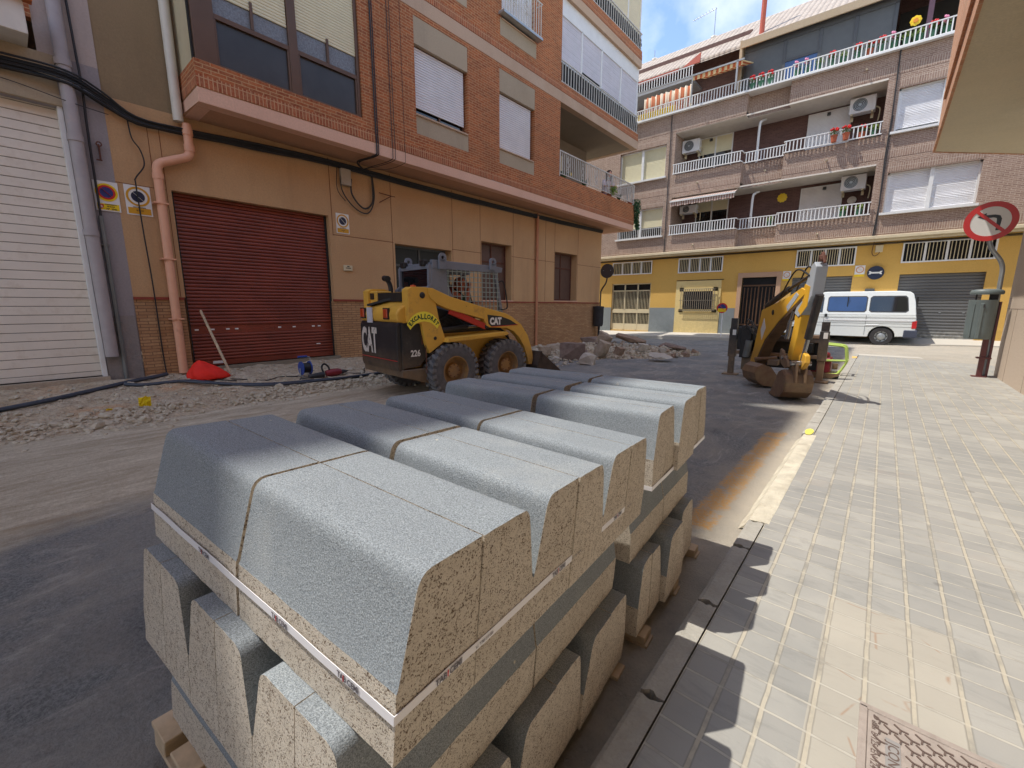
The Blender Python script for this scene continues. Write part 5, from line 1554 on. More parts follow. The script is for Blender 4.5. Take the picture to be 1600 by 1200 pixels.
mb = MB(); mb.box(-.1, .04, 20.6, 20.75, 9.2, 11.5); mb.bar((.0, 20.65, 10.9), (.55, 20.65, 11.45), .1, .1); mb.build('timber_post', simple('purple_stained_timber', lin(84, 56, 72), .6), yb)
yrail(-13, -7.5, 10.92, 11.42, 20.7, 46, nm='upper_terrace_railing')
mb = MB(); mb.box(-13, -7.5, 20.6, 21.9, 10.82, 10.92); mb.build('upper_terrace_slab', 'galv', yb)
ch_ = thing('chimney_pipe', 'tall rust red flue pipe rising above the tiled roof', 'flue', (-5.0, 20.95, 11.8)); mb = MB(); mb.tube([(-5.0, 20.9, 11.7), (-5.0, 20.9, 15)], .09, 10); mb.build('flue', simple('rust_red_pipe', lin(178, 84, 62), .6), ch_)
def antenna(x, y, z, h, yagi, label):
    t = thing('tv_antenna', label, 'antenna', (x, y, z))
    mb = MB(); mb.tube([(x, y, z), (x, y, z + h)], .018, 6); mb.build('mast', 'galv', t)
    if yagi:
        mb = MB(); mb.tube([(x + .05, y, z + h - .05), (x - 1.15, y + .3, z + h)], .014, 6)
        for i in range(7): mb.tube([(x - .15 - i * .15, y + .0 + i * .04 - .12, z + h - .03), (x - .15 - i * .15, y + i * .04 + .12, z + h - .03)], .007, 5)
        mb.build('boom', 'galv', t)
    mb = MB(); mb.blob((x, y, z + .02), .12, 3, .2, 1, None, (1.4, 1, .8)); mb.build('base', 'white_slab', t)
antenna(-7.7, YR1, 13.72, 1.25, True, 'television antenna with a long horizontal boom on the roof ridge')
antenna(-10.6, YR1, 13.72, .45, False, 'short bare antenna mast at the left end of the roof, farther right of two')
antenna(-11.4, YR1, 13.72, .4, False, 'short bare antenna mast at the far left end of the roof')
# awnings, curtains, banner
def striped(name, c1, c2, per, axis=0):
    m = MT(name); s_ = m.sep(); f = m.math('FRACT', m.math('DIVIDE', s_[axis], per))
    return m.fin(m.mix(m.math('GREATER_THAN', f, .5), c1, c2), .85)
M['stripe_orange'] = striped('orange_striped_canvas', lin(226, 200, 150), lin(196, 96, 54), .2)
M['stripe_brown'] = striped('brown_striped_canvas', lin(196, 180, 168), lin(146, 108, 96), .10)
M['stripe_curtain'] = striped('orange_and_cream_curtain', lin(206, 196, 176), lin(176, 104, 70), .26)
t = thing('awning', 'orange and cream striped awning pulled out on the top terrace', 'awning', (-6, 20, 10.4))
mb = MB(); mb.prism([(20.7, 10.75), (19.25, 10.28), (19.25, 10.26), (20.7, 10.72)], (0, 0, 0), (0, 1, 0), (0, 0, 1), (1, 0, 0), -7.0, -5.15)
for i in range(12): mb.box(-7.0 + i * .154, -6.86 + i * .154, 19.235, 19.25, 10.12, 10.28)
mb.build('canvas', 'stripe_orange', t)
mb = MB(); mb.box(-9.6, -5.1, 19.2, 19.24, 10.27, 10.33); mb.box(-7.0, -6.96, 19.2, 19.24, 9.3, 10.27); mb.box(-5.36, -5.3, 19.2, 19.24, 9.3, 10.3); mb.build('frame', 'galv', t)
t = thing('awning', 'brown and white striped awning folded under the soffit of the first floor loggia', 'awning', (-6.4, 20, 5.7))
mb = MB(); mb.prism([(YU + .2, 5.84), (YU - .25, 5.66), (YU - .25, 5.64), (YU + .2, 5.80)], (0, 0, 0), (0, 1, 0), (0, 0, 1), (1, 0, 0), -7.6, -5.05)
for i in range(26): mb.box(-7.6 + i * .098, -7.51 + i * .098, YU - .262, YU - .25, 5.42 + .015 * (i % 3), 5.62)
mb.build('canvas', 'stripe_brown', t)
mb = MB(); mb.box(-7.62, -5.03, YU - .29, YU - .23, 5.60, 5.66); mb.build('front_bar', 'white_paint', t)
t = thing('curtain', 'orange and cream striped curtain hanging on the left of the top terrace', 'curtain', (-8.6, 19.8, 9.3))
mb = MB(); vs = []; fs = []
for i in range(61):
    x = -9.3 + 2.1 * i / 60; y = 19.9 + .07 * math.sin(i * 1.05)
    vs += [(x, y, 9.28), (x, y, 10.3)]
for i in range(60): fs.append((2 * i, 2 * i + 2, 2 * i + 3, 2 * i + 1))
mb.add(vs, fs); o = mb.build('canvas', 'stripe_curtain', t, smooth=True); sd = o.modifiers.new('s', 'SOLIDIFY'); sd.thickness = .01
t = thing('banner', 'bright yellow cloth tied inside the top terrace railing at the far left', 'banner', (-8.4, 19.6, 9.3))
mb = MB(); mb.box(-10.5, -7.75, 19.56, 19.575, 9.30, 9.56); mb.build('cloth', 'sign_yellow', t)
# air conditioners
def aircon(x, y, z, w_, h_, label, fan='dark_frame'):
    t = thing('air_conditioner', label, 'air conditioner', (x + w_ / 2, y, z), group='air conditioners in the loggias')
    mb = MB(); mb.box(x, x + w_, y - .32, y, z, z + h_); mb.build('housing', 'white_pvc', t, bevel=.015)
    mb = MB(); c = Vector((x + w_ * .4, y - .325, z + h_ * .52)); mb.disc(c, (0, -1, 0), h_ * .40, 24, None, .012); f = mb.build('fan_grille', fan, t)
    mb = MB()
    for k in range(1, 5): mb.ring(c + Vector((0, -.008, 0)), (0, 1, 0), h_ * .085 * k, h_ * .085 * k + .012, 20, None, .006)
    mb.disc(c + Vector((0, -.01, 0)), (0, 1, 0), h_ * .07, 12, None, .01); mb.build('fan_guard', 'galv', f)
    mb = MB(); mb.box(x + .05, x + .11, y - .34, y, z - .05, z); mb.box(x + .04, x + .12, y - .05, y, z - .17, z - .03); mb.box(x + w_ - .11, x + w_ - .05, y - .34, y, z - .05, z); mb.box(x + w_ - .12, x + w_ - .04, y - .05, y, z - .17, z - .03); mb.each('bracket', 'cream_pvc', t)
    mb = MB(); mb.tube(curve([(x + w_, y - .15, z + .15), (x + w_ + .12, y - .1, z + .05), (x + w_ + .1, y - .02, z - .3)]), .02, 6); mb.build('pipe', 'cream_pvc', t)
aircon(-7.62, YBk - .35, 7.80, .72, .50, 'white air conditioner high on the left in the upper loggia')
aircon(-1.80, YBk - .35, 7.86, .72, .50, 'white air conditioner high on the right in the upper loggia')
aircon(-1.76, YBk - .35, 5.32, .72, .50, 'white air conditioner on the right in the lower loggia')
aircon(-7.55, YBk - .35, 5.26, .72, .34, 'air conditioner half hidden by the brown striped awning')
# flower pots on the top terrace railing and on the loggias
def flowerpot(pot, flower, leaf='green_plant'):
    t = bpy.data.objects.new('flower_pot', None); COL.objects.link(t); ORG[t.name] = Vector((0, 0, 0))
    mb = MB(); mb.lathe([(.001, 0), (.075, 0), (.10, .19), (.11, .19), (.11, .21), (.001, .20)], (0, 0, 0), (0, 0, 1), 10); mb.build('pot', pot, t)
    mb = MB(); leaves(mb, (0, 0, .29), .14, 110, .032, rnd, (1, 1, .8)); mb.build('foliage', leaf, t)
    if flower:
        mb = MB()
        for i in range(7): mb.blob((rnd.uniform(-.1, .1), rnd.uniform(-.1, .02), .32 + rnd.uniform(0, .16)), .042, i, .4, 1)
        mb.build('flowers', flower, t)
    return t
kinds = [flowerpot('green_pot', 'red_flower'), flowerpot('green_pot', 'pink_flower'), flowerpot('green_pot', None, 'lime_plant'), flowerpot('terracotta', 'red_flower')]
usedk = set()
seq = [(0, -4.85), (0, -4.55), (0, -4.25), (1, -3.4), (1, -3.1), (2, -2.75), (0, -2.4), (2, -2.1), (0, -1.7), (3, -1.4), (0, -1.1), (1, -.8), (2, -.5), (2, -.2), (0, .1), (1, .4), (0, .9), (0, 1.2), (2, 1.5), (2, 1.8), (0, 2.1), (3, 2.45)]
names = {0: 'green pot of red geraniums behind the white top terrace railing', 1: 'green pot of pink flowers behind the white top terrace railing', 2: 'green pot of leafy plants without flowers behind the white top terrace railing', 3: 'terracotta pot of red geraniums behind the white top terrace railing'}
kidsmap = {}
for q in COL.objects:
    if q.parent is not None: kidsmap.setdefault(q.parent.name, []).append(q)
def place_pot(k, loc, label, group=None):
    if k in usedk: o = copy_tree(kinds[k], None, kidsmap)
    else: o = kinds[k]; usedk.add(k)
    o.location = loc
    if 'group' in o: del o['group']
    tag(o, label, 'flower pot', group); return o
for k, x in seq:
    place_pot(k, (x, YU + .03, 9.30), names[k], 'flower pots along the top terrace railing')
place_pot(3, (-2.05, YU - .16, 6.8), 'terracotta pot of red geraniums hung outside the upper loggia railing, left of the pair')
place_pot(3, (-1.72, YU - .16, 6.8), 'terracotta pot of red geraniums hung outside the upper loggia railing, right of the pair')
place_pot(3, (-1.3, YU + .12, 6.8), 'terracotta pot of red geraniums inside the right end of the upper loggia railing')
place_pot(2, (-1.0, YU + .12, 6.8), 'green leafy pot at the right corner of the upper loggia')
place_pot(2, (-1.55, YU + .12, 4.3), 'leafy pot at the right end of the lower loggia railing, left of two')
place_pot(2, (-1.1, YU + .12, 4.3), 'leafy pot at the right end of the lower loggia railing, right of two')
place_pot(2, (-3.85, YU + .5, 4.3), 'leafy pot behind the recessed middle part of the lower loggia railing')
t = thing('toy_flower', 'large yellow plastic flower standing above the top terrace railing', 'ornament', (-.35, 19.7, 9.7))
mb = MB()
for i in range(8):
    a = i * math.pi / 4; mb.lathe([(.001, -.015), (.055, -.01), (.055, .01), (.001, .015)], (-.35 + .09 * math.cos(a), 19.7, 9.98 + .09 * math.sin(a)), (0, 1, 0), 10)
mb.build('petals', 'sign_yellow', t)
mb = MB(); mb.lathe([(.001, -.02), (.06, -.02), (.06, .02), (.001, .02)], (-.35, 19.69, 9.98), (0, 1, 0), 12); mb.build('centre', simple('orange_plastic', lin(220, 140, 40), .5), t)
mb = MB(); mb.tube([(-.35, 19.71, 9.3), (-.35, 19.71, 9.98)], .012, 6); mb.build('stem', 'green_plant', t)
t = thing('sun_ornament', 'yellow sun shaped ornament on the dark wall of the lower loggia', 'ornament', (-3.68, YBk, 5.5))
mb = MB()
for i in range(10):
    a = i * math.pi / 5; mb.lathe([(.001, -.01), (.05, -.008), (.05, .008), (.001, .01)], (-3.68 + .13 * math.cos(a), YBk - .03, 5.5 + .13 * math.sin(a)), (0, 1, 0), 8)
mb.lathe([(.001, -.03), (.12, -.015), (.13, .01), (.001, .01)], (-3.68, YBk - .03, 5.5), (0, 1, 0), 14)
mb.build('rays', 'sign_yellow', t)
t = thing('wall_plate', 'round pale plate on the dark loggia wall below the lower right air conditioner', 'ornament', (-1.4, YBk, 5.0))
mb = MB(); mb.lathe([(.001, -.03), (.13, -.01), (.14, .01), (.001, .012)], (-1.42, YBk - .03, 5.08), (0, 1, 0), 16); mb.build('plate', 'white_slab', t)
for (x, z, lb) in ((-6.6, 8.55, 'small dark lamp on the upper loggia wall near the left'), (-2.3, 5.88, 'small dark lamp on the lower loggia wall, left of the air conditioner'), (-2.45, 8.5, 'small dark lamp on the upper loggia wall above the white door')):
    t = thing('wall_lamp', lb, 'lamp', (x, YBk, z - .25)); mb = MB(); mb.box(x - .05, x + .05, YBk - .1, YBk, z - .3, z - .2); mb.lathe([(.001, 0), (.06, 0), (.045, .07), (.001, .09)], (x, YBk - .12, z - .3), (0, 0, 1), 10); mb.build('lamp_body', 'dark_frame', t)
# signs on the yellow wall
def ysign(a0, z0, w_, h_, label):
    t = thing('parking_ban_sign', label, 'sign', (a0 + w_ / 2, YG, z0)); y = YG - .01
    mb = MB(); mb.box(a0, a0 + w_, y - .004, y, z0, z0 + h_); mb.build('plate', 'sign_white', t)
    c = Vector((a0 + w_ / 2, y - .006, z0 + h_ * .62)); r = w_ * .42
    mb = MB(); mb.ring(c, (0, 1, 0), r * .75, r, 20, None, .004); mb.bar(c + Vector((-.5 * r, -.002, .5 * r)), c + Vector((.5 * r, -.002, -.5 * r)), .004, r * .25, (0, 1, 0)); mb.build('ring', simple('faded_orange_print', lin(206, 150, 110), .5), t)
    mb = MB(); mb.box(a0, a0 + w_, y - .006, y - .004, z0, z0 + h_ * .2); mb.build('panel', 'sign_yellow', t)
ysign(-2.90 - .28, 2.18, .27, .36, 'faded parking ban plate beside the marble portal')
ysign(-.98, 2.25, .28, .38, 'faded parking ban plate between the two upper grey vents')
ws = thing('round_sign', 'dark blue round sign with a white spanner on the yellow wall', 'sign', (-.4, YG, 2.35))
mb = MB(); mb.disc((-.40, YG - .05, 2.36), (0, 1, 0), .23, 32, None, .06); mb.build('disc', 'sign_navy', ws)
mb = MB(); y = YG - .085
mb.box(-.52, -.28, y - .003, y, 2.335, 2.385)
for s_, c in ((-1, -.54), (1, -.27)):
    mb.prism([(0, -.055), (s_ * .05, -.055), (s_ * .02, 0), (s_ * .05, .055), (0, .055), (-s_ * .03, .03), (-s_ * .03, -.03)], (c, y - .0035, 2.36), (1, 0, 0), (0, 0, 1), (0, 1, 0), -.002, .002)
mb.build('spanner', 'sign_white', ws)
t = thing('junction_box', 'small cream electrical box with hanging loops of wire on the yellow wall', 'electrical box', (-.42, YG, 3.2))
mb = MB(); mb.box(-.50, -.30, YG - .10, YG, 3.05, 3.28); mb.build('housing', 'cream_pvc', t, bevel=.01)
mb = MB(); mb.tube(curve([(-.56, YG - .05, 3.4), (-.58, YG - .05, 3.05), (-.50, YG - .05, 2.93), (-.40, YG - .05, 3.0), (-.38, YG - .05, 3.06)]), .012, 6); mb.build('wire', 'brown_frame', t)
t = thing('meter_box', 'small grey box on the yellow wall just above the van roof', 'electrical box', (-.45, YG, 1.7))
mb = MB(); mb.box(-.62, -.36, YG - .1, YG, 1.55, 1.82); mb.build('housing', 'dark_frame', t, bevel=.01)
# round no parking disc on a thin post
t = thing('parking_ban_post', 'round red and blue parking ban disc with a yellow plate on a thin white post', 'sign', (-4.95, 18.75, 0))
zb_ = zfar(-4.95, 18.75)
mb = MB(); mb.tube([(-4.93, 18.75, zb_), (-4.95, 18.75, 1.25)], .018, 8); mb.build('post', 'white_paint', t)
c = Vector((-4.96, 18.70, 1.13))
mb = MB(); mb.ring(c, (0, 1, 0), .15, .20, 28, None, .012); mb.bar(c + Vector((-.11, -.006, .11)), c + Vector((.11, -.006, -.11)), .01, .04, (0, 1, 0)); mb.build('red_ring', 'sign_red', t)
mb = MB(); mb.disc(c + Vector((0, .002, 0)), (0, 1, 0), .152, 24, None, .01); mb.build('blue_disc', 'sign_blue', t)
mb = MB(); mb.box(c.x - .15, c.x + .15, c.y - .012, c.y - .008, c.z - .15, c.z - .02); mb.build('plate', 'sign_yellow', t)

# ------------------------------------------------------------------ right-hand building with overhang
rb = thing('corner_block', 'block with beige overhanging soffit, orange brick above and pinkish aggregate wall below', 'building', (1.62, 5, 0))
XR = 1.615
M['brick_orange'] = brick('orange_brick', 'X', lin(216, 150, 108), lin(196, 128, 88), lin(214, 190, 164), 0.2, 0.055)
mb = MB()
wall(mb, 'X', XR, -14, 11.35, -.3, 4.49, [], .1)
mb.add([(XR, 11.35, -.3), (7, 11.35, -.3), (7, 11.35, 4.49), (XR, 11.35, 4.49)], [(0, 1, 2, 3)])
mb.build('wall', 'granite', rb)
mb = MB()
for y in (10.57, 9.3, 8.0): mb.box(XR - .002, XR + .001, y - .004, y + .004, 0, 1.18)
mb.box(XR - .002, XR + .001, -14, 11.35, 1.176, 1.184); mb.build('slab_joints', 'rubble_dark', rb)
OV = [(0.40, -14), (0.40, 13.46), (1.89, 14.9), (7, 14.9), (7, -14)]
mb = MB(); mb.add([(x, y, 4.49) for x, y in OV], [(0, 1, 2, 3, 4)]); mb.build('soffit', stucco('beige_soffit', lin(222, 208, 178), lin(208, 192, 160), 30, .2, stain=.35), rb)
mb = MB()
mb.add([(.40, -14, 4.47), (.40, 13.46, 4.47), (.40, 13.46, 8.2), (.40, -14, 8.2)], [(0, 1, 2, 3)])
mb.add([(.40, 13.46, 4.47), (1.89, 14.9, 4.47), (1.89, 14.9, 8.2), (.40, 13.46, 8.2)], [(0, 1, 2, 3)])
mb.add([(1.89, 14.9, 4.47), (7, 14.9, 4.47), (7, 14.9, 8.2), (1.89, 14.9, 8.2)], [(0, 1, 2, 3)])
mb.add([(x, y, 8.2) for x, y in OV], [(0, 1, 2, 3, 4)])
mb.build('upper_wall', 'brick_orange', rb)
mb = MB(); mb.box(.372, .41, -14, 13.47, 4.475, 4.53); mb.box(.36, .41, -14, 12.2, 5.1, 5.22); mb.box(.34, .41, -14, 12.4, 7.2, 7.45)
mb.each('brick_ledge', 'brick_orange', rb)

# no-left-turn sign on a bent pole
ns = thing('road_sign', 'round no left turn sign on a bent grey pole above the green bin', 'road sign', (1.47, 11.15, 0))
mb = MB(); mb.tube(elbowpath([(1.47, 11.16, 0), (1.425, 11.05, 1.93), (1.20, 11.0, 2.24), (1.185, 11.0, 2.62)], .14, 6), .032, 12); mb.build('pole', 'galv', ns, smooth=True)
c = Vector((1.165, 10.95, 2.62)); nn = Vector((-.10, -1, -.03)).normalized(); ax = Vector((0, 0, 1)).cross(-nn).normalized() * -1; ax = Vector((1, 0, 0)); ax = (ax - nn * ax.dot(nn)).normalized(); az = nn.cross(ax) * -1
if az.z < 0: az = -az
mb = MB(); mb.disc(c, nn, .315, 48, None, .01); mb.build('plate', 'sign_back', ns)
mb = MB(); mb.disc(c + nn * .008, nn, .31, 48, None, .004); mb.build('white_face', 'sign_white', ns)
mb = MB(); mb.ring(c + nn * .013, nn, .235, .315, 48, None, .004); mb.build('red_ring', 'sign_red', ns)
mb = MB()
fr = lambda x, y: c + nn * .012 + ax * x + az * y
def strip(mb, pts, wd, off):
    for a, b in zip(pts, pts[1:]):
        a3 = c + nn * off + ax * a[0] + az * a[1]; b3 = c + nn * off + ax * b[0] + az * b[1]
        mb.bar(a3, b3, wd, .003, nn)
        if mb is None: pass
mb.prism([(.075, -.15), (.115, -.15), (.125, .03), (.10, .085), (.04, .105), (-.06, .105), (-.06, .14), (-.16, .085), (-.06, .03), (-.06, .06), (.03, .06), (.065, .045), (.07, .01)], c + nn * .0115, ax, az, nn, 0, .002)
mb.build('arrow', 'sign_black', ns)
mb = MB(); mb.bar(c + nn * .015 - ax * .175 + az * .175, c + nn * .015 + ax * .175 - az * .175, .045, .003, nn); mb.build('red_bar', 'sign_red', ns)
mb = MB(); mb.box(1.155, 1.215, 10.955, 10.99, 2.32, 2.42); mb.build('clamp', 'dusty_black', ns)
# litter bin
gb = thing('litter_bin', 'grey green oval litter bin with a round lid on a dark red post', 'litter bin', (1.42, 11.1, 0))
M['bin_green'] = simple('grey_green_plastic', lin(104, 114, 114), .45, var=.06)
def oval(mb, c, rx, ry, prof, seg=28):
    vs = []; fs = []
    for s_, z in prof:
        for j in range(seg):
            t = 2 * math.pi * j / seg
            vs.append((c[0] + rx * s_ * math.cos(t), c[1] + ry * s_ * math.sin(t), z))
    for i in range(len(prof) - 1):
        for j in range(seg):
            b = (j + 1) % seg; fs.append((i * seg + j, i * seg + b, (i + 1) * seg + b, (i + 1) * seg + j))
    mb.add(vs, fs)
mb = MB(); oval(mb, (1.27, 10.95), .175, .14, [(.01, .66), (.9, .66), (.96, .69), (1.0, .8), (1.02, 1.28), (1.04, 1.30), (1.04, 1.33), (.94, 1.33), (.92, .75), (.01, .75)]); mb.build('body', 'bin_green', gb, smooth=True)
mb = MB(); oval(mb, (1.29, 10.95), .205, .165, [(.01, 1.43), (.97, 1.42), (1.0, 1.44), (1.0, 1.47), (.9, 1.495), (.5, 1.51), (.01, 1.515)]); mb.build('lid', 'bin_green', gb, smooth=True)
mb = MB(); mb.box(1.33, 1.43, 10.93, 11.0, 1.30, 1.44); mb.box(1.16, 1.18, 10.9, 10.92, 1.30, 1.44); mb.build('lid_bracket', 'dusty_black', gb)
mb = MB(); mb.box(1.225, 1.275, 10.795, 10.83, .67, 1.27); mb.box(1.155, 1.17, 10.825, 10.86, .69, 1.27); mb.each('rib', 'bin_green', gb, bevel=.006)
mb = MB(); mb.box(1.26, 1.28, 10.79, 10.80, 1.20, 1.255); mb.build('slot', 'dusty_black', gb)
M['dark_red_post'] = simple('dark_red_steel', lin(98, 52, 52), .5, var=.12)
mb = MB(); mb.box(1.36, 1.43, 11.0, 11.06, 0, .68); mb.box(1.47, 1.50, 11.04, 11.09, 0, 1.3); mb.box(1.32, 1.50, 10.97, 11.09, .32, .345); mb.box(1.30, 1.48, 10.94, 11.1, 0, .012); mb.build('post', 'dark_red_post', gb)

# round sign seen from behind and a dark bin at the far left corner
t = thing('road_sign', 'round sign seen from behind on a bent dark pole at the orange building corner', 'road sign', (-8.42, 15.15, -.2))
mb = MB(); mb.tube(curve([(-8.47, 15.15, -.25), (-8.47, 15.15, 1.5), (-8.44, 15.15, 1.8), (-8.25, 15.15, 2.1), (-8.21, 15.15, 2.5)]), .028, 10); mb.build('pole', 'sign_back', t, smooth=True)
mb = MB(); mb.disc((-8.21, 15.12, 2.51), (.12, -1, 0), .265, 36, None, .02); mb.build('disc_back', 'sign_back', t)
mb = MB(); mb.blob((-8.36, 15.1, 2.53), .015, 1, 0, 1); mb.blob((-8.06, 15.1, 2.53), .015, 1, 0, 1); mb.build('bolts', 'galv', t)
t = thing('litter_bin', 'dark narrow litter bin on the pole at the corner of the orange building', 'litter bin', (-8.45, 15.1, -.2))
mb = MB(); oval(mb, (-8.45, 15.0), .2, .16, [(.01, .42), (.85, .42), (1, .5), (1.03, 1.12), (1.1, 1.14), (1.1, 1.18), (.01, 1.20)]); mb.build('body', 'dusty_black', t, smooth=True)
mb = MB(); mb.box(-8.5, -8.43, 15.08, 15.13, -.25, .5); mb.build('post', 'dusty_black', t)

# ------------------------------------------------------------------ pallets of kerb blocks
BH = 0.284
def kerbblock_mesh(L_, W_, seed):
    """half of a pair; x along the block, y=0 outer foot, y=W_ back"""
    prof = [(0, 0), (0, .04), (0, .08), (.001, .119), (.004, .125), (.031, .254), (.034, .266), (.040, .276), (.049, .282), (.060, .284)]
    n_ = 4
    prof += [((.060) + (W_ - .001 - .060) * i / n_, .284) for i in range(1, n_ + 1)] + [(W_, .20), (W_, .10), (W_, 0)]
    nx = 22; np_ = len(prof); vs = []; fs = []; mi = []
    for i in range(nx + 1):
        x = L_ * i / nx
        for y, z in prof:
            low = z < .121 and y < .01
            a = (.0018 if z < .1 else .0005) if low else .0005
            p = Vector((x * 22, y * 22, z * 22 + seed * 5))
            e = 0
            if i in (0, nx): e = (.0016 * mnoise.noise(p * 1.7)) * (-1 if i == nx else 1)
            vs.append((x + e, y + a * mnoise.noise(p) * (1 if y < W_ - .01 else 0), z + (.0025 * mnoise.noise(p * 1.3 + Vector((9, 0, 0))) if z == 0 else .0007 * mnoise.noise(p))))
    for i in range(nx):
        for j in range(np_):
            k = (j + 1) % np_
            fs.append((i * np_ + j, (i + 1) * np_ + j, (i + 1) * np_ + k, i * np_ + k))
            mi.append(1 if j <= 2 or j >= np_ - 4 else 0)
    fs.append(tuple(range(np_))[::-1]); mi.append(1)
    fs.append(tuple(nx * np_ + j for j in range(np_))); mi.append(1)
    me = bpy.data.meshes.new('kerb_block'); me.from_pydata(vs, [], fs)
    bm = bmesh.new(); bm.from_mesh(me); bmesh.ops.recalc_face_normals(bm, faces=bm.faces); bm.to_mesh(me); bm.free()
    out = []
    for want, nm, mt in ((1, 'kerb_block', 'kerb_rough'), (0, 'facing', 'kerb_smooth')):
        m2 = me.copy(); m2.name = nm
        bm = bmesh.new(); bm.from_mesh(m2); bm.faces.ensure_lookup_table()
        bmesh.ops.delete(bm, geom=[f for f, k in zip(list(bm.faces), mi) if k != want], context='FACES'); bm.to_mesh(m2); bm.free()
        m2.materials.append(M[mt])
        for p in m2.polygons: p.use_smooth = (want == 0)
        if want == 0:
            try: m2.set_sharp_from_angle(angle=R(38))
            except Exception: pass
        out.append(m2)
    return out
def frame(X0, Y0, Z0, th, tu, tv):
    c, s = math.cos(th), math.sin(th)
    ex = Vector((c, s, -tu)).normalized(); ey = Vector((-s, c, tv)); ey = (ey - ex * ey.dot(ex)).normalized(); ez = ex.cross(ey)
    return Matrix(((ex.x, ey.x, ez.x, X0), (ex.y, ey.y, ez.y, Y0), (ex.z, ey.z, ez.z, Z0), (0, 0, 0, 1)))
def block(F, x, y, z, L_, W_, mode, seed, me_cache={}):
    key = (round(L_, 3), round(W_, 3), seed % 4)
    if key not in me_cache: me_cache[key] = kerbblock_mesh(L_, W_, seed % 4)
    o = bpy.data.objects.new('kerb_block', me_cache[key][0]); COL.objects.link(o)
    fc = bpy.data.objects.new('facing', me_cache[key][1]); COL.objects.link(fc); fc.parent = o
    rot = {'near': Matrix.Identity(4), 'far': Matrix.Rotation(math.pi, 4, 'Z'), 'left': Matrix.Rotation(-math.pi / 2, 4, 'Z'), 'right': Matrix.Rotation(math.pi / 2, 4, 'Z')}[mode]
    o.matrix_world = F @ Matrix.Translation((x, y, z)) @ rot
    return o
rnd = random.Random(5)
def pallet(F, T, W3, L_, gap, w_, pname, zb, g, short, far_):
    """F: right near corner at the bottom of the top layer; local x runs to -T, y to W3"""
    Ly = (W3 - .012) / 2; wu = (T - .048) / 3
    ordn = ['nearest', 'middle', 'farthest']; side = ['pavement-side', 'street-side']
    idx = 0
    for layer in (0, 2):
        z = -layer * (BH + .001)
        for p in range(3):
            for s_ in range(2):
                x1 = 0 if s_ == 0 else -(L_ + gap)
                j = rnd.uniform(-.004, .004) + (.02 * (p == 1 and s_ == 0 and far_))
                y0 = p * w_ + (0 if layer == 0 else (.012 if not far_ else -.06))
                a = block(F, x1 - L_ + j, y0, z, L_, w_ / 2 - .0010, 'near', idx); idx += 1
                b = block(F, x1 + j + rnd.uniform(-.003, .003), y0 + w_ - .0008, z, L_, w_ / 2 - .0010, 'far', idx); idx += 1
                if layer == 0:
                    tag(a, f'{side[s_]} kerb block, {ordn[p]} top row of the {pname} pallet, near slope', 'kerb block', g)
                    tag(b, f'{side[s_]} kerb block, {ordn[p]} top row of the {pname} pallet, far slope', 'kerb block', g)
                else:
                    tag(a, f'{side[s_]} kerb block, {ordn[p]} bottom row of the {pname} pallet, near slope', 'kerb block', g)
                    tag(b, f'{side[s_]} kerb block, {ordn[p]} bottom row of the {pname} pallet, far slope', 'kerb block', g)
    z = -(BH + .001)
    rows = ['pavement-side', 'central', 'street-side']; hn = ['nearer', 'farther']
    for p in range(3):
        for s_ in range(2):
            y0 = (-.035 if not far_ else -.05) + s_ * (Ly + .008)
            xr = -p * wu - .048
            a = block(F, xr, y0, z, Ly, wu / 2 - .0012, 'right', idx); idx += 1
            b = block(F, xr - wu + .002, y0 + Ly, z, Ly, wu / 2 - .0012, 'left', idx); idx += 1
            tag(a, f'{hn[s_]} kerb block, {rows[p]} row of the middle layer, {pname} pallet, slope towards the pavement', 'kerb block', g)
            tag(b, f'{hn[s_]} kerb block, {rows[p]} row of the middle layer, {pname} pallet, slope towards the street', 'kerb block', g)
F1 = frame(-.451, .268, .574, .098, .047, -.056)
T1, W31 = .949, 1.062
pallet(F1, T1, W31, .4685, .012, .354, 'nearer', 0, 'grey concrete kerb blocks stacked on the nearer pallet', 0, False)
F2 = frame(-.569, 1.446, .551, .07, 0.0, 0.0)
T2, W32 = 1.076, .784
pallet(F2, T2, W32, .528, .02, W32 / 3, 'farther', 0, 'grey concrete kerb blocks stacked on the farther pallet', 0, True)
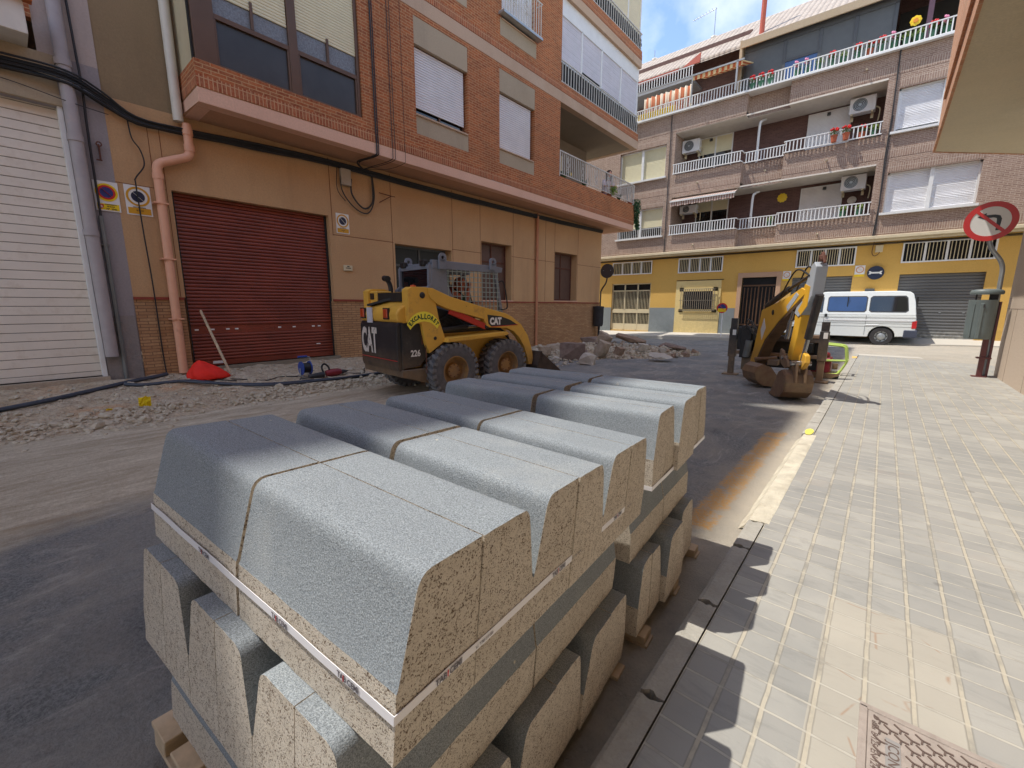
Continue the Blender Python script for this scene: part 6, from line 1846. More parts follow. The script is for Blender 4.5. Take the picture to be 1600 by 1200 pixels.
def strap(F, T, W3, z, label, txt, w_=.008):
    t = thing('packing_strap', label, 'strap', F @ Vector((0, 0, z)))
    e = .0035
    loop = [(e, -e), (e, W3 + e), (-T - e, W3 + e), (-T - e, -e), (e, -e)]
    mb = MB(); vs = []; fs = []
    P = []
    for a, b in zip(loop, loop[1:]):
        for k in range(10):
            q = k / 10; P.append((a[0] + (b[0] - a[0]) * q, a[1] + (b[1] - a[1]) * q, .0012 * math.sin(k * 2.1)))
    P.append((*loop[-1], 0))
    for x, y, dz in P:
        for zz in (z - w_ + dz, z + w_ + dz): vs.append(F @ Vector((x, y, zz)))
    for i in range(len(P) - 1): fs.append((2 * i, 2 * i + 2, 2 * i + 3, 2 * i + 1))
    mb.add(vs, fs); o = mb.build('band', 'strap', t, smooth=False, recalc=False); sd = o.modifiers.new('s', 'SOLIDIFY'); sd.thickness = .0012; sd.offset = 0
    if txt:
        ax = (F.to_3x3() @ Vector((0, 1, 0))); az = (F.to_3x3() @ Vector((0, 0, 1)))
        mb = MB(); mr = MB()
        for y in (.12, .48, .84):
            mb.text('TAB', .0155, F @ Vector((e + .002, y - .033, z)), ax, az, .85, .0006); mr.text('I', .0155, F @ Vector((e + .002, y - .0180, z)), ax, az, .85, .0008)
            mb.text('CEMI', .0155, F @ Vector((e + .002, y + .0005, z)), ax, az, .85, .0006)
            mb.text('s.l.  T.965 210 000', .008, F @ Vector((e + .002, y + .075, z - .001)), ax, az, .8, .0002)
        ax2 = (F.to_3x3() @ Vector((1, 0, 0)))
        for x in (-.62, -.30, -.10):
            mb.text('TAB CEMI', .0145, F @ Vector((x, -e - .002, z)), ax2, az, .85, .0005); mr.text('I', .0145, F @ Vector((x - .0105, -e - .0025, z)), ax2, az, .85, .0007)
        mb.each('print', 'strap_text', t); mr.each('red_print', 'strap_red', t)
strap(F1, T1, W31, .082, 'white printed plastic strap tight around the top layer of the nearer pallet', True)
strap(F2, T2, W32, .010, 'plain white plastic strap around the foot of the top layer of the farther pallet', False)
def wpallet(F, T, W3, z, h, label):
    t = thing('pallet', label, 'pallet', F @ Vector((-T / 2, W3 / 2, z - h)))
    A = F.to_3x3()
    def bx(x0, x1, y0, y1, z0, z1, nm):
        mb = MB(); mb.obox(F @ Vector(((x0 + x1) / 2, (y0 + y1) / 2, (z0 + z1) / 2)), A @ Vector((1, 0, 0)), A @ Vector((0, 1, 0)), A @ Vector((0, 0, 1)), (x1 - x0) / 2, (y1 - y0) / 2, (z1 - z0) / 2)
        return mb.build(nm, 'wood', t, bevel=.002)
    n = 7
    for i in range(n):
        x = -T - .03 + (T + .05) * i / n
        bx(x, x + (T + .05) / n * .72, -.03, W3 + .01, z - .016, z, 'deck_board')
    for y in (-.025, W3 / 2 - .04, W3 - .07):
        bx(-T - .03, .03, y, y + .075, z - h, z - h + .014, 'bottom_board')
        for x in (-T - .03, -T / 2 - .04, -.06): bx(x, x + .08, y, y + .075, z - h + .014, z - .016, 'block')
wpallet(F1, T1, W31, -2 * (BH + .001) - .001, .085, 'worn wooden pallet under the nearer stack with splintered edge')
wpallet(F2, T2, W32, -2 * (BH + .001) - .001, .062, 'wooden pallet under the farther stack')

# ------------------------------------------------------------------ skid steer loader
HD = R(83.8)
sk = thing('skid_steer_loader', 'worn yellow and black skid steer loader with a grey mesh cab', 'loader', (-5.2155, 4.082, -.085), (0, 0, HD))
def wearpaint(name, col, chips, dirt, amt=.62):
    m = MT(name); o = m.obj()
    c = m.mix(m.rng(m.noise(2.5, 6, .6, o), .3, .7), tuple(k * .86 for k in col), col)
    c = m.mix(m.rng(m.noise(4, 8, .7, o), amt - .06, amt + .08, 0, .75), c, dirt)
    c = m.mix(m.rng(m.noise(11, 8, .75, o), .66, .70), c, chips)
    z = m.sep(o)[2]
    c = m.mix(m.math('MULTIPLY', m.rng(z, .75, .25), m.rng(m.noise(6, 8, .75, o), .3, .6, .15, .9)), c, lin(132, 108, 80))
    return m.fin(c, .5, m.bump(m.noise(40, 4, .6, o), .08, .005))
M['cat_yellow'] = wearpaint('worn_yellow_machine_paint', lin(228, 176, 70), lin(86, 60, 40), lin(170, 126, 70))
M['cat_black'] = wearpaint('worn_black_machine_paint', lin(38, 37, 40), lin(120, 112, 104), lin(64, 60, 58), .58)
M['cab_grey'] = wearpaint('worn_grey_cab_paint', lin(124, 130, 142), lin(70, 60, 56), lin(104, 108, 116), .6)
M['mach_dark'] = simple('dark_machinery', lin(34, 32, 31), .6, var=.4, vs=10)
M['chrome'] = simple('piston_rod', lin(150, 150, 152), .25, .8, var=.1)
M['mesh_grey'] = simple('grey_wire_mesh', lin(150, 162, 158), .5, .3, var=.1)
M['red_lock'] = wearpaint('red_lock_bar', lin(196, 50, 34), lin(120, 100, 90), lin(160, 60, 44))
YX, ZX = (1, 0, 0), (0, 0, 1)
def side_prism(poly, y0, y1, name, mat, par=sk, bevel=.006):
    mb = MB(); mb.prism(poly, (0, 0, 0), (1, 0, 0), (0, 0, 1), (0, 1, 0), y0, y1); return mb.build(name, mat, par, bevel=bevel, local=True, seg=2)
mb = MB(); mb.prism([(-.62, .36), (-.3, .22), (1.2, .22), (1.3, .5), (1.22, .98), (.9, 1.1), (-.3, 1.1), (-.62, .9)], (0, 0, 0), (1, 0, 0), (0, 0, 1), (0, 1, 0), -.46, .46)
ch = mb.build('chassis', 'cat_yellow', sk, bevel=.015, local=True)
tower = [(-.66, 1.08), (-.66, 1.50), (-.60, 1.535), (-.38, 1.535), (-.28, 1.47), (-.235, 1.30), (-.20, 1.12), (-.10, .84), (-.13, .80), (-.36, .66), (-.42, .80), (-.47, 1.06)]
arm = [(-.38, 1.53), (-.30, 1.525), (-.02, 1.42), (.55, 1.28), (1.0, 1.185), (1.14, 1.13), (1.35, 1.0), (1.50, .82), (1.60, .58), (1.63, .42), (1.60, .34), (1.52, .34), (1.50, .44), (1.42, .64), (1.30, .80), (1.18, .90), (1.04, .955), (.70, .975), (.63, 1.0), (.575, 1.10), (.30, 1.165), (-.02, 1.24), (-.22, 1.31), (-.34, 1.40)]
for s_ in (-1, 1):
    y0, y1 = (-.655, -.50) if s_ < 0 else (.50, .655)
    side_prism(tower, y0, y1, 'rear_tower', 'cat_yellow')
    ya, yb_ = (-.675, -.57) if s_ < 0 else (.57, .675)
    a_ = side_prism(arm, ya, yb_, 'lift_arm', 'cat_yellow')
    if s_ < 0:
        mb = MB(); mb.prism([(.64, 1.165), (.92, 1.135), (1.10, 1.08), (1.26, 1.0), (.72, .985), (.66, 1.03)], (0, 0, 0), (1, 0, 0), (0, 0, 1), (0, 1, 0), -.679, -.675)
        dc = mb.build('decal', 'sign_black', a_, local=True)
        mb = MB(); mb.text('CAT', .135, (.80, -.6805, 1.062), (1, 0, 0), (0, 0, 1), .85, .009); mb.build('decal_lettering', 'sign_white', dc, local=True)
        mb = MB(); mb.prism([(.72, .981), (1.27, .996), (1.27, 1.004), (.72, .989)], (0, 0, 0), (1, 0, 0), (0, 0, 1), (0, 1, 0), -.6802, -.675); mb.build('decal_line', 'sign_red', dc, local=True)
    side_prism([(-.14, .80), (.96, .85), (1.0, .88), (.96, .905), (-.12, .86)], -.76 if s_ < 0 else .5, -.50 if s_ < 0 else .76, 'fender', 'cat_yellow')
    mb = MB(); mb.tube([(-.14, s_ * .55, .95), (.35, s_ * .55, .985)], .04, 12); lc = mb.build('lift_cylinder', 'mach_dark', sk, local=True, smooth=True)
    mb = MB(); mb.tube([(.35, s_ * .55, .985), (.64, s_ * .55, 1.0)], .022, 10); mb.build('piston_rod', 'chrome', lc, local=True, smooth=True)
    mb = MB(); mb.bar((-.02, s_ * .64, 1.225), (.64, s_ * .64, .985), .085, .035, (0, 1, 0)); mb.build('lock_brace', 'red_lock', sk, local=True, bevel=.004)
    for x, z, r in ((-.45, 1.43, .038), (-.27, .86, .022), (.64, .985, .035), (1.50, .74, .02), (1.44, .9, .015)):
        mb = MB(); mb.lathe([(.001, -.02), (r, -.02), (r * 1.1, 0), (r * .6, .012), (.001, .012)], (x, s_ * .66, z), (0, s_, 0), 12); mb.build('pivot_pin', 'mach_dark', sk, local=True)
for s_ in (-1, 1):
    side_prism([(-.30, .90), (-.30, 1.30), (-.05, 1.25), (.5, 1.12), (.66, .99), (1.05, .96), (1.22, .86), (1.30, .70), (1.1, .90), (.95, .92)], min(s_ * .465, s_ * .49), max(s_ * .465, s_ * .49), 'engine_bay', 'mach_dark')
    mb = MB()
    for q in range(4): mb.tube(curve([(-.25 + q * .05, s_ * .50, .95), (-.1 + q * .06, s_ * .53, 1.1 + .03 * q), (.1 + q * .08, s_ * .51, 1.02), (.3 + q * .08, s_ * .50, 1.05)]), .011, 6)
    mb.each('hydraulic_hose', 'black', sk, local=True, smooth=True)
# rear
side_prism([(-.74, .47), (-.74, 1.07), (-.46, 1.07), (-.38, .78), (-.36, .62), (-.48, .49)], -.595, -.50, 'side_panel', 'cat_black')
side_prism([(-.74, .47), (-.74, 1.07), (-.46, 1.07), (-.38, .78), (-.36, .62), (-.48, .49)], .50, .595, 'side_panel', 'cat_black')
mb = MB(); mb.text('226', .115, (-.545, -.5985, .665), (1, 0, 0), (0, 0, 1), .85, .004); mb.build('model_number', 'sign_white', sk, local=True)
mb = MB(); mb.prism([(-.78, .44), (-.80, .50), (-.80, 1.03), (-.77, 1.08), (-.70, 1.08), (-.70, .44)], (0, 0, 0), (1, 0, 0), (0, 0, 1), (0, 1, 0), -.575, .50)
rd = mb.build('rear_door', 'cat_black', sk, bevel=.012, local=True, seg=2)
mb = MB()
mb.text('CAT', .46, (-.805, .22, .80), (0, -1, 0), (0, 0, 1), .52, .022)
mb.build('door_lettering', simple('flaking_white_letters', lin(206, 196, 186), .6, var=.1, dirt=lin(90, 84, 80), dlo=.56, dhi=.62, dscale=14), rd, local=True)
mb = MB(); mb.box(-.806, -.80, -.57, .49, .575, .582); mb.build('red_line', 'sign_red', rd, local=True)
mb = MB(); mb.prism([(-.78, 1.09), (-.79, 1.20), (-.74, 1.27), (-.60, 1.33), (-.30, 1.50), (-.28, 1.0), (-.6, 1.0)], (0, 0, 0), (1, 0, 0), (0, 0, 1), (0, 1, 0), -.57, .50)
hd_ = mb.build('engine_hood', 'cat_yellow', sk, bevel=.03, local=True, seg=3)
mb = MB(); mb.box(-.60, -.3, -.38, .34, 1.35, 1.47); mb.bar((-.72, .3, 1.30), (-.35, -.35, 1.47), .16, .03); mb.build('engine_grille', 'mach_dark', sk, local=True)
mb = MB(); mb.prism([(-.76, .36), (-.76, .455), (-.36, .455), (-.36, .50), (-.2, .5), (.0, .22), (-.35, .24), (-.55, .30)], (0, 0, 0), (1, 0, 0), (0, 0, 1), (0, 1, 0), -.60, .52); mb.build('bumper', wearpaint('muddy_steel', lin(96, 86, 76), lin(60, 44, 34), lin(70, 52, 40), .5), sk, bevel=.01, local=True)
for y_ in (.40, -.30):
    mb = MB(); mb.box(-.815, -.78, y_ - .055, y_ + .055, 1.13, 1.25); lp = mb.build('tail_lamp', simple('orange_red_lens', lin(190, 70, 30), .3), sk, local=True, bevel=.01)
    mb = MB(); mb.box(-.80, -.775, y_ - .075, y_ + .075, 1.115, 1.265); mb.build('lamp_housing', 'mach_dark', lp, local=True)
mb = MB(); mb.box(-.802, -.79, .10, .26, 1.06, 1.27); mb.build('paper_sheet', simple('taped_white_paper', lin(196, 196, 206), .6, var=.1, vs=20), sk, local=True)
mb = MB(); mb.box(-.62, -.38, .30, .58, 1.30, 1.50); lb_ = mb.build('toolbox', 'cat_yellow', sk, local=True, bevel=.01)
mb = MB(); mb.box(-.626, -.62, .38, .52, 1.38, 1.47); mb.build('toolbox_opening', 'sign_black', lb_, local=True)
mb = MB(); mb.tube(curve([(-.35, .40, 1.4), (-.33, .42, 1.55), (-.35, .46, 1.66), (-.40, .50, 1.70)]), .035, 10); mb.tube([(-.40, .36, 1.68), (-.34, .58, 1.70)], .045, 10); mb.build('air_filter', 'mach_dark', sk, local=True, smooth=True)
mb = MB(); mb.lathe([(.001, 0), (.045, 0), (.04, .07), (.001, .08)], (-.36, -.28, 1.50), (0, 0, 1), 12); mb.build('beacon', simple('orange_lens', lin(220, 90, 40), .3), sk, local=True)
mb = MB(); mb.bar((-.42, -.66, .4), (-.40, -.62, .9), .01, .01); mb.box(-.45, -.43, -.60, -.597, .78, .90); mb.build('latch', 'rust', sk, local=True)
# arched company plate
ar = MB(); pts = []
for i in range(13):
    a = R(152 - i * 124 / 12); pts.append((-.44 + .285 * math.cos(a), .905 + .315 * math.sin(a)))
for i in range(13):
    a = R(30 + i * 120 / 12); pts.append((-.44 + .235 * math.cos(a), .885 + .205 * math.sin(a)))
ar.prism(pts, (0, 0, 0), (1, 0, 0), (0, 0, 1), (0, 1, 0), -.660, -.656)
pl_ = ar.build('company_plate', simple('bright_yellow_sticker', lin(250, 232, 70), .4, var=.03), sk, local=True)
mb = MB(); s_ = 'EXCALLORET'
for i, chh in enumerate(s_):
    if chh == ' ': continue
    a = R(143 - i * 106 / (len(s_) - 1)); r = .252
    p = (-.44 + r * math.cos(a), -.662, .905 + r * math.sin(a) - (.006 if chh == 'L' else 0))
    t_ = a - math.pi / 2
    mb.text(chh, .075 if chh != 'L' else .095, p, (math.cos(t_), 0, math.sin(t_)), (-math.sin(t_), 0, math.cos(t_)), .85, .004)
mb.build('company_name', simple('dark_green_letters', lin(20, 74, 40), .4), pl_, local=True)
# cab
for s_ in (-1, 1):
    y = s_ * .43; y0, y1 = min(y, y - s_ * .05), max(y, y - s_ * .05)
    side_prism([(-.14, 1.86), (.10, 1.86), (.11, 1.62), (.16, 1.50), (.28, 1.28), (.28, 1.1), (-.26, 1.1), (-.26, 1.52), (-.16, 1.60)], y0, y1, 'cab_rear_post', 'cab_grey')
    side_prism([(.99, 1.84), (1.045, 1.84), (1.18, 1.16), (1.12, 1.16)], y0, y1, 'cab_front_post', 'cab_grey')
    side_prism([(-.14, 1.80), (-.14, 1.92), (1.0, 1.90), (1.16, 1.88), (1.14, 1.81), (1.0, 1.80)], y0 - .006, y1 + .006, 'roof_rail', 'cab_grey')
    mb = MB()
    for i in range(13):
        x = .12 + i * .078; zb0 = 1.18
        mb.box(x - .0055, x + .0055, y - .005, y + .005, zb0, 1.81)
    for i in range(9):
        z = 1.22 + i * .07; mb.box(.1 if z > 1.5 else .2, 1.06 + (1.8 - z) * .14, y - .005, y + .005, z - .0055, z + .0055)
    mb.build('side_mesh', 'mesh_grey', sk, local=True)
    for x in (.01, .93):
        mb = MB(); mb.ring((x, y + s_ * .035, 1.955), (0, 1, 0), .026, .062, 18, None, .03); mb.box(x - .062, x + .062, y + s_ * .035 - .015, y + s_ * .035 + .015, 1.80 if x < .5 else 1.84, 1.93); mb.build('lifting_lug', 'cab_grey', sk, local=True)
    mb = MB(); mb.tube(curve([(1.08, y, 1.66), (1.16, y + s_ * .03, 1.65), (1.24, y + s_ * .03, 1.30), (1.20, y, 1.24), (1.12, y, 1.24)]), .010, 6); mb.build('grab_handle', 'mach_dark', sk, local=True)
mb = MB(); mb.box(-.14, 1.10, -.43, .43, 1.86, 1.885); mb.build('cab_roof', 'cab_grey', sk, local=True)
mb = MB(); mb.box(.12, .70, .36, .375, 1.12, 1.80); mb.build('cab_inner_panel', 'mach_dark', sk, local=True)
mb = MB(); mb.box(-.16, -.13, -.38, .38, 1.56, 1.80); wdw = mb.build('rear_window', 'glass_dark', sk, local=True)
mb = MB(); mb.box(-.18, -.12, -.42, .42, 1.52, 1.56); mb.box(-.18, -.12, -.42, .42, 1.80, 1.86); mb.bar((-.17, -.40, 1.54), (-.17, -.40, 1.84), .05, .04); mb.bar((-.17, .40, 1.54), (-.17, .40, 1.84), .05, .04); mb.build('window_frame', 'cab_grey', wdw, local=True)
mb = MB(); mb.box(-.22, -.15, -.34, -.22, 1.84, 1.92); mb.box(-.22, -.15, .2, .32, 1.84, 1.92); mb.each('work_lamp', 'mach_dark', sk, local=True, bevel=.01)
mb = MB(); mb.box(.05, .5, -.28, .28, .95, 1.12); mb.box(.02, .12, -.26, .26, 1.1, 1.55); mb.build('seat', 'mach_dark', sk, local=True, bevel=.03)
for s_ in (-1, 1):
    mb = MB(); mb.tube([(.75, s_ * .25, 1.0), (.68, s_ * .24, 1.32)], .014, 6); mb.blob((.68, s_ * .24, 1.35), .03, 1, 0, 2); mb.build('control_lever', 'mach_dark', sk, local=True)
# wheels
def wheelset(x, y, s_):
    c = Vector((x, y, .39)); n = Vector((0, s_, 0))
    mb = MB(); mb.lathe([(.19, -.12), (.25, -.135), (.34, -.13), (.375, -.11), (.38, 0), (.375, .11), (.34, .13), (.25, .135), (.20, .12), (.19, -.12)], c, n, 40)
    wh = mb.build('wheel', simple('dusty_tyre_rubber', lin(92, 90, 92), .85, var=.25, vs=14, bump=.3), sk, local=True, smooth=True)
    mb = MB()
    for k in range(26):
        a = 2 * math.pi * k / 26
        for q in (-1, 1):
            aa = a + (.12 if q > 0 else 0)
            rd_ = Vector((math.cos(aa), 0, math.sin(aa))); tg = Vector((-math.sin(aa), 0, math.cos(aa)))
            mb.obox(c + rd_ * .385 + n * q * .065, rd_, (n + tg * .35 * q).normalized(), tg, .014, .065, .020)
            mb.obox(c + rd_ * .362 + n * q * .128, rd_, n, tg, .028, .008, .022)
    mb.build('tread', simple('dusty_tyre_lugs', lin(112, 110, 110), .85, var=.25, vs=14), wh, local=True)
    mb = MB(); mb.lathe([(.205, .12), (.20, .05), (.17, .02), (.12, .03), (.10, .07), (.05, .08), (.001, .08)], c, n, 30); mb.lathe([(.215, .125), (.20, .125), (.19, .06)], c, n, 30)
    rim = mb.build('rim', wearpaint('muddy_yellow_rim', lin(176, 128, 60), lin(90, 66, 48), lin(110, 88, 70), .5), wh, local=True, smooth=True)
    mb = MB()
    for k in range(8):
        a = 2 * math.pi * k / 8; mb.lathe([(.001, .075), (.012, .075), (.012, .05)], c + Vector((math.cos(a), 0, math.sin(a))) * .085, n, 6)
    mb.build('wheel_bolts', 'rust', rim, local=True)
for x in (0, .986):
    wheelset(x, -.63, -1); wheelset(x, .63, 1)
mb = MB()
mb.prism([(1.62, .32), (1.70, .55), (1.74, .55), (1.72, .30), (1.85, .08), (2.35, .03), (2.35, .0), (1.80, .03), (1.66, .2)], (0, 0, 0), (1, 0, 0), (0, 0, 1), (0, 1, 0), -.78, .78)
for s_ in (-.78, .76): mb.prism([(1.70, .55), (1.72, .2), (1.85, .03), (2.35, .0), (2.2, .2)], (0, 0, 0), (1, 0, 0), (0, 0, 1), (0, 1, 0), s_, s_ + .02)
mb.build('bucket', simple('muddy_dark_bucket_steel', lin(74, 62, 54), .7, .2, var=.35, vs=6), sk, local=True)
# operator, seated, turned to the right side
J2 = dict(pel=(0, 0, .0), bel=(.02, 0, .16), ch=(.05, 0, .34), nk=(.10, -.03, .48), hd=(.13, -.06, .55), sl=(.05, .18, .42), el=(.22, .24, .22), wl=(.42, .22, .28), sr=(.06, -.17, .42), er=(.24, -.22, .30), wr=(.30, -.22, .52), hr=(.31, -.22, .60), hl=(.48, .22, .32), hipl=(.03, .09, 0), kl=(.42, .12, .02), al=(.52, .12, -.36), hipr=(.03, -.09, 0), kr=(.42, -.12, .02), ar=(.52, -.12, -.36))
R2 = dict(pel=(.15, .12), bel=(.14, .11), ch=(.15, .11), nk=.055, hd=.055, sl=.06, el=.045, wl=.03, sr=.06, er=.045, wr=.03, hr=.035, hl=.035, hipl=.085, kl=.065, al=.045, hipr=.085, kr=.065, ar=.045)
E2 = [('pel', 'bel'), ('bel', 'ch'), ('ch', 'nk'), ('nk', 'hd'), ('ch', 'sl'), ('sl', 'el'), ('el', 'wl'), ('wl', 'hl'), ('ch', 'sr'), ('sr', 'er'), ('er', 'wr'), ('wr', 'hr'), ('pel', 'hipl'), ('hipl', 'kl'), ('kl', 'al'), ('pel', 'hipr'), ('hipr', 'kr'), ('kr', 'ar')]
mw = Matrix.Translation((-5.2155, 4.082, -.085)) @ Matrix.Rotation(HD, 4, 'Z')
op = person('person', 'man in a green shirt seated in the loader cab, head bent forward behind the mesh', tuple(mw @ Vector((.32, -.05, 1.06))), J2, R2, E2,
            [('shirt', [('pel', 'bel'), ('bel', 'ch'), ('ch', 'sl'), ('ch', 'sr'), ('sl', 'el'), ('sr', 'er')], .012, simple('dark_green_cloth', lin(50, 80, 64), .8)),
             ('trousers', [('pel', 'hipl'), ('hipl', 'kl'), ('kl', 'al'), ('pel', 'hipr'), ('hipr', 'kr'), ('kr', 'ar')], .012, simple('dark_work_trousers', lin(50, 52, 60), .8))],
            ((.21, -.10, .55), .095, (.85, -.45, -.3)), None, skin_r, rot=HD)

# ------------------------------------------------------------------ backhoe attachment
bh = thing('backhoe_attachment', 'yellow and grey backhoe attachment standing on two black stabiliser legs in the road', 'excavator arm', (-1.4, 8.9, -.08))
M['bh_yellow'] = wearpaint('scratched_yellow_arm', lin(232, 176, 50), lin(120, 90, 60), lin(190, 136, 50), .66)
M['bh_grey'] = wearpaint('worn_pale_grey_arm', lin(176, 182, 188), lin(120, 90, 70), lin(150, 150, 150), .66)
M['bh_rust'] = wearpaint('worn_brown_bucket_steel', lin(82, 64, 56), lin(150, 130, 112), lin(112, 66, 46), .5)
M['bh_black'] = wearpaint('dusty_black_steel', lin(48, 44, 44), lin(110, 90, 76), lin(78, 66, 60), .55)
M['bh_tan'] = wearpaint('dusty_brown_steel', lin(132, 106, 84), lin(80, 60, 48), lin(110, 86, 66), .55)
Yf = 8.9
def bx(nm, mat, *a, par=bh, bevel=.006):
    mb = MB(); mb.box(*a); return mb.build(nm, mat, par, bevel=bevel)
bx('frame_beam', 'bh_black', -2.16, -.68, Yf - .04, Yf + .06, .60, .70)
bx('frame_beam', 'bh_tan', -2.10, -.66, Yf - .05, Yf + .05, .33, .39)
bx('frame_beam', 'bh_tan', -1.02, -.67, Yf - .045, Yf + .05, .675, .73)
bx('frame_plate', 'mach_dark', -1.9, -.78, Yf + .06, Yf + .10, .12, .64)
bx('slide_plate', 'bh_black', -1.92, -1.72, Yf - .10, Yf + .02, .05, .34)
bx('slide_plate', 'bh_black', -1.1, -.9, Yf - .06, Yf + .02, .02, .34)
for x, zt, nm in ((-2.11, .99, 'a'), (-.715, .96, 'b')):
    st = bx('stabiliser', 'bh_black', x - .065, x + .065, Yf - .06, Yf + .06, .27 if nm == 'a' else .3, .80)
    bx('leg_top', 'bh_black', x - .055, x + .055, Yf - .05, Yf + .05, .80, zt, par=st)
    bx('inner_leg', 'bh_tan' if nm == 'b' else 'bh_black', x - .048, x + .048, Yf - .045, Yf + .045, -.05, .30, par=st)
    bx('foot_plate', 'bh_tan', x - .13, x + .13, Yf - .1, Yf + .1, zroad(x, Yf) - .0, zroad(x, Yf) + .035, par=st)
    bx('sticker', 'sign_white', x - .01, x + .05, Yf - .0625, Yf - .06, .66 + .02, .78, par=st)
bx('swivel', 'mach_dark', -1.95, -1.78, Yf - .18, Yf, .28, .86)
for x0, x1, z0, z1, d_ in ((-2.02, -1.9, .42, .84, .12), (-1.72, -1.60, .42, .76, .10), (-1.58, -1.44, .40, .58, .06), (-1.0, -.84, .42, .60, .05)): bx('valve_block', 'mach_dark', x0, x1, Yf - d_, Yf + .02, z0, z1, bevel=.015)
mb = MB()
rnd = random.Random(8)
for i in range(9):
    x0 = -1.95 + rnd.uniform(0, .3); z0 = .45 + rnd.uniform(0, .3)
    mb.tube(curve([(x0, Yf - .1, z0), (x0 + rnd.uniform(.02, .15), Yf - .2, z0 + rnd.uniform(.1, .3)), (x0 + .25, Yf - .25, .70 + rnd.uniform(-.05, .12)), (-1.55, Yf - .28, .70 + rnd.uniform(-.1, .1))]), .013, 6)
mb.each('hydraulic_hose', simple('grey_hydraulic_hose', lin(66, 62, 58), .6, var=.3), bh)
mb = MB(); mb.tube([(-1.84, Yf - .16, .30), (-1.80, Yf - .18, .60)], .06, 12); mb.build('swing_cylinder', 'steel_pipe', bh, smooth=True)
P0 = Vector((-1.70, 8.7, 0)); dd = Vector((.4472136, -.8944272, 0)); nn2 = Vector((.8944272, .4472136, 0)); UZ = Vector((0, 0, 1))
def pl3(poly, t0, t1, nm, mat, par=bh, bevel=.006):
    mb = MB(); mb.prism(poly, P0, dd, UZ, nn2, t0, t1); return mb.build(nm, mat, par, bevel=bevel)
boom = pl3([(-.04, .03), (.23, .53), (.45, 1.15), (.85, 1.22), (1.59, 1.35), (2.0, 1.455), (2.12, 1.43), (2.12, 1.36), (1.88, 1.25), (1.30, 1.00), (.74, .68), (.42, .33), (.10, .02)], -.075, .085, 'boom', 'bh_yellow')
pl3([(2.10, 1.352), (1.88, 1.245), (1.30, .995), (.74, .675), (.42, .325), (.10, .015), (.16, .0), (.48, .30), (.80, .645), (1.33, .96), (1.90, 1.212), (2.10, 1.32)], -.07, .08, 'boom_underside', simple('mud_and_shade_underside', lin(84, 60, 36), .85, var=.3, vs=8), par=boom, bevel=0)  # dark brown plate: mud and the shade below the boom in one colour
mb = MB(); mb.prism([(.50, .82), (.62, 1.02), (.74, .86), (.60, .66)], P0, dd, UZ, nn2, -.079, -.075); mb.build('white_diamond', 'sign_white', boom)
mb = MB(); mb.prism([(1.55, 1.21), (1.86, 1.40), (1.95, 1.36), (1.62, 1.14)], P0, dd, UZ, nn2, -.079, -.075); mb.build('grey_patch', 'bh_grey', boom)
mb = MB(); mb.lathe([(.001, -.01), (.04, -.01), (.04, .01), (.001, .012)], P0 + dd * 1.02 + UZ * 1.12 + nn2 * -.075, -nn2, 14); mb.build('pin', 'mach_dark', boom)
dip = pl3([(2.22, 1.73), (2.12, 1.53), (2.04, 1.39), (1.92, 1.27), (1.84, 1.12), (1.98, 1.07), (2.18, 1.16), (2.32, 1.34), (2.36, 1.70), (2.29, 1.76)], -.065, .065, 'dipper_head', 'bh_grey')
mb = MB(); mb.prism([(2.02, 1.38), (2.10, 1.50), (2.26, 1.46), (2.24, 1.22), (2.06, 1.10), (1.96, 1.16), (2.08, 1.27)], P0, dd, UZ, nn2, -.069, -.065); mb.build('yellow_paint', 'bh_yellow', dip)
lowd = pl3([(1.84, 1.12), (1.84, .94), (1.77, .67), (1.73, .48), (1.90, .48), (2.0, .79), (2.06, 1.10)], -.055, .055, 'dipper', 'bh_yellow')
mb = MB(); mb.tube([P0 + dd * 2.34 + UZ * 1.36 + nn2 * .02, P0 + dd * 2.16 + UZ * .80 + nn2 * .02], .048, 12); cy = mb.build('dipper_cylinder', 'bh_black', bh, smooth=True)
mb = MB(); mb.tube([P0 + dd * 2.16 + UZ * .80 + nn2 * .02, P0 + dd * 2.06 + UZ * .50 + nn2 * .02], .026, 10); mb.build('piston_rod', 'chrome', cy, smooth=True)
mb = MB(); mb.tube([P0 + dd * 1.35 + UZ * 1.46 + nn2 * .0, P0 + dd * .45 + UZ * 1.22], .045, 12); mb.tube([P0 + dd * 2.1 + UZ * 1.62, P0 + dd * 1.35 + UZ * 1.46], .024, 10); mb.build('boom_cylinder', 'bh_black', bh, smooth=True)
mb = MB(); mb.tube([P0 + dd * 1.72 + UZ * 1.02 + nn2 * -.06, P0 + dd * 1.66 + UZ * .76 + nn2 * -.06], .03, 10); mb.tube([P0 + dd * 1.78 + UZ * 1.15 + nn2 * -.06, P0 + dd * 1.72 + UZ * 1.02 + nn2 * -.06], .016, 8); mb.build('bucket_cylinder', 'chrome', bh, smooth=True)
mb = MB()
for off in (-.11, .02, .11):
    mb.tube(curve([P0 + dd * (1.5 + off) + UZ * 1.36 + nn2 * off, P0 + dd * 1.85 + UZ * (1.72 + off * .3) + nn2 * off, P0 + dd * 2.2 + UZ * (1.60) + nn2 * off * .6]), .011, 6)
mb.each('arm_hose', 'black', bh)
mb = MB(); mb.blob(P0 + dd * 2.34 + UZ * 1.80, .05, 3, .5, 1); mb.tube(curve([P0 + dd * 2.26 + UZ * 1.74, P0 + dd * 2.33 + UZ * 1.86, P0 + dd * 2.42 + UZ * 1.74]), .018, 6); mb.build('top_hook', 'rust', bh)
lk = pl3([(1.64, .62), (1.62, .50), (1.72, .40), (1.88, .36), (2.0, .40), (1.92, .50), (1.78, .52), (1.74, .60)], -.12, -.085, 'bucket_link', 'bh_tan', bevel=.01)
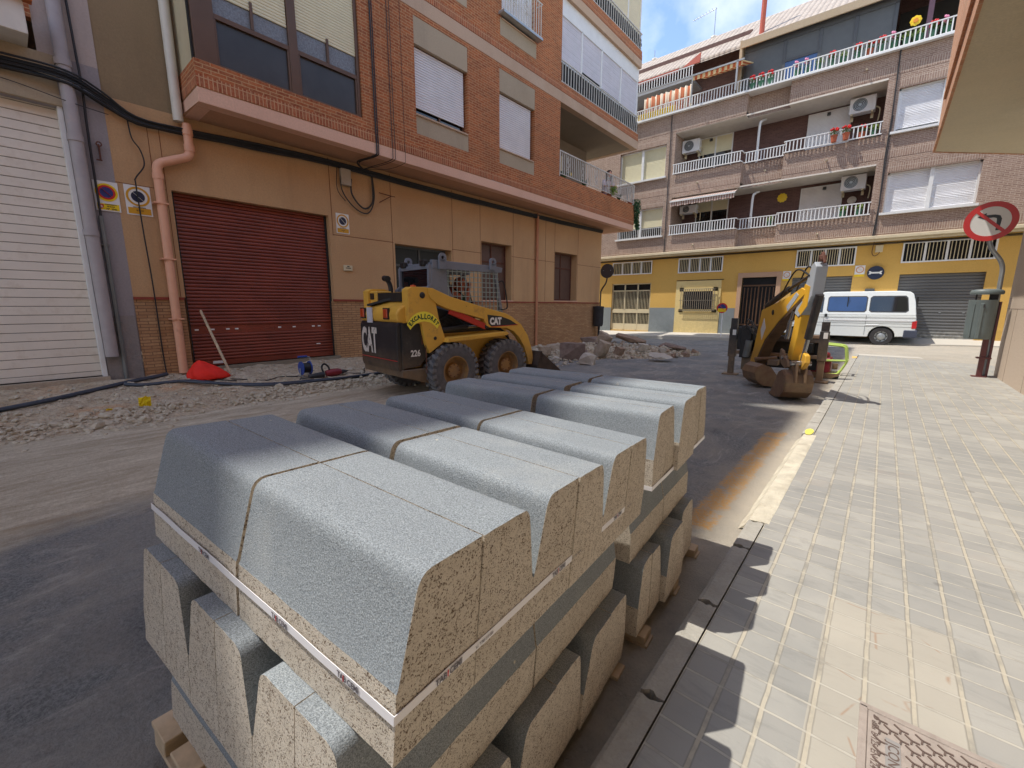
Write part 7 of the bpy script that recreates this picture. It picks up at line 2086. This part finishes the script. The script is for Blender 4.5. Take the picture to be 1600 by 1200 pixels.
pl3([(1.98, .56), (2.08, .62), (2.2, .58), (2.22, .48), (2.12, .38), (2.0, .40)], .0, .06, 'bucket_link', 'bh_yellow', bevel=.01)
mb = MB(); mb.tube([P0 + dd * 1.76 + UZ * .50 - nn2 * .13, P0 + dd * 1.76 + UZ * .50 + nn2 * .13], .03, 10); mb.tube([P0 + dd * 2.08 + UZ * .46 - nn2 * .12, P0 + dd * 2.08 + UZ * .46 + nn2 * .12], .035, 10); mb.each('link_pin', 'chrome', bh)
pl3([(1.86, .46), (2.14, .46), (2.16, .2), (1.92, .18)], -.07, -.04, 'hanger_plate', 'bh_tan'); pl3([(1.86, .46), (2.14, .46), (2.16, .2), (1.92, .18)], .04, .07, 'hanger_plate', 'bh_tan')
def bucket(o, dx, dn, w_, s, par, label=None):
    prof = [(.0, .0), (.26, -.015), (.50, .03), (.64, .14), (.68, .28), (.63, .40), (.52, .46)]
    th = [(.0, .02), (.25, .012), (.47, .06), (.60, .16), (.63, .28), (.59, .37), (.50, .43)]
    mb = MB()
    mb.prism([(a * s, b * s) for a, b in prof] + [(a * s, b * s) for a, b in th[::-1]], o, dx, UZ, dn, -w_ / 2, w_ / 2)
    sh_ = mb.build('bucket', 'bh_rust', par)
    for q in (-1, 1):
        mb = MB(); mb.prism([(a * s, b * s) for a, b in [(.06, .0), (.26, -.01), (.50, .035), (.63, .14), (.67, .28), (.62, .39), (.50, .45), (.36, .40), (.22, .22)]], o, dx, UZ, dn, q * w_ / 2 - .012, q * w_ / 2 + .012); mb.build('side_plate', 'bh_rust', sh_)
    mb = MB()
    for k in range(4):
        y = -w_ / 2 + w_ * (k + .5) / 4
        mb.prism([(-.10 * s, -.004), (.08 * s, -.012), (.08 * s, .03), (.0, .025)], o, dx, UZ, dn, y - .022, y + .022)
    mb.build('teeth', 'bh_tan', sh_)
    return sh_
gz = zroad(-1, 7.2)
bucket(P0 + dd * 1.50 + UZ * (gz + .015), dd, nn2, .32, .92, bh)
sb = thing('spare_bucket', 'spare rusty digging bucket lying on the road behind the attached one', 'bucket', (-1.45, 8.05, gz))
bucket(Vector((-1.17, 8.12, zroad(-1.3, 8) + .02)), Vector((-.75, -.66, 0)).normalized(), Vector((.66, -.75, 0)).normalized(), .36, .80, sb)
mb = MB(); mb.tube([(-1.52, 7.9, .36), (-1.25, 8.1, .38)], .03, 8); mb.box(-1.34, -1.20, 7.9, 8.1, .28, .36); mb.each('hinge_ear', 'bh_rust', sb)
# small machine with a lime frame behind the attachment
pc = thing('compactor', 'small machine with a lime green tubular guard behind the backhoe', 'machine', (-.6, 9.7, -.08))
mb = MB()
M['lime'] = simple('lime_green_tube', lin(184, 210, 104), .45, var=.08)
for y in (9.5, 9.8):
    mb.tube(elbowpath([(-.95, y, .0), (-.50, y, .02), (-.40, y, .24), (-.44, y, .52), (-.95, y, .56)], .06), .018, 8)
mb.tube([(-.42, 9.5, .27), (-.95, 9.5, .24)], .018, 8); mb.tube([(-.40, 9.5, .26), (-.40, 9.8, .26)], .018, 8)
mb.build('guard_frame', 'lime', pc, smooth=True)
mb = MB(); mb.box(-1.05, -.62, 9.5, 9.85, .02, .30); mb.lathe([(.001, 0), (.1, 0), (.1, .08), (.001, .1)], (-.75, 9.65, .3), (0, 0, 1), 14); mb.build('engine', 'maroon', pc, bevel=.02)
mb = MB(); mb.prism([(-.12, .0), (.0, -.06), (.5, -.06), (.62, .0), (.6, .03), (-.1, .03)], (-1.1, 9.65, .0), (1, 0, 0), (0, 0, 1), (0, 1, 0), -.2, .2); mb.box(-.60, -.52, 9.55, 9.65, .1, .2); mb.build('base_plate', 'bh_tan', pc)

# ------------------------------------------------------------------ van
vn = thing('van', 'white passenger van parked in front of the grey garage shutters, seen from the side', 'van', (-1.2, 19.4, -.05))
van_paint = simple('white_van_paint', lin(228, 232, 230), .28, var=.02, spec=.6)
XRr = .80
def vx(u): return XRr - u
zg = -.05
VY0 = 18.52; VWd = 1.60
def hw(z): return VWd / 2 - max(0, z - .92) * .20
def vanprism(poly, nm, mat, par, grow=0.0, bevel=.0):
    yc = VY0 + VWd / 2; n = len(poly); vs = []
    for s_ in (-1, 1):
        for u, z in poly: vs.append((vx(u), yc + s_ * (hw(z) + grow), z))
    fs = [tuple(range(n)), tuple(range(n, 2 * n))[::-1]] + [(i, (i + 1) % n, n + (i + 1) % n, n + i) for i in range(n)]
    mb = MB(); mb.add(vs, fs); return mb.build(nm, mat, par, bevel=bevel, seg=3)
def arch(u0, r, n=12, z0=.24): return [(u0 + r * math.cos(R(a)), z0 + r * math.sin(R(a))) for a in [180 - 180 * i / n for i in range(n + 1)]]
wz = .24
ra, rf_ = .80, 3.05
low = [(.03, .92), (.0, .70), (.0, .50), (.02, .27), (ra - .36, .25)] + [(ra - .34 * math.cos(R(a)), wz + .34 * math.sin(R(a))) for a in range(0, 181, 15)] + [(ra + .36, .22), (rf_ - .36, .22)] + [(rf_ - .34 * math.cos(R(a)), wz + .34 * math.sin(R(a))) for a in range(0, 181, 15)] + [(rf_ + .36, .25), (3.98, .30), (4.02, .50), (3.95, .72), (3.62, .92)]
low = [(u, z) for u, z in low]
vanprism(low, 'lower_body', van_paint, vn, bevel=.02)
upp = [(.03, .92), (.09, 1.35), (.16, 1.60), (.24, 1.67), (.5, 1.70), (2.4, 1.70), (2.62, 1.66), (2.80, 1.55), (3.35, 1.02), (3.62, .92)]
ub = vanprism(upp, 'upper_body', van_paint, vn, bevel=.025)
def vwin(poly, nm='side_window', mat='glass_clear', inner=None):
    for s_ in (-1, 1):
        yc = VY0 + VWd / 2
        for grow, pp, mt, nme, par in ((.004, poly, 'dark_frame', 'window_seal', ub),):
            mb = MB(); n = len(pp)
            vs = [(vx(u), yc + s_ * (hw(z) + grow), z) for u, z in pp] + [(vx(u), yc + s_ * (hw(z) - .02), z) for u, z in pp]
            mb.add(vs, [tuple(range(n)), tuple(range(n, 2 * n))[::-1]] + [(i, (i + 1) % n, n + (i + 1) % n, n + i) for i in range(n)])
            f = mb.build(nme, mt, par)
        cu = sum(u for u, z in poly) / len(poly); cz = sum(z for u, z in poly) / len(poly)
        pp = [(cu + (u - cu) * .95, cz + (z - cz) * .88) for u, z in poly]; n = len(pp)
        mb = MB(); vs = [(vx(u), yc + s_ * (hw(z) + .0065), z) for u, z in pp]
        mb.add(vs, [tuple(range(n))]); g_ = mb.build('pane', mat, f)
    return
def rrect(u0, u1, z0, z1, r=.06, lean=0):
    return [(u0 + r, z0), (u1 - r, z0), (u1, z0 + r), (u1, z1 - r), (u1 - r, z1), (u0 + r + lean, z1), (u0 + lean, z1 - r), (u0, z0 + r)]
vwin(rrect(.22, 1.20, 1.02, 1.55, .06, .06)); vwin(rrect(1.26, 2.33, 1.02, 1.55, .05), mat='glass_blue'); vwin([(2.44, 1.0), (3.10, 1.0), (3.12, 1.06), (2.76, 1.46), (2.62, 1.52), (2.44, 1.52)])  # blue of the middle pane is a reflection put into the glass colour
mb = MB()
yn = VY0 - .003
for u in (1.24, 2.38): mb.box(vx(u) - .004, vx(u) + .004, yn - .002, yn + .02, .28, .92)
for z in (.84, .66, .56): mb.box(vx(3.7), vx(.02), yn - .001, yn + .01, z, z + .006)
mb.build('panel_gaps', 'grey_panel', vn)
mb = MB(); mb.box(vx(2.36), vx(2.30), yn - .03, yn, .86, .96); mb.build('door_handle', 'sign_black', vn)
mb = MB(); mb.box(vx(.28), vx(-.06), VY0 - .02, VY0 + VWd + .02, .22, .48); mb.box(vx(4.1), vx(3.75), VY0 - .02, VY0 + VWd + .02, .22, .46); mb.each('bumper', simple('blue_grey_bumper', lin(64, 70, 88), .5), vn, bevel=.03)
mb = MB(); mb.box(vx(.10), vx(-.015), VY0 - .012, VY0 + .2, .52, .76); mb.box(vx(.10), vx(-.015), VY0 + VWd - .2, VY0 + VWd + .012, .52, .76); mb.each('tail_lamp', simple('red_lens', lin(190, 30, 34), .25), vn, bevel=.01)
mb = MB(); mb.box(vx(.09), vx(.03), VY0 + .2, VY0 + VWd - .2, 1.02, 1.5); mb.build('rear_window', 'glass_clear', vn)
mb = MB(); mb.add([(vx(2.83), VY0 + .2, 1.53), (vx(3.37), VY0 + .12, 1.02), (vx(3.37), VY0 + VWd - .12, 1.02), (vx(2.83), VY0 + VWd - .2, 1.53)], [(0, 1, 2, 3)]); o = mb.build('windscreen', 'glass_clear', vn); o.location.z += .015; o.location.x -= .015
for u in (ra, rf_):
    for y, s_ in ((VY0 + .10, -1), (VY0 + VWd - .10, 1)):
        c = Vector((vx(u), y, wz)); n = Vector((0, s_, 0))
        mb = MB(); mb.lathe([(.17, -.09), (.28, -.09), (.295, -.06), (.295, .06), (.28, .09), (.17, .09), (.17, -.09)], c, n, 32); wh = mb.build('wheel', 'dusty_black', vn, smooth=True)
        mb = MB(); mb.lathe([(.19, .085), (.18, .05), (.13, .045), (.10, .075), (.05, .085), (.001, .085)], c, n, 24); mb.build('rim', 'galv', wh, smooth=True)
        mb = MB(); mb.lathe([(.12, .05), (.115, .07)], c, n, 16)
        for k in range(8):
            a = k * math.pi / 4; mb.disc(c + n * .055 + Vector((math.cos(a), 0, math.sin(a))) * .145, n, .018, 8)
        mb.build('rim_holes', 'sign_black', wh)
mb = MB(); mb.box(vx(1.78) - .012, vx(1.78) + .012, VY0 - .001 + .05, VY0 + .1, 1.03, 1.54); mb.build('window_bar', 'sign_black', vn)
mb = MB(); mb.tube([(vx(.9), VY0 - .004, .62), (vx(1.25), VY0 - .004, .60)], .012, 6); mb.box(vx(2.36), vx(.05), VY0 - .012, VY0 + .01, .74, .775); mb.build('side_rail', 'white_pvc', vn)
mb = MB(); mb.box(vx(1.2), vx(.4), VY0 + .25, VY0 + VWd - .25, .2, .9); mb.box(vx(3.4), vx(1.25), VY0 + .15, VY0 + VWd - .15, .2, .4); mb.build('underbody', 'mach_dark', vn)

# ------------------------------------------------------------------ rubble heap and loose things on the ground
rnd = random.Random(31)
hp = (-6.15, 11.2)
def zheap(x, y):
    d = ((x - hp[0]) / 2.3) ** 2 + ((y - hp[1] - .35 * (x - hp[0])) / 1.9) ** 2
    return zroad(x, y) + max(0, 1 - d) * (.20 + .10 * mnoise.noise(Vector((x * 2, y * 2, 3)))) + (.02 * mnoise.noise(Vector((x * 8, y * 8, 1))) if d < 1.1 else -.02)
mb = MB(); mb.add(*heightfield(-8.9, -3.5, 8.8, 14.2, 90, 90, zheap)); o = mb.build('rubble_bed', 'dirt', smooth=True); o['kind'] = 'stuff'; tag(o, 'low heap of earth and crushed concrete at the street corner', 'rubble')
sp = []
for i in range(1700):
    a = rnd.uniform(0, 6.28); r = rnd.random() ** .5
    x = hp[0] + 2.45 * r * math.cos(a); y = hp[1] + 2.1 * r * math.sin(a) + .35 * (x - hp[0])
    sp.append((x, y, zheap(x, y)))
for i in range(350):
    x = rnd.uniform(-8.4, -5.2); y = rnd.uniform(6.5, 10); sp.append((x, y, max(zdirt(x, y), zroad(x, y))))
g = rocks('crushed_concrete', sp, 'gravel', .02, .075, .7, 3); g['kind'] = 'stuff'; tag(g, 'small crushed pieces scattered over the rubble heap', 'rubble')
def chunk(nm, label, mat, c, size, rot, seed, grp=None):
    rc = random.Random(seed * 13 + 5)
    bm = bmesh.new(); bmesh.ops.create_cube(bm, size=1.0)
    for q in range(9):
        n = Vector((rc.choice((-1, 1)) * rc.uniform(.25, 1), rc.choice((-1, 1)) * rc.uniform(.25, 1), rc.uniform(-.55, .55))).normalized()
        d = rc.uniform(.40, .56)
        g_ = bm.verts[:] + bm.edges[:] + bm.faces[:]
        r_ = bmesh.ops.bisect_plane(bm, geom=g_, plane_co=n * d, plane_no=n, clear_outer=True)
        ed = [e_ for e_ in r_['geom_cut'] if isinstance(e_, bmesh.types.BMEdge)]
        if ed: bmesh.ops.contextual_create(bm, geom=ed)
    bmesh.ops.triangulate(bm, faces=bm.faces[:])
    bmesh.ops.subdivide_edges(bm, edges=bm.edges[:], cuts=2, use_grid_fill=True)
    for v in bm.verts:
        q = v.co.copy(); p = Vector((q.x * size[0], q.y * size[1], q.z * size[2]))
        k_ = min(size) * .10
        p += Vector([mnoise.noise(p * 9 + Vector((seed * 3.3 + k * 7, seed, k * 2.2))) for k in range(3)]) * k_ + Vector([mnoise.noise(p * 30 + Vector((seed, k * 5, 1))) for k in range(3)]) * k_ * .5
        v.co = p
    me = bpy.data.meshes.new(nm); bm.to_mesh(me); bm.free(); me.materials.append(M[mat])
    o = bpy.data.objects.new(nm, me); COL.objects.link(o); o.location = c; o.rotation_euler = rot
    tag(o, label, 'rubble', grp); return o
big = [('large dark squarish slab of broken asphalt standing at the front left of the rubble heap', 'rubble_dark', (-5.72, 8.95, .10), (.62, .22, .42), (.12, 0, .5)),
       ('tilted pale slab standing up in the middle of the rubble heap', 'rubble', (-6.15, 11.3, .24), (.40, .18, .36), (.3, .45, .5)),
       ('long flat brown slab lying on top of the rubble heap, right of the upright one', 'rubble_brown', (-5.45, 11.6, .26), (.85, .4, .14), (.1, .22, .2)),
       ('flat pale paving fragment at the right front of the rubble heap', 'rubble_light', (-3.95, 10.1, .02), (.55, .42, .07), (.12, .05, .4)),
       ('rounded pale lump in front of the dark slab', 'rubble_light', (-4.95, 8.4, .03), (.34, .26, .22), (0, .2, .3)),
       ('wide dark asphalt slab at the back of the heap near the wall corner', 'rubble_dark', (-7.2, 12.6, .12), (1.1, .5, .16), (.05, -.08, .15)),
       ('leaning grey block beside the dark squarish slab', 'rubble', (-5.25, 9.6, .14), (.3, .22, .38), (.3, .3, .8)),
       ('small brown block low in the centre of the heap', 'rubble_brown', (-4.95, 9.9, .10), (.24, .2, .18), (.1, .3, .2)),
       ('pale chunk at the foot of the long brown slab', 'rubble_light', (-4.75, 10.9, .12), (.3, .22, .18), (.2, .1, 1.2)),
       ('dark slab fragment on the far right slope of the heap', 'rubble_dark', (-4.35, 12.1, .08), (.6, .3, .1), (.1, .15, .3)),
       ('grey lump left of the dark squarish slab beside the loader bucket', 'rubble', (-6.6, 9.0, .06), (.32, .25, .2), (0, 0, 1)),
       ('broad grey fragment in front of the loader bucket', 'rubble', (-6.9, 9.8, .06), (.42, .3, .16), (.2, 0, .3))]
for i, (lb_, mt, c, s_, r) in enumerate(big): chunk('concrete_chunk', lb_, mt, c, s_, r, i + 1)
for i in range(46):
    a = rnd.uniform(0, 6.28); r = rnd.random() ** .6
    x = hp[0] + 2.2 * r * math.cos(a) + .3; y = hp[1] + 1.8 * r * math.sin(a) + .35 * (x - hp[0])
    s = rnd.uniform(.09, .22)
    chunk('concrete_piece', 'hand sized broken concrete piece lying among the crushed rubble of the heap', rnd.choice(['rubble', 'rubble_light', 'rubble_brown', 'rubble_dark']), (x, y, zheap(x, y) + s * .25), (s, s * rnd.uniform(.6, .9), s * rnd.uniform(.4, .8)), (rnd.uniform(-.5, .5), rnd.uniform(-.5, .5), rnd.uniform(0, 3)), 40 + i, 'loose pieces on the rubble heap')
for i in range(10):
    x = rnd.uniform(-8.0, -5.5); y = rnd.uniform(6.8, 9.3); s = rnd.uniform(.1, .2)
    chunk('concrete_piece', 'broken concrete piece lying on the bare earth in front of the loader bucket', rnd.choice(['rubble', 'rubble_light']), (x, y, max(zdirt(x, y), zroad(x, y)) + s * .25), (s, s * .8, s * .6), (rnd.uniform(-.5, .5), 0, rnd.uniform(0, 3)), 90 + i, 'loose pieces in front of the loader')
t = thing('litter_piece', 'flat yellow strip lying on the earth between loader bucket and rubble', 'litter', (-7.6, 10.8, 0)); mb = MB(); mb.obox((-7.4, 10.9, zdirt(-7.4, 10.9) + .07), (1, .2, .05), (0, 1, 0), (0, 0, 1), .28, .05, .02); mb.build('strip', 'yellow_plastic', t)

def zg_(x, y): return max(zdirt(x, y), zroad(x, y))
# red bag
t = thing('red_bag', 'bright red cloth bag slumped against the foot of the red shutter', 'bag', (-8.3, 2.35, .1))
bm = bmesh.new(); bmesh.ops.create_icosphere(bm, subdivisions=4, radius=1)
for v in bm.verts:
    p = v.co.copy(); hgt = max(0, p.z)
    f = 1 - .55 * hgt ** 1.5
    fold = .10 * mnoise.noise(Vector((p.x * 2.6, p.y * 2.6, p.z * 1.4)) + Vector((5, 5, 5))) + .05 * math.sin(math.atan2(p.y, p.x) * 7 + p.z * 3)
    v.co = Vector((p.x * .19 * f * (1 + fold), p.y * .28 * f * (1 + fold) + hgt * -.12, max(-.02, p.z * .27 + fold * .12)))
me = bpy.data.meshes.new('sack'); bm.to_mesh(me); bm.free()
me.materials.append(M['red_bag']); o = bpy.data.objects.new('sack', me); COL.objects.link(o); o.parent = t; o.location = (0, 0, .0)
for p in me.polygons: p.use_smooth = True
t.location = (-8.02, 1.96, zg_(-8.02, 1.96) + .02)
t = thing('wooden_stick', 'long wooden handle leaning against the red shutter', 'stick', (-8.2, 2.72, .1))
mb = MB(); mb.tube([(-8.12, 2.28, zg_(-8.12, 2.28)), (-8.66, 2.10, 1.12)], .020, 8); mb.tube([(-8.12, 2.28, zg_(-8.12, 2.28)), (-8.18, 2.26, .18)], [.012, .022], 8); mb.build('shaft', 'wood', t, smooth=True)
# conduits
def pipe_on(pts, r, lift=.0): return [(x, y, zg_(x, y) + r + lift) for x, y in pts]
hs = thing('conduit_pipe', 'long blue grey corrugated conduit lying along the dug up edge of the street', 'pipe', (-8, 2, .05))
mb = MB(); mb.tube(curve(pipe_on([(-6.6, -2.2), (-7.35, -.2), (-7.85, .5), (-8.2, 1.0), (-8.42, 1.35), (-8.55, 1.52)], .028)), .028, 8); mb.build('pipe', 'hose', hs, smooth=True)
h2 = thing('conduit_pipe', 'second conduit running from the drainpipe foot past the tools towards the loader', 'pipe', (-7.5, 3, .05))
mb = MB(); mb.tube(curve(pipe_on([(-8.1, .95), (-7.95, 1.15), (-7.8, 1.6), (-7.35, 2.05), (-7.0, 2.5), (-6.85, 3.0), (-6.82, 3.8), (-6.95, 4.6), (-7.2, 5.6)], .025)), .025, 8)
mb.tube(curve(pipe_on([(-7.8, 1.5), (-7.4, 1.95), (-6.95, 2.4), (-6.78, 3.1), (-6.78, 3.9), (-6.9, 4.6)], .018, .02)), .018, 8); mb.build('pipe', 'hose', h2, smooth=True)
wr = thing('cable', 'thin black electric cable trailing between the red bag and the cable reel', 'cable', (-7.9, 3, .1))
mb = MB(); mb.tube(curve(pipe_on([(-7.9, 2.1), (-7.6, 2.35), (-7.5, 2.6), (-7.6, 2.85), (-7.4, 3.05)], .008)), .008, 6); mb.tube(curve(pipe_on([(-7.2, 3.8), (-7.1, 4.1), (-7.5, 4.4), (-7.4, 5.0)], .008)), .008, 6)
mb.tube(curve(pipe_on([(-7.7, 1.8), (-7.5, 1.95), (-7.8, 2.0), (-7.6, 2.2)], .008, .01)), .008, 6); mb.each('wire', 'black', wr)
# cable reel
cx, cy_ = -7.35, 3.17; zc_ = zg_(cx, cy_)
rl = thing('cable_reel', 'blue cable reel with a carrying handle standing in front of the red shutter', 'cable reel', (cx, cy_, zc_))
mb = MB()
for y in (-.075, .065): mb.lathe([(.001, 0), (.115, 0), (.115, .012), (.001, .012)], (cx, cy_ + y, zc_ + .14), (0, 1, 0), 24)
mb.each('flange', 'blue_plastic', rl)
mb = MB()
for k in range(6):
    mb.ring((cx, cy_ - .055 + k * .022, zc_ + .14), (0, 1, 0), .03, .085, 20, None, .019)
mb.build('wound_cable', 'cable', rl)
mb = MB(); mb.tube(elbowpath([(cx, cy_ + .09, zc_ + .02), (cx, cy_ + .09, zc_ + .32), (cx, cy_ - .09, zc_ + .33)], .03), .010, 8); mb.tube([(cx - .12, cy_ + .09, zc_ + .01), (cx + .12, cy_ + .09, zc_ + .01)], .010, 6); mb.tube([(cx - .12, cy_ - .09, zc_ + .01), (cx + .12, cy_ - .09, zc_ + .01)], .010, 6); mb.tube([(cx, cy_ - .09, zc_), (cx, cy_ - .09, zc_ + .14)], .009, 6)
mb.build('stand', 'galv', rl)
mb = MB(); mb.tube([(cx, cy_ - .11, zc_ + .335), (cx, cy_ + .04, zc_ + .335)], .017, 8); mb.build('grip', 'blue_plastic', rl)
# breaker hammer
bx0, by0 = -7.14, 3.48; zb0 = zg_(bx0, by0) + .06
br = thing('demolition_hammer', 'dusty dark red electric demolition hammer lying beside the blue cable reel', 'power tool', (bx0, by0, zb0 - .06))
mb = MB(); mb.lathe([(.001, -.14), (.05, -.13), (.065, -.05), (.062, .08), (.045, .13), (.001, .14)], (bx0, by0 + .07, zb0 + .02), (.1, 1, .05), 14); mb.build('motor_casing', 'maroon', br, smooth=True)
mb = MB(); mb.lathe([(.001, -.16), (.03, -.15), (.045, -.02), (.05, .1), (.001, .12)], (bx0 - .01, by0 - .20, zb0), (.1, 1, .05), 12); mb.tube([(bx0, by0 - .34, zb0 - .02), (bx0 - .02, by0 - .50, zb0 - .03)], .012, 8); mb.lathe([(.04, 0), (.03, .06), (.001, .14)], (bx0 + .02, by0 + .2, zb0 + .02), (.1, 1, .05), 10); mb.each('barrel', 'dusty_black', br, smooth=True)
mb = MB(); mb.tube(curve([(bx0, by0 - .10, zb0 + .03), (bx0 - .02, by0 - .12, zb0 + .13), (bx0 - .02, by0 - .07, zb0 + .18), (bx0, by0 - .01, zb0 + .12), (bx0, by0, zb0 + .03)]), .016, 8); mb.build('handle', 'black', br, smooth=True)
# yellow scraps
for i, (x, y, s, lb_) in enumerate(((-6.78, .95, .085, 'yellow plastic bag scrap standing up in the rubble strip, largest of three'), (-6.75, .62, .04, 'small yellow scrap flat in the rubble strip, leftmost of three'), (-6.68, .78, .035, 'small yellow scrap in the rubble strip, between the other two'))):
    t = thing('plastic_scrap', lb_, 'litter', (x, y, zg_(x, y)))
    vs = []; fs = []
    for j in range(6):
        for k in range(6):
            u = k / 5 - .5; v = j / 5
            vs.append((x + .35 * s * v + .3 * s * mnoise.noise(Vector((u * 4, v * 4, i))), y + u * s * 1.4, zg_(x, y) + (v * s * (1.5 if i == 0 else .5)) + .3 * s * mnoise.noise(Vector((u * 4, v * 4, i + 5))) * v + .01))
    for j in range(5):
        for k in range(5): a = j * 6 + k; fs.append((a, a + 1, a + 7, a + 6))
    mb = MB(); mb.add(vs, fs); o = mb.build('sheet', 'yellow_plastic', t); sd = o.modifiers.new('s', 'SOLIDIFY'); sd.thickness = .003
